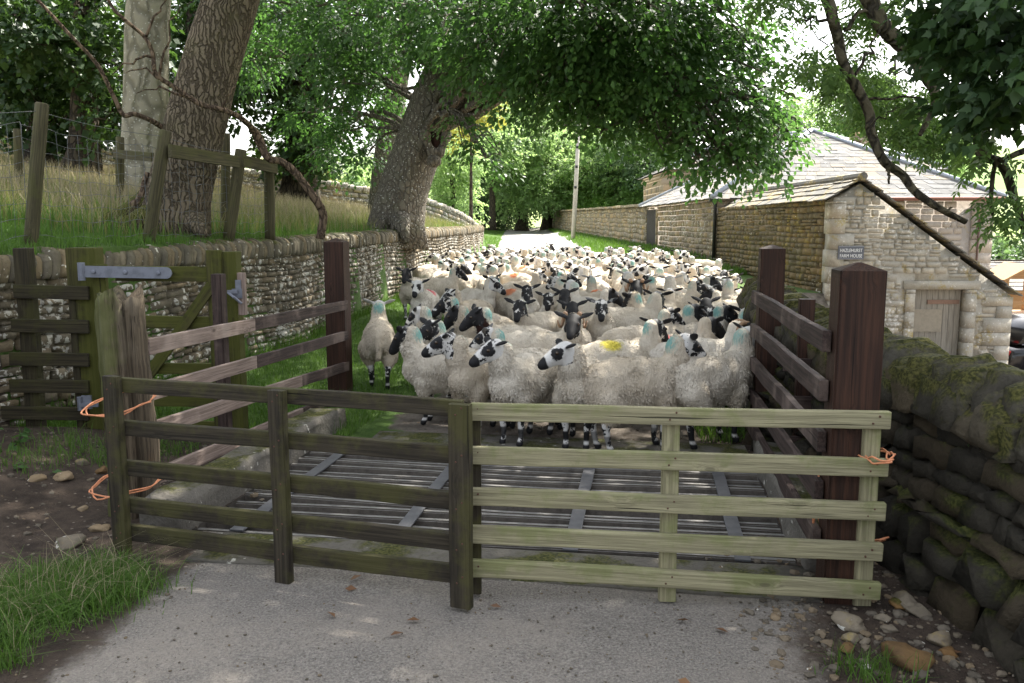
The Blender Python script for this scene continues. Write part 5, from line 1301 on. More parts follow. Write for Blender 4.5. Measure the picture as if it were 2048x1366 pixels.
ORD = ['first','second','third','fourth','fifth','sixth','seventh','eighth','ninth','tenth','eleventh','twelfth','thirteenth','fourteenth','fifteenth','sixteenth','seventeenth','eighteenth','nineteenth','twentieth','twenty first','twenty second','twenty third','twenty fourth']
rows = []; per = 11
for i in range(0, len(fill), per): rows.append(sorted(fill[i:i+per], key=lambda f: f[0][0]/f[0][1]))
n_fill = 0
for ri, row in enumerate(rows):
    for ci, (c, hd) in enumerate(row):
        h = hd % 360; teal = float(rs.uniform(.45, 1.0)) if rs.random() < .72 else .0; face = rs.choice([.15, .4, .6, .95], p=[.45, .33, .14, .08]); mk = rs.choice([None]*14+['pink', 'orange'])
        yaw = int(rs.choice([0, 0, 0, 30, -30, 60])); away = h < 55 or h > 305
        dr = 'facing away' if away else 'facing the camera' if 130 < h < 230 else 'facing right' if h < 180 else 'facing left'
        look = {.15: 'white faced', .4: 'speckled', .6: 'mottled', .95: 'black headed'}[float(face)]
        if mk: look = mk+' marked '+look
        lab = f"{look} sheep {dr}{' with teal nape' if teal and not mk else ''}, {ORD[ci]} from left, {ORD[ri]} row from back"
        yw = yaw if yaw != 60 else 60
        sheep_at(c[0], c[1], hd, lab, yaw=yw, pitch=32, up=float(rs.choice([1.0, 1.18])), face=float(face), teal=teal, mark=mk, scale=float(rs.uniform(.86, 1.0)), eyes=False, earp=float(rs.choice([.3, 1, 1])))
        n_fill += 1
print('SHEEP', len(PLACED), 'fill', n_fill, 'variants', len(SHEEP))
# ================================================================ TREES
LOBED = np.array([(0,0),(.20,.02),(.46,.14),(.36,.24),(.52,.46),(.30,.46),(.24,.58),(0,1.0),(-.24,.58),(-.30,.46),(-.52,.46),(-.36,.24),(-.46,.14),(-.20,.02)])
def leaves(mb, P, axis, nrm, L, shape='rhomb', rs=None, wid=.62):
    """one leaf per point: P base, axis direction, nrm approx normal"""
    n = len(P); L = np.broadcast_to(L, (n,))[:, None]
    axis = axis/(np.linalg.norm(axis, axis=1)[:, None]+1e-9); s = np.cross(axis, nrm); s /= np.linalg.norm(s, axis=1)[:, None]+1e-9; u = np.cross(s, axis)
    r = rs.random(n)
    if shape == 'rhomb':
        fold = rs.uniform(.05, .22, n)[:, None]; w = wid*.5*rs.uniform(.85, 1.15, n)[:, None]; m = .45
        V = np.stack([P, P+axis*L*m+s*L*w+u*L*fold*.5, P+axis*L-u*L*.10, P+axis*L*m-s*L*w+u*L*fold*.5], 1).reshape(-1, 3)
        k = np.arange(n)*4; mb.add(V, np.stack([k, k+1, k+2, k+3], 1), 0, rnd=np.repeat(r, 4))
    else:
        m = len(LOBED); x = LOBED[None, :, 0:1]; y = LOBED[None, :, 1:2]
        curl = -.25*(y**2)*rs.uniform(.3, 1.4, n)[:, None, None]+.18*np.abs(x)
        V = (P[:, None]+s[:, None]*x*L[:, None]+axis[:, None]*y*L[:, None]+u[:, None]*curl*L[:, None]).reshape(-1, 3)
        k = np.arange(n)[:, None]*m; mb.add(V, k+np.arange(m)[None, :], 0, rnd=np.repeat(r, m))
def sprays(mb, C, D, rs, per=14, length=.55, leaf=.10, droop=.35, shape='rhomb', wid=.62, jit=.5):
    n = len(C); D = D/(np.linalg.norm(D, axis=1)[:, None]+1e-9); D = D+np.array([0,0,-droop]); D /= np.linalg.norm(D, axis=1)[:, None]
    up = np.tile([0,0,1.], (n, 1))+rs.normal(0, .35, (n, 3)); S = np.cross(D, up); S /= np.linalg.norm(S, axis=1)[:, None]+1e-9; N = np.cross(S, D)
    t = np.linspace(.05, 1, per)[None, :]; side = np.where(np.arange(per) % 2 == 0, 1., -1.)[None, :]
    ln = length*rs.uniform(.6, 1.3, n)[:, None]
    pos = C[:, None]+D[:, None]*(t*ln)[..., None]+S[:, None]*(side*.12*ln*(1-.6*t))[..., None]+rs.normal(0, .05*length, (n, per, 3))-np.array([0,0,1.])*((t**2)*ln*droop*.4)[..., None]
    ax = D[:, None]*(.55+.5*t)[..., None]+S[:, None]*(side*(1.0-.6*t))[..., None]+rs.normal(0, jit*.6, (n, per, 3))+np.array([0,0,-.28])
    nr = N[:, None]+rs.normal(0, jit, (n, per, 3))
    leaves(mb, pos.reshape(-1, 3), ax.reshape(-1, 3), nr.reshape(-1, 3), leaf*rs.uniform(.6, 1.25, n*per), shape, rs, wid)
def clump_points(c, r, n, rs, flat=.8, shell=.55):
    d = rs.normal(size=(n, 3)); d /= np.linalg.norm(d, axis=1)[:, None]; q = rs.random(n)**(1/3)*(1-shell)+shell*rs.uniform(.72, 1.0, n)
    lump = np.array([1+.34*mnoise.noise(Vector(x)*1.9+Vector(c)*.7) for x in d])
    P = np.array(c)+d*(r*q*lump)[:, None]*np.array([1, 1, flat]); return P, d
def branch_pts(a, b, rs, sag=.12, n=9, wob=.06):
    a = np.array(a, float); b = np.array(b, float); L = np.linalg.norm(b-a); t = np.linspace(0, 1, n)[:, None]
    P = a*(1-t)+b*t+np.array([0,0,1.])*(np.sin(t*np.pi)*L*sag)+rs.normal(0, wob*L/4, (n, 3))*np.sin(t*np.pi)
    return P
def tree(name, label, trunk_pts, trunk_r, clumps, bark, leafmat, leaf=.1, per=14, dens=90, length=.55, droop=.35, shape='rhomb', wid=.62, seed=0, flare=0.0, group=None, lim=True, twigs=4, lobes=None, limb_r=.09, nseg=26, nang=20, shell=.55, crown2=None, flat=.8, jit=.5):
    rs = np.random.default_rng(seed+1000); base = Vector(trunk_pts[0]); root = empty(name, base, label, 'tree', group); B = np.array(base)
    P = spline(np.array(trunk_pts), nseg); rr = np.interp(np.linspace(0, 1, nseg), np.linspace(0, 1, len(trunk_r)), trunk_r)
    f = np.linspace(0, 1, nseg); hgt = np.linalg.norm(P-P[0], axis=1); rr = rr*(1+flare*np.exp(-hgt/.45))
    P0 = P.copy(); P0[0, 2] -= .3
    def lob(t, ang):
        h = t*hgt[-1]; fl_ = np.exp(-h/.55)
        return 1+.05*np.cos(3*ang+seed)+.03*np.cos(7*ang+2)+flare*.55*fl_*(np.cos(5*ang+seed)+.5*np.cos(3*ang+1))
    mb = MB(); add_tube(mb, P0-B, rr, nang, .012, lob, seed=seed)
    tr = mb.build('trunk', bark, root)
    if lim and clumps:
        lb = MB()
        for c, r in clumps:
            c = np.array(c); i = np.argmin(np.linalg.norm(P-c, axis=1)+np.maximum(0, (P[:, 2]-c[2]))*.6+np.where(f < .3, 2.5, 0)); L = np.linalg.norm(P[i]-c)
            if L < .3: continue
            q = branch_pts(P[i], c, rs, .10 if c[2] > P[i, 2] else .22); r0 = min(limb_r*(.5+.16*L), rr[i]*.75)
            add_tube(lb, q-B, np.linspace(r0, r0*.3, len(q)), 7, .05, caps=False)
            for _ in range(twigs):
                d = rs.normal(size=3); d /= np.linalg.norm(d); e = c+d*r*.95*np.array([1,1,.7]); st = q[rs.integers(5, len(q))]
                tq = branch_pts(st, e, rs, .12, 6, .12); add_tube(lb, tq-B, np.linspace(r0*.3, r0*.08+.003, 6), 5, caps=False)
        lb.build('limbs', bark, root)
    if clumps:
        cm = MB()
        for c, r in clumps:
            n = max(3, int(dens*r*r)); C, D = clump_points(c, r, n, rs, flat, shell)
            out = D*np.array([1,1,.55])+rs.normal(0, .35, D.shape); sprays(cm, C-D*length*.4, out, rs, per, length, leaf, droop, shape, wid, jit)
        cm.v = [v-B for v in cm.v]; cm.build('crown', leafmat, root)
    return root
def cl(lst): return [(tuple(W(u, v, Y)), r) for u, v, Y, r in lst]
rsT = np.random.default_rng(77)
# ---- big leaning tree whose crown hangs over the lane
vis = [(560,30,22,1.3),(640,90,21,1.2),(700,30,20,1.3),(615,225,21.5,.85),(705,262,20.8,.8),(690,165,20,1.0),(750,90,21,1.1),(505,120,23,.9),(655,300,22.3,.6),(770,200,22,.7),(735,310,21,.5),
 (820,10,18.5,1.2),(900,40,17.5,1.05),(970,20,15.8,1.3),(1000,95,15.6,1.05),(1060,45,15,1.3),(1090,130,15,1.05),(1045,175,15.6,.7),(1150,85,14.5,1.15),(1185,165,14.5,.9),(1125,200,15.4,.7),(1240,115,14.5,1.1),(1262,195,15,.8),(1300,65,14.5,1.2),(1340,150,14.5,1.05),(1372,225,14.5,.85),(1430,115,15,1.05),(1452,205,14.5,.95),(1500,258,14.5,.7),(1440,288,14.5,.6),(1535,280,15,.58),(1520,205,15,.7),(1470,70,15.5,1.0),(1420,25,15,1.05),(1240,10,14,1.3),(1140,0,14,1.3),(1340,5,14.5,1.2),(940,130,17.2,.6),(845,70,19,.8),
 (948,285,17,.46),(922,235,17.6,.42),(972,316,17,.34),(1212,258,15,.42),(1175,235,15,.45),(1300,248,15,.45),(1330,285,14.8,.40),(1400,312,14.6,.48),(1478,326,14.6,.40),(1550,316,15,.36),(1575,262,15.2,.42)]
hi = [((x, y, z), r) for x, y, z, r in zip(rsT.uniform(-5.5, 1.5, 14), rsT.uniform(17, 24, 14), rsT.uniform(9, 14, 14), rsT.uniform(1.3, 2.0, 14))]
T3p = [W(792,468,20),W(806,385,20),W(834,300,20),(W(866,200,20)),W(897,118,20.2),W(928,20,20.6),(-.2,20.8,9.5),(.3,20.5,12.5)]
t3 = tree('spreading_tree', 'massive leaning tree with speckled trunk whose crown hangs over the flock', [tuple(p) for p in T3p], [.58,.55,.53,.48,.42,.36,.28,.18], cl(vis), MAT['bigbark'], MAT['leaf_big'], leaf=.122, per=14, dens=76, length=.60, droop=.5, seed=3, flare=.28, twigs=6, limb_r=.07, wid=.66, jit=.33)
hm = MB(); rs_ = np.random.default_rng(5)
for c, r in hi:
    C, D = clump_points(c, r, int(70*r*r), rs_); sprays(hm, C, D, rs_, 14, .6, .13, .3)
hm.v = [v-np.array(t3.location) for v in hm.v]; hm.build('upper_crown', MAT['leaf_big'], t3)
# burr and hollow on its trunk
hc = W(872, 282, 19.5); mb = MB(); pts = []
for a in np.linspace(0, 2*math.pi, 25): pts.append((hc.x+.20*math.cos(a)+.06*math.sin(a*2), hc.y+.05*math.cos(a)-.05, hc.z+.34*math.sin(a)))
add_tube(mb, np.array(pts)-np.array(t3.location), [.105*(1+.25*math.sin(i*1.3)) for i in range(25)], 9, .06, caps=False)
kb = W(868, 322, 19.4); mb.add(ICO_V*np.array([.17,.17,.15])+np.array(kb)-np.array(t3.location), ICO_F)
bu = mb.build('burr', MAT['bigbark'], t3)
mb = MB(); mb.add(ICO_V*np.array([.19,.16,.32])+np.array(hc)+np.array([0,.10,0])-np.array(t3.location), ICO_F); mb.build('hollow', plain('dark_hollow', (0.03,0.012,0.008), .95, 0, 12, .6, .5), bu)  # solid dark ellipsoid set inside the burr ring
for q0, q1, r in ((W(770,450,19.5), W(738,474,19.2), .2), (W(800,440,19.4), W(812,476,18.9), .2)):
    mb = MB(); add_tube(mb, np.array([q0, q0.lerp(q1, .5)+Vector((0,0,.02)), q1-Vector((0,0,.1))])-np.array(t3.location), [r*1.2, r*.8, r*.35], 10, .05); mb.build('root', MAT['bigbark'], t3)
# ---- ridged ash leaning right
T1p = [W(345,468,11),W(358,380,11),W(385,270,11),W(415,150,11.1),W(455,20,11.2),W(520,-180,11.4),(-2.6,11.8,6.6),(-1.8,12,9)]
ashc = [((x, y, z), r) for x, y, z, r in zip(rsT.uniform(-5, .8, 16), rsT.uniform(8.5, 14.5, 16), rsT.uniform(6.8, 11, 16), rsT.uniform(1.1, 1.7, 16))]
t1 = tree('ash_tree', 'thick leaning tree with deeply ridged bark just over the left wall', [tuple(p) for p in T1p], [.37,.365,.36,.345,.33,.30,.26,.16], ashc, MAT['ashbark'], MAT['leaf_ash'], leaf=.12, dens=60, seed=5, flare=.25, wid=.4, nang=26)
def rootarm(par, pts, rad, mat):
    mb = MB(); P = spline(np.array([tuple(p) for p in pts]), 10); add_tube(mb, P-np.array(par.location), np.interp(np.linspace(0,1,10), np.linspace(0,1,len(rad)), rad), 10, .08); return mb.build('root', mat, par)
rootarm(t1, [W(300,405,10.9), W(262,425,10.8), W(225,440,10.7), W(182,458,10.6)], [.20,.13,.11,.05], MAT['mossroot'])
rootarm(t1, [W(300,432,10.7), W(272,442,10.5), W(240,452,10.4), W(205,462,10.3)], [.16,.11,.09,.04], MAT['mossroot'])
rootarm(t1, [W(385,440,10.8), W(400,458,10.6), W(408,472,10.5)], [.16,.1,.04], MAT['ashbark'])
rootarm(t1, [W(296,345,10.75), W(282,395,10.75), W(262,412,10.7)], [.04,.05,.05], MAT['deadwood'])
# bent lower branch of the ash, growing out to the left
mb = MB(); P = spline(np.array([tuple(p) for p in (W(330,258,10.8), W(300,240,10.6), W(268,228,10.5), W(247,230,10.45), W(228,195,10.4), W(195,130,10.3), W(140,70,10.2), W(70,-5,10.1), W(0,-70,10.0))]), 40)
add_tube(mb, P-np.array(t1.location), np.interp(np.linspace(0,1,40), [0,.2,.5,1], [.036,.030,.026,.015]), 8, .06); mb.build('branch', MAT['deadwood'], t1)
# ---- fallen dead branch leaning across the fence
db = [(640,478,11.6),(646,430,11.6),(628,395,11.5),(590,345,11.4),(560,322,11.3),(535,315,11.2),(510,265,11.1),(480,235,10.6),(440,218,10.4),(400,208,10.3),(350,175,10.2),(312,148,10.1),(306,110,10.1),(290,75,10.1),(250,40,10.0),(222,10,10.0),(190,-60,9.9)]
P = spline(np.array([tuple(W(*q)) for q in db]), 90); mb = MB(); o0 = P[0].copy()
add_tube(mb, P-o0, np.interp(np.linspace(0,1,90), [0,.1,.3,.36,.4,.7,1], [.058,.056,.046,.06,.036,.026,.016]), 9, .09, seed=4)
rs_ = np.random.default_rng(9)
for i, d in ((52,(-.6,-.1,.05)),(60,(.25,.1,.8)),(66,(-.5,0,-.2)),(44,(.2,-.1,.25)),(72,(.3,0,.5)),(58,(-.5,.1,.12))):
    q = branch_pts(P[i], P[i]+np.array(d), rs_, .1, 7, .2); add_tube(mb, q-o0, np.linspace(.018, .005, 7), 5)
tag(mb.build('fallen_branch', MAT['deadwood'], None, o0), 'long bare dead branch propped across the field fence', 'branch')
# ---- smooth beech trunk
T2p = [W(290,404,18),W(290,300,18),W(293,180,18),W(295,60,18),W(298,-80,18),(-7.6,18,9.5),(-7.4,18.4,13)]
bc = [((x, y, z), r) for x, y, z, r in zip(rsT.uniform(-12, -4, 12), rsT.uniform(15, 21, 12), rsT.uniform(8.6, 13, 12), rsT.uniform(1.4, 2.1, 12))]
tree('beech_tree', 'straight tree with smooth pale grey trunk behind the ridged one', [tuple(p) for p in T2p], [.46,.44,.43,.42,.40,.34,.2], bc, MAT['beechbark'], MAT['leaf_big'], leaf=.12, dens=60, seed=6, flare=.22)
# ---- tree behind the leaning one
tree('slim_tree', 'slimmer grey trunk rising close behind the massive leaning tree', [tuple(p) for p in (W(766,428,28), W(772,330,28), W(786,230,28), W(800,130,28), W(812,20,28), W(820,-100,28))], [.45,.40,.36,.33,.3,.25], cl([(760,60,27,1.6),(840,20,28,1.6),(700,-60,28,1.8),(870,-40,27,1.8)]), MAT['bigbark'], MAT['leaf_big'], leaf=.13, dens=70, seed=8, flare=.2)
def scatter(u0, u1, v0, v1, Y0, Y1, r, n, seed, mind=.9):
    rs = np.random.default_rng(seed); out = []
    for _ in range(n*30):
        u, v, Y = rs.uniform(u0, u1), rs.uniform(v0, v1), rs.uniform(Y0, Y1); p = W(u, v, Y)
        if all((p-Vector(q[0])).length > mind*r for q in out): out.append((tuple(p), r*rs.uniform(.8, 1.15)))
        if len(out) >= n: break
    return out
# ---- sycamores along the back of the field
def field_tree(label, ub, vb, Y, wpx, clumps, seed, mat='leaf_syc', leaf=.19, dens=38):
    r = wpx*Y/F/2; top = W(ub+12, -160, Y)
    pts = [tuple(W(ub, vb, Y)), tuple(W(ub+2, (vb+100)/1.6, Y)), tuple(W(ub+4, 60, Y)), tuple(top)]
    return tree('sycamore_tree', label, pts, [r*1.1, r, r*.9, r*.6], clumps, MAT['darkbark'], MAT[mat], leaf=leaf, per=13, dens=dens, length=.6, droop=.3, seed=seed, flare=.3, group='sycamores at the back of the field', wid=.85, limb_r=.06, twigs=3)
field_tree('dark sycamore with broad trunk at the far left of the field', 80, 338, 26, 50, scatter(-120,150,-20,165,23.5,26.5,1.2,15,1)+scatter(-120,150,130,265,27.5,29,1.2,9,91), 21)
field_tree('dark sycamore just left of the smooth pale trunk', 165, 332, 23.5, 52, scatter(110,300,-10,185,21.5,25,1.05,11,2)+scatter(110,300,160,265,25,27,1.1,8,92)+cl([(215,240,22.5,.7),(60,60,21,1.0),(30,40,21,1.0),(90,90,21,.8)]), 22)
field_tree('dark sycamore seen in the gap between the pale and ridged trunks', 388, 372, 31, 45, scatter(300,470,-40,250,28,33,1.3,10,3), 23)
field_tree('sycamore with flared trunk behind the end of the field rail', 598, 396, 31, 62, scatter(450,740,-30,318,28,32.5,1.2,23,4)+cl([(560,330,30,.7),(640,340,30,.6)]), 24)
field_tree('sycamore crown beyond the fence at the left edge', -120, 330, 30, 50, scatter(-300,-20,-40,260,28,32,1.7,12,5), 25)
# ---- far trees where the lane disappears
def far_tree(name, label, ub, vb, Y, wpx, clumps, seed, mat, leaf=.30, dens=16, bark='darkbark', lean=0, group='trees at the far end of the lane', top=120, lean2=None, length=1.3, per=13):
    r = wpx*Y/F/2
    pts = [tuple(W(ub, vb, Y)), tuple(W(ub+lean*.5, (vb*.7+top*.3), Y)), tuple(W(ub+lean, top, Y))]
    return tree(name, label, pts, [r, r*.8, r*.35], clumps, MAT[bark], MAT[mat], leaf=leaf, per=per, dens=dens, length=length, droop=.3, seed=seed, flare=.3, group=group, limb_r=.07, twigs=3, wid=.6)
far_tree('dark_tree', 'dark trunked tree standing where the lane vanishes', 1044, 464, 104, 26, scatter(950,1120,250,395,100,108,3.6,16,11), 31, 'leaf_fardark', .34, 15)
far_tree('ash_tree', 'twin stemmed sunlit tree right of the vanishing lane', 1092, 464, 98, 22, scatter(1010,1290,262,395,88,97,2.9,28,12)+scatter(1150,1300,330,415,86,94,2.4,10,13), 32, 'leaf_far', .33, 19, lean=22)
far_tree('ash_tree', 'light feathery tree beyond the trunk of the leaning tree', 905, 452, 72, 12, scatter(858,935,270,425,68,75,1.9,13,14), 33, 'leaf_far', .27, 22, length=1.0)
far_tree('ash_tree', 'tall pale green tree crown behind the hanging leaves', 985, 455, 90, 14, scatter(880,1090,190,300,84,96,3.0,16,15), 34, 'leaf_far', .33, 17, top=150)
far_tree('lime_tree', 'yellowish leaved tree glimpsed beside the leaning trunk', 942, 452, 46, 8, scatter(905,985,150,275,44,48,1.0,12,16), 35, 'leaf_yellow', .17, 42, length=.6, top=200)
far_tree('dark_tree', 'dark tree standing left of the taller house roof', 1296, 440, 86, 16, scatter(1230,1345,262,392,82,92,2.6,16,17), 36, 'leaf_fardark', .30, 22)
far_tree('dark_tree', 'dark hedge tree low behind the high lane wall', 1180, 450, 112, 12, scatter(1110,1290,360,440,110,116,2.6,14,18), 37, 'leaf_fardark', .34, 17, top=350)
far_tree('dark_tree', 'low dark tree left of the vanishing lane', 940, 456, 110, 12, scatter(860,1030,350,450,106,116,2.8,18,19), 38, 'leaf_fardark', .34, 17, top=350)
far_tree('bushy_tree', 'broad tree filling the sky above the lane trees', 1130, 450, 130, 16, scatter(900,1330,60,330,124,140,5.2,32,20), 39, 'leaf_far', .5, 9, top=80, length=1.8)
far_tree('golden_conifer', 'small golden conifer beyond the distant field wall', 655, 392, 58, 5, cl([(655,372,58,.55),(655,358,58,.42),(655,342,58,.26),(636,378,58.5,.5),(676,380,58.5,.48),(640,362,58,.3),(672,366,58,.3)]), 40, 'leaf_yellow', .12, 130, group='garden shrubs beyond the field wall', length=.35, top=335)
far_tree('blue_conifer', 'blue green shrub beside the golden conifer', 706, 395, 60, 5, cl([(704,385,60,.6),(706,368,60,.45),(722,388,60.5,.6),(704,352,60,.25)]), 41, 'leaf_blue', .12, 120, group='garden shrubs beyond the field wall', length=.35, top=350)
far_tree('hedge_tree', 'pale green tree behind the golden and blue shrubs', 680, 385, 78, 6, scatter(600,740,320,372,74,82,1.7,9,21), 42, 'leaf_far', .26, 26, group='garden shrubs beyond the field wall', length=.8, top=330)
# trees behind the houses
HG = 'trees rising behind the farm roofs'
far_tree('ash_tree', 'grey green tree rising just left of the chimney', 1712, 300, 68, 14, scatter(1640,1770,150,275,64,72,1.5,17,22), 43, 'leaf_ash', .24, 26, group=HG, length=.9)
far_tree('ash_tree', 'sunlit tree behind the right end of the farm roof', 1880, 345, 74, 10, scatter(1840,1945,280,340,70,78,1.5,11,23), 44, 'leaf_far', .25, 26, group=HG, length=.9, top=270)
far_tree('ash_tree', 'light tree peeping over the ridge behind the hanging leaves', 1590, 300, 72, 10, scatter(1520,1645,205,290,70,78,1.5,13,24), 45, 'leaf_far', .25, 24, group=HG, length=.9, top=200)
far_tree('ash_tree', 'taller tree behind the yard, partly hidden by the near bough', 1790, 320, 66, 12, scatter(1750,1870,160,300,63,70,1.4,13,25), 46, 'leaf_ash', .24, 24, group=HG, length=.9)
# ---- near tree on the right: boughs, ash sprays and dark sycamore leaves
NY = 6.6
near = empty('overhanging_tree', (6.2, 5.2, -.6), 'near tree on the right reaching dark leaves and crooked boughs over the wall', 'tree')
NO = np.array(near.location)
mb = MB(); P = spline(np.array([(6.2,5.2,-.6),(6.1,5.3,1.5),(5.6,5.7,3.5),(5.0,6.1,5.5),(4.6,6.6,8.5)]), 24)
add_tube(mb, P-NO, np.interp(np.linspace(0,1,24), [0,.15,1], [.42,.33,.14]), 16, .02); mb.build('trunk', MAT['boughbark'], near)
def bough(pts, rad, n=44, jit=.07, name='bough', mat='boughbark', seed=0):
    mb = MB(); P = spline(np.array([tuple(W(*q)) if len(q) == 3 and abs(q[0]) > 30 else q for q in pts]), n); add_tube(mb, P-NO, np.interp(np.linspace(0,1,n), np.linspace(0,1,len(rad)), rad), 10, jit, seed=seed); mb.build(name, MAT[mat], near); return P
bA = bough([(4.7,6.2,6.0),(1700,-300,6.6),(1650,-60,6.6),(1662,20,6.6),(1676,75,6.6),(1688,130,6.6),(1722,190,6.6),(1740,232,6.6),(1742,265,6.55),(1768,322,6.5),(1805,350,6.5),(1832,385,6.45),(1885,420,6.4),(1932,444,6.4)], [.09,.065,.05,.042,.04,.038,.038,.037,.036,.034,.032,.03,.026,.02], 70)
bB = bough([(5.0,6.1,5.4),(1850,-260,6.7),(1725,-80,6.8),(1745,10,6.8),(1768,55,6.8),(1812,98,6.8),(1848,145,6.75),(1872,200,6.7),(1840,270,6.6)], [.11,.085,.07,.064,.062,.06,.05,.035,.015], 50, seed=2)
bC = bough([(4.4,5.6,4.4),(2080,120,5.6),(2010,200,5.6),(1962,265,5.55),(1965,310,5.5),(2005,330,5.5),(2030,400,5.45),(2052,470,5.4)], [.08,.06,.045,.035,.032,.03,.026,.018], 40, seed=3)
bD = bough([(2052,300,5.4),(2010,318,5.4),(1990,330,5.45),(1982,400,5.45),(1986,432,5.45)], [.02,.018,.015,.012,.008], 20, seed=5)
rs_ = np.random.default_rng(15)
for q0, q1, r in (((1890,424,6.4),(1905,414,6.38),.012), ((1775,335,6.5),(1778,368,6.48),.014), ((1672,50,6.6),(1600,38,6.5),.016), ((1600,38,6.5),(1585,50,6.4),.008), ((1585,50,6.4),(1567,125,6.3),.005), ((1688,130,6.6),(1625,60,6.5),.008), ((1625,60,6.5),(1600,0,6.5),.008), ((1735,200,6.6),(1840,195,6.4),.012), ((1700,165,6.6),(1760,60,6.7),.014), ((1688,60,6.6),(1750,10,6.6),.02), ((1742,250,6.5),(1800,215,6.4),.008), ((1830,150,6.7),(1770,145,6.5),.009)):
    a = W(*q0); b = W(*q1); mb = MB(); add_tube(mb, branch_pts(a, b, rs_, .05, 8, .25)-NO, np.linspace(r, r*.5, 8), 6); mb.build('twig', MAT['boughbark'], near)
def ashspray(mb, C, rs, n_leaf=5, rach=.22, leaf=.065):
    """pinnate leaves hanging from a point"""
    C = np.asarray(C, float)
    for _ in range(n_leaf):
        d = rs.normal(size=3); d[2] = -abs(d[2])*.8-.25; d /= np.linalg.norm(d); L = rach*rs.uniform(.7, 1.2)
        s = np.cross(d, [0,0,1.]); s /= np.linalg.norm(s)+1e-9; nn = np.cross(s, d)
        t = np.repeat(np.linspace(.25, .95, 5), 2); sd = np.tile([1., -1.], 5)
        pos = C+d*(t*L)[:, None]+np.array([0,0,-.12])*((t**2)*L)[:, None]; ax = s*sd[:, None]*.9+d*.55+rs.normal(0,.1,(10,3))+[0,0,-.25]
        pos = np.vstack([pos, C+d*L*.97+np.array([0,0,-.12*L])]); ax = np.vstack([ax, d+[0,0,-.2]])
        leaves(mb, pos, ax, np.tile(nn, (11,1))+rs.normal(0,.3,(11,3)), leaf*rs.uniform(.8,1.2,11), 'rhomb', rs, .36)
mb = MB(); rs_ = np.random.default_rng(25)
def fillspray(u0, u1, v0, v1, Y0, Y1, n, leaf=.065):
    for _ in range(n): ashspray(mb, W(rs_.uniform(u0,u1), rs_.uniform(v0,v1), rs_.uniform(Y0,Y1)), rs_, 4, .22, leaf)
fillspray(1690,1740,70,140,6.9,7.4,8); fillspray(1605,1680,85,135,6.3,6.8,8); fillspray(1525,1620,-25,5,6.3,6.8,10); fillspray(1700,1840,-20,45,6.8,7.4,18)
fillspray(1720,1800,140,235,6.9,7.8,26); fillspray(1780,1900,165,275,6.9,7.8,38); fillspray(1840,1935,230,295,6.6,7.4,22); fillspray(1560,1600,110,125,6.2,6.4,3)
fillspray(1985,2050,375,445,5.2,5.6,9); fillspray(1955,2050,270,320,5.3,5.7,6); fillspray(1640,1690,110,185,6.7,7.2,8)
mb.v = [v-NO for v in mb.v]; mb.build('crown', MAT['leaf_ash'], near)
mb = MB(); rs_ = np.random.default_rng(26); C = []; D = []
for u, v, Y, r, n in ((2000,10,5.0,.28,40),(1950,60,5.2,.25,34),(2040,100,4.9,.28,38),(1975,150,5.1,.25,34),(2050,190,4.9,.26,32),(1915,125,5.3,.17,16),(1900,30,5.4,.18,18),(1990,215,5.0,.16,16),(1920,190,5.3,.13,10),(2050,10,4.8,.28,34),(1960,225,5.1,.12,7),(1895,215,5.3,.09,4),(1870,90,5.4,.11,7),(1960,-40,5.0,.3,34),(1880,-30,5.3,.2,18),(2090,60,4.7,.3,26),(2090,180,4.7,.24,18)):
    c = W(u, v, Y); p, d = clump_points(c, r, n, rs_, .8, .4); C.append(p); D.append(d)
C = np.concatenate(C); D = np.concatenate(D); sprays(mb, C, D*np.array([1,1,.3]), rs_, 7, .17, .078, .4, 'lobed', jit=.7)
mb.v = [v-NO for v in mb.v]; mb.build('dark_leaves', MAT['leaf_syc'], near)
# its upper crown, above the picture, added to keep the near lane in shade
mb = MB(); rs_ = np.random.default_rng(27); lb = MB()
UP = []
for _ in range(4000):
    x, y, z = rs_.uniform(-2.5, 8.0), rs_.uniform(4.5, 15.5), rs_.uniform(6.2, 11)
    if z < 2.9+.275*y+1.2: continue
    if all((x-a)**2+(y-b)**2+((z-c)*1.2)**2 > 1.35**2 for a, b, c in UP): UP.append((x, y, z))
    if len(UP) >= 78: break
UP += [(2.2,8.1,7.4),(.4,8.0,7.3),(3.0,7.6,7.2),(2.6,8.9,7.6)]  # extra unseen clumps added along the sun's path to shade the hurdles
for c in UP:
    r = rs_.uniform(1.0, 1.5); C, D = clump_points(c, r, int(60*r*r), rs_); sprays(mb, C, D, rs_, 12, .5, .14, .25)
    q = branch_pts((4.7,6.5,min(c[2]-.5, 8)), c, rs_, .05); add_tube(lb, q-NO, np.linspace(.09, .02, len(q)), 6, caps=False)
mb.v = [v-NO for v in mb.v]; mb.build('upper_crown', MAT['leaf_syc'], near); lb.build('limbs', MAT['boughbark'], near)
print('LEAF FACES', sum(len(o.data.polygons) for o in bpy.data.objects if o.type == 'MESH' and 'crown' in o.name))
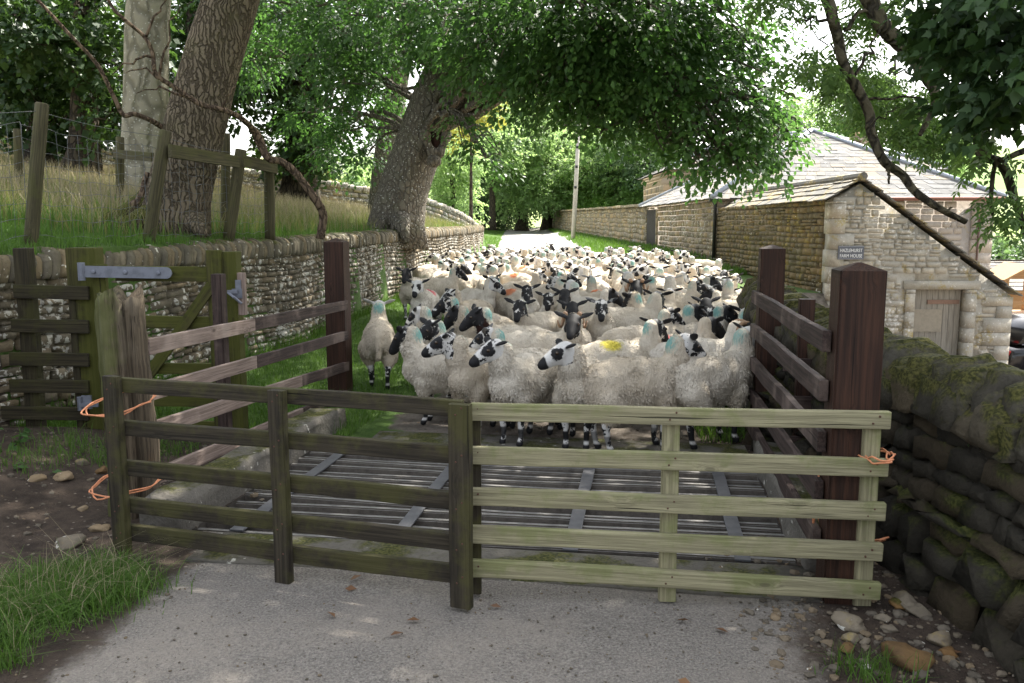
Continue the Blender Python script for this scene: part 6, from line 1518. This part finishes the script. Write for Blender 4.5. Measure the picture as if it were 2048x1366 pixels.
# ================================================================ GRASS
def blades(mb, P, h, w, lean, rs, curve=.5, head=0.0):
    n = len(P); h = np.broadcast_to(h, (n,)); w = np.broadcast_to(w, (n,)); a = rs.uniform(0, 2*np.pi, n); d = np.stack([np.cos(a), np.sin(a), np.zeros(n)], 1)
    ln = (np.abs(rs.normal(0, lean, n))*h)[:, None]; sa = rs.uniform(0, np.pi, n); s = np.stack([np.cos(sa), np.sin(sa), np.zeros(n)], 1)*(w/2)[:, None]
    z = np.array([0,0,1.]); m = P+d*ln*(.5-.2*curve)+z*(h*.55)[:, None]; t = P+d*ln*(1+curve*.3)+z*(h*(1-.25*curve*np.minimum(1, ln[:, 0]/h)))[:, None]
    V = np.stack([P-s, P+s, m-s*.8, m+s*.8, t-s*(.15+head), t+s*(.15+head)], 1).reshape(-1, 3); k = np.arange(n)*6
    mb.add(V, np.concatenate([np.stack([k, k+1, k+3, k+2], 1), np.stack([k+2, k+3, k+5, k+4], 1)]), 0, rnd=np.repeat(rs.random(n), 6))
rs = np.random.default_rng(101)
def gpts(x, y): return np.stack([x, y, zground(x, y)+np.array([0.05*mnoise.noise(Vector((a*.9, b*.9, 1.7)))+.02*mnoise.noise(Vector((a*3.1, b*3.1, 4.2))) for a, b in zip(x, y)])-.01], 1)
def field_pts(n, y0, y1, d0, d1, pw=1.6, tuft=0.0):
    y = y0+(y1-y0)*rs.random(n)**pw; dd = d0+(d1-d0)*rs.random(n); x = xwall(y)-dd
    k = (x > -0.66*y-1.2); x, y = x[k], y[k]
    if tuft: 
        q = np.array([mnoise.noise(Vector((a*.55, b*.55, 2.2)))+.5*mnoise.noise(Vector((a*2., b*2., 5.2))) for a, b in zip(x, y)]); k = q+rs.normal(0, .35, len(q)) > -.1; x, y = x[k], y[k]
    return gpts(x, y)
mb = MB()
P = field_pts(30000, 7, 22, .12, 2.6, 1.5); blades(mb, P, rs.uniform(.04, .14, len(P)), .008, .4, rs)
P = field_pts(30000, 9, 36, .3, 20, 1.4, .1); blades(mb, P, rs.uniform(.10, .30, len(P)), .016, .35, rs)
tag(mb.build('field_grass', MAT['grass_green']), kind='stuff')
mb = MB(); P = field_pts(52000, 11, 37, 1.9, 22, 1.1, .6); blades(mb, P, rs.uniform(.25, .52, len(P)), .0085, .28, rs, .7, .25)
P = field_pts(3500, 9.5, 30, .5, 5, 1.2); blades(mb, P, rs.uniform(.25, .5, len(P)), .005, .25, rs, .7, .6)
tag(mb.build('dry_field_grass', MAT['grass_straw']), kind='stuff')
mb = MB(); P = field_pts(45000, 9, 37, .5, 22, 1.2); blades(mb, P, rs.uniform(.15, .40, len(P)), .010, .35, rs, .6)
tag(mb.build('mixed_field_grass', MAT['grass_dry']), kind='stuff')
# lane grass below the left wall
mb = MB(); n = 34000; y = 6.9+12*rs.random(n)**1.3; x = xwall(y)+.02+rs.random(n)*2.9; q = np.array([mnoise.noise(Vector((a*1.3, b*1.3, 7.))) for a, b in zip(x, y)])
k = (x < -.75+.55*q+(rs.random(n)-.5)*.5) & (AX[0]*x+AX[1]*y > A1+.1); x, y = x[k], y[k]; P = gpts(x, y); P[:, 2] = zground(x, y)-.01
blades(mb, P, rs.uniform(.03, .095, len(P))*(1+.7*(rs.random(len(P)) < .08)), .007, .5, rs)
n = 5000; y = rs.uniform(6.7, 10.5, n); x = rs.uniform(1.55, 2.6, n); P = gpts(x, y); P[:, 2] = zground(x, y)-.005; blades(mb, P, rs.uniform(.05, .14, n), .008, .5, rs)
n = 2500; y = rs.uniform(7, 20, n)**1.0; x = xwall(y)+rs.uniform(.0, .12, n); P = gpts(x, y); P[:, 2] = zground(x, y); blades(mb, P, rs.uniform(.06, .24, n), .008, .4, rs)
n = 14000; y = 26+75*rs.random(n)**1.5; x = xhouse(y)-rs.random(n)*3.0; k = x > 4.05; x, y = x[k], y[k]; P = gpts(x, y); P[:, 2] = zground(x, y)-.01; blades(mb, P, rs.uniform(.10, .28, len(P)), .03, .4, rs)
n = 4000; y = 42+60*rs.random(n); x = rs.uniform(-3.5, -.85, n); P = gpts(x, y); P[:, 2] = zground(x, y); blades(mb, P, rs.uniform(.1, .25, n), .03, .4, rs)
tag(mb.build('lane_grass', MAT['grass_green']), kind='stuff')
# tuft in the left foreground
mb = MB(); cs = []
for u, v, n_, sp in ((60,1190,900,.16),(130,1170,900,.15),(180,1170,900,.13),(215,1150,420,.09),(30,1240,800,.13),(110,1225,700,.13),(190,1205,600,.12),(250,1185,380,.1),(-30,1230,700,.15),(0,1290,320,.08),(10,1330,160,.05)):
    c = G(u, v); P = np.stack([rs.normal(c.x, sp, n_), rs.normal(c.y, sp*.75, n_), np.zeros(n_)], 1); P[:, 2] = zground(P[:, 0], P[:, 1])-.01; cs.append(P)
P = np.concatenate(cs); blades(mb, P, rs.uniform(.04, .145, len(P)), rs.uniform(.003, .0055, len(P)), .9, rs, 1.0)
for u, v, n_, sp in ((1700,1340,60,.05),(1770,1362,50,.06),(1730,1352,60,.07),(150,925,420,.2),(60,960,160,.15),(225,935,200,.1),(340,905,260,.15),(480,790,500,.3)):
    c = G(u, v); P = np.stack([rs.normal(c.x, sp, n_), rs.normal(c.y, sp, n_), np.zeros(n_)], 1); P[:, 2] = zground(P[:, 0], P[:, 1])-.005; blades(mb, P, rs.uniform(.04, .13, n_), .005, .6, rs)
tag(mb.build('grass_tuft', MAT['grass_green']), kind='stuff')
mb = MB()
P = np.concatenate([c[:int(len(c)*.05)] for c in cs]); blades(mb, P, rs.uniform(.08, .26, len(P)), .003, .9, rs, 1.0)
tag(mb.build('dry_grass_stalks', MAT['grass_straw']), kind='stuff')
# ================================================================ STONES, GRAVEL
def rock(name, u, v, size, label, seed, mat='rock', flat=.6, stretch=1.3):
    c = G(u, v); c.z = float(zground(c.x, c.y)); rs_ = np.random.default_rng(seed); V = ICO2.copy()
    V = np.array([p*(1+.42*mnoise.noise(Vector(p)*1.3+Vector((seed*3.1,0,0)))+.16*mnoise.noise(Vector(p)*3.4+Vector((0,seed,0)))) for p in V])
    for _ in range(5):
        d = rs_.normal(size=3); d /= np.linalg.norm(d); k = V@d; lim = .62; V -= np.maximum(k-lim, 0)[:, None]*d*.85
    V *= np.array([stretch, 1, flat])*size; a = rs_.uniform(0, 6); V = V@rz(a).T
    mb = MB(); mb.add(V+[0,0,size*flat*.45], ICO2_F, 0, tint=rs_.random()); o = mb.build(name, MAT[mat], None, c, smooth=True)
    return tag(o, label, 'stone')
bm = bmesh.new(); bmesh.ops.create_icosphere(bm, subdivisions=3, radius=1.0); bm.verts.ensure_lookup_table()
ICO2 = np.array([v.co[:] for v in bm.verts]); ICO2_F = np.array([[v.index for v in f.verts] for f in bm.faces]); bm.free()
MAT['rock_rust'] = stone_mat('rusty_rock', (0.19,0.115,0.05), (0.09,0.06,0.035), lich=0, moss=.3)
for i, (u, v, s, l, m) in enumerate(((138,1092,.085,'pale rough stone behind the grass tuft at the left','rock'),(78,985,.05,'white flecked stone on the soil bank left of the hurdle','rock'),(165,948,.05,'grey stone on the soil bank nearest the hurdle','rock'),(130,975,.07,'flat brown grey stone in the soil bank','rock'),(205,955,.055,'rusty flat stone right against the hurdle upright','rock_rust'),(165,1022,.035,'small pale pebble stone on bare soil below the bank','rock'),(200,1062,.05,'dark flat stone beside the foot of the hurdle','rock'),
    (1815,1328,.115,'large rusty brown rock lying in the right foreground','rock_rust'),(1812,1210,.085,'pale lichened stone on the rubble at the wall foot','rock'),(1835,1228,.07,'grey stone wedged beside the pale lichened one','rock'),(1800,1215,.055,'rusty round stone left of the pale lichened one','rock_rust'),(1765,1240,.045,'small pale stone right of the brown post','rock'),(1690,1250,.085,'grey angular stone in front of the brown post','rock'),(1782,1262,.04,'small buff stone midway between post and wall','rock'),(1700,1280,.05,'pale stone below the angular grey one','rock'),(1692,1300,.045,'rusty stone in front of the brown post','rock_rust'),(1880,1285,.07,'long buff stone near the foot of the wall','rock'),(1895,1308,.05,'orange brown stone near the foot of the wall','rock_rust'),(1730,1285,.03,'tiny grey stone beside the rusty one','rock'),(1550,1238,.035,'small pinkish stone at the edge of the lane','rock'))): rock('loose_stone', u, v, s*(.72 if u > 1000 else .9), l, i+1, m)
mb = MB(); rs = np.random.default_rng(55)
def peb(n, fx, fy, smin, smax, mask=None):
    for _ in range(n):
        x, y = fx(), fy()
        if mask and not mask(x, y): continue
        s = smin+(smax-smin)*rs.random()**3; V = ICO_S*np.array([1, rs.uniform(.6,1), rs.uniform(.4,.7)])*s*(1+.25*rs.normal(size=(12,1))*.5); V = V@rz(rs.uniform(0,6)).T
        mb.add(V+[x, y, float(zground(x, y))+s*.15], ICO_SF, 0, tint=rs.random())
bm = bmesh.new(); bmesh.ops.create_icosphere(bm, subdivisions=1, radius=1.0); bm.verts.ensure_lookup_table()
ICO_S = np.array([v.co[:] for v in bm.verts]); ICO_SF = np.array([[v.index for v in f.verts] for f in bm.faces]); bm.free()
peb(900, lambda: rs.uniform(1.0, 2.1), lambda: rs.uniform(2.9, 4.6), .006, .034, lambda x, y: x > .95+.25*(y-3.4)*.5+rs.normal(0,.15))
peb(700, lambda: rs.uniform(-4.2, -1.6), lambda: rs.uniform(3.4, 6.6), .005, .03, lambda x, y: x < -1.75+rs.normal(0,.25))
peb(900, lambda: rs.uniform(-2.2, 1.6), lambda: rs.uniform(2.9, 4.3), .003, .009)
peb(700, lambda: rs.uniform(-1.0, 2.0), lambda: rs.uniform(6.6, 9.5), .005, .02)
tag(mb.build('gravel', MAT['grit'], smooth=False), kind='stuff')
mb = MB(); rs = np.random.default_rng(66)
for u, v in ((1355,1365),(780,1276),(690,1182),(670,1240),(1378,1245),(1925,1310),(980,1215),(700,1165),(1430,1262),(840,1245)):
    c = G(u, v); leaves(mb, np.array([[c.x, c.y, float(zground(c.x, c.y))+.012]]), np.array([[rs.normal(), rs.normal(), .15]]), np.array([[rs.normal(0,.3), rs.normal(0,.3), 1.]]), .06, 'rhomb', rs)
tag(mb.build('fallen_leaves', MAT['leaf_brown']), kind='stuff')
# ================================================================ SMALL PLANTS
def weed(name, label, u, v, Y, h, n, L, mat, seed, spread=.12, z0=None):
    rs_ = np.random.default_rng(seed); c = W(u, v, Y); root = empty(name, c, label, 'plant'); st = MB(); lf = MB()
    for k in range(n):
        top = np.array([rs_.normal(0, spread), rs_.normal(0, spread*.7), h*rs_.uniform(.6, 1.1)]); P = branch_pts((rs_.normal(0,.03), rs_.normal(0,.03), -.03), top, rs_, .05, 8, .1); add_tube(st, P, np.linspace(.005, .002, 8), 5)
        for i in range(2, 8):
            for s in (-1, 1):
                a = rs_.uniform(0, 6.28); ax = np.array([[math.cos(a)*s, math.sin(a)*s, -.15+.25*rs_.random()]]); leaves(lf, P[i:i+1], ax, np.array([[0,0,1.]])+rs_.normal(0,.25,(1,3)), L*rs_.uniform(.6,1.1)*(1.15-.08*i), 'rhomb', rs_, .62)
    st.build('stem', MAT['leaf_nettle'], root); lf.build('foliage', MAT['leaf_nettle' if mat is None else mat], root); return root
weed('broadleaf_weed', 'leafy green weed growing by the dark slatted panel at the left edge', 25, 948, 6.0, .42, 5, .14, None, 1)
weed('broadleaf_weed', 'smaller leafy weed low on the soil bank at the left edge', 40, 985, 5.6, .22, 6, .11, None, 2, .16)
weed('wall_plant', 'bright green ivy sprig hanging on the mossy wall face', 1972, 850, 3.75, -.14, 6, .028, 'leaf_ash', 3, .06)
weed('wall_plant', 'tiny green sprig beside the brown post on the mossy wall', 1765, 758, 4.6, -.06, 4, .025, 'leaf_nettle', 4, .05)
rs = np.random.default_rng(12)
# ================================================================ POLE
a = W(1146, 478, 62); b = W(1158, 243, 62); mb = MB(); po = empty('utility_pole', (a.x, a.y, float(zlane(62))), 'tall pale slightly leaning wooden pole in front of the high lane wall', 'pole')
base = Vector((a.x, a.y, float(zground(a.x, 62))-.2)); add_tube(mb, [base-po.location, (base.lerp(b, .5))-po.location, b-po.location], [.17,.15,.13], 12); mb.build('shaft', MAT['polewood'], po)
mb = MB()
for f in (.45, .62, .78, .93): p = base.lerp(b, f)-po.location; add_tube(mb, [p+Vector((-.02,-.1,0)), p+Vector((-.02,-.1,.18))], .10, 8)
mb.build('bands', MAT['blackmetal'], po)
# ================================================================ CAR AT THE RIGHT EDGE
CX, CY = W(2020, 700, 21).x, 21.0; CZ = float(zground(CX+2, CY+1)); car = empty('parked_car', (CX, CY, CZ), 'black car parked in the yard at the right edge of the picture', 'car')
def loft(mb, prof, ys, mi=0):
    """closed side profile (x,z) swept across the car's width; ys = list of (y, inset)"""
    m = len(prof); V = []
    P = np.array(prof); c = P.mean(0)
    for y, ins in ys: V.append(np.stack([c[0]+(P[:, 0]-c[0])*(1-ins*.35), np.full(m, y), c[1]+(P[:, 1]-c[1])*(1-ins)], 1))
    k = len(ys); V = np.concatenate(V); i, j = np.meshgrid(np.arange(k-1), np.arange(m), indexing='ij'); j2 = (j+1) % m
    base = mb.n; mb.add(V, np.stack([i*m+j, (i+1)*m+j, (i+1)*m+j2, i*m+j2], -1).reshape(-1, 4), mi)
    mb.f.append(np.arange(m)[None, :]+base); mb.f.append(np.arange(m)[None, ::-1]+base+(k-1)*m); mb.m += [np.full(1, mi, np.int32)]*2
low = [(.0,.42),(.03,.72),(.12,.88),(.9,.98),(1.2,1.0),(3.9,1.02),(4.35,1.0),(4.5,.8),(4.52,.45),(4.4,.28)]+[(3.55+.40*math.cos(t)+.02, .34+.40*math.sin(t)) for t in np.linspace(0,math.pi,9)]+[(.88+.40*math.cos(t), .34+.40*math.sin(t)) for t in np.linspace(0,math.pi,9)]+[(.2,.28)]
mb = MB(); loft(mb, low, [(0,.05),(.06,0),(.92,0),(1.78,0),(1.84,.05)]); mb.build('body', MAT['carpaint'], car)
gh = [(.25,.98),(.62,1.5),(.85,1.62),(2.3,1.64),(2.75,1.56),(3.45,1.01)]
mb = MB(); loft(mb, gh, [(.12,.10),(.18,0),(1.66,0),(1.72,.10)]); mb.build('cabin', MAT['carpaint'], car)
for nm, q in (('side_window', [(.42,1.03),(.72,1.48),(1.3,1.53),(1.3,1.04)]), ('side_window', [(1.38,1.04),(1.38,1.53),(2.2,1.54),(2.2,1.04)]), ('side_window', [(2.28,1.04),(2.28,1.53),(2.6,1.5),(3.2,1.05)])):
    mb = MB(); prism(mb, q, .105, .125); mb.build(nm, MAT['glass'], car, smooth=False)
mb = MB(); add_box(mb, .35, 3.4, .088, .112, .985, 1.012); mb.build('chrome_strip', MAT['galv'], car, smooth=False)
mb = MB(); add_box(mb, .6, 2.4, .2, .24, 1.66, 1.70); mb.build('roof_rail', MAT['galv'], car, smooth=False)
for wx in (.88, 3.57):
    for wy in (.12, 1.72):
        w = empty('wheel'); w.parent = car; w.location = (wx, wy, .34); mb = MB()
        add_tube(mb, [(0,-.11,0),(0,-.09,0),(0,.09,0),(0,.11,0)], [.29,.335,.335,.29], 28); mb.build('tyre', MAT['rubber'], w)
        mb = MB(); add_tube(mb, [(0,-.125,0),(0,-.10,0)], [.20,.22], 20); mb.build('rim', MAT['galv'], w, smooth=False)
mb = MB(); add_box(mb, -.01, .08, .08, .5, .72, .84); mb.build('tail_light', plain('red_lamp', (.3,.01,.01), .2), car, smooth=False)
mb = MB(); add_box(mb, 2.95, 3.1, -.12, .08, 1.02, 1.16); mb.build('mirror', MAT['carpaint'], car, smooth=False)
# ================================================================ PLAY TOWER WITH SLIDE
pt0 = W(2052, 600, 30); px0, py0 = pt0.x, 30.0; pz = float(zground(px0, py0)); pf0 = empty('play_tower', (px0, py0, pz), 'orange wooden play tower with a green slide beyond the car', 'play frame')
ze = W(2040, 556, 30).z-pz; za = W(2052, 528, 30).z-pz; hw = .72
for sx in (-1, 1):
    for sy in (0, 1.3):
        mb = MB(); add_box(mb, sx*hw-.05, sx*hw+.05, sy-.05, sy+.05, 0, ze); mb.build('post', MAT['orangewood'], pf0, smooth=False)
mb = MB(); add_box(mb, -hw-.06, hw+.06, -.06, 1.36, ze*.46, ze*.46+.06); mb.build('deck', MAT['orangewood'], pf0, smooth=False)
mb = MB(); prism(mb, [(-hw-.25, ze-.05), (0, za), (hw+.25, ze-.05), (hw+.2, ze-.12), (0, za-.08), (-hw-.2, ze-.12)], -.25, 1.55); mb.build('roof', MAT['orangewood'], pf0, smooth=False)
mb = MB(); prism(mb, [(-hw-.08, ze-.03), (hw+.08, ze-.03), (0, za-.1)], -.08, -.03); mb.build('gable_board', MAT['orangewood'], pf0, smooth=False)
for z in (.62, .78):
    mb = MB(); add_box(mb, -hw-.06, hw+.06, -.09, -.05, ze*z, ze*z+.09); mb.build('rail', MAT['orangewood'], pf0, smooth=False)
mb = MB(); n = 12; Vs = []
for i in range(n):
    t = i/(n-1); x = -hw-.05-2.0*t; z = ze*.46*(1-t)**1.0+.08+.10*math.sin(t*3.14)
    for y, dz in ((.2,.22),(.23,0),(.67,0),(.70,.22),(.73,.22),(.70,-.04),(.20,-.04),(.17,.22)): Vs.append((x, y, z+dz))
i, j = np.meshgrid(np.arange(n-1), np.arange(8), indexing='ij'); j2 = (j+1) % 8
mb.add(Vs, np.stack([i*8+j, i*8+j2, (i+1)*8+j2, (i+1)*8+j], -1).reshape(-1, 4)); mb.build('slide', MAT['slide'], pf0)
# ================================================================ FAR WOOD IN THE VALLEY
mb = MB(); rs = np.random.default_rng(91)
for _ in range(170):
    th = rs.uniform(.46, .80); r = rs.uniform(300, 390); x, y = r*math.sin(th), r*math.cos(th); z = float(zground(x, y)); rr = rs.uniform(4, 7.5)
    C, D = clump_points((x, y, z+rr*.9), rr, 60, rs, 1.0); sprays(mb, C, D, rs, 7, 2.4, 1.7, .2)
tag(mb.build('far_wood', MAT['leaf_fardark']), kind='stuff')
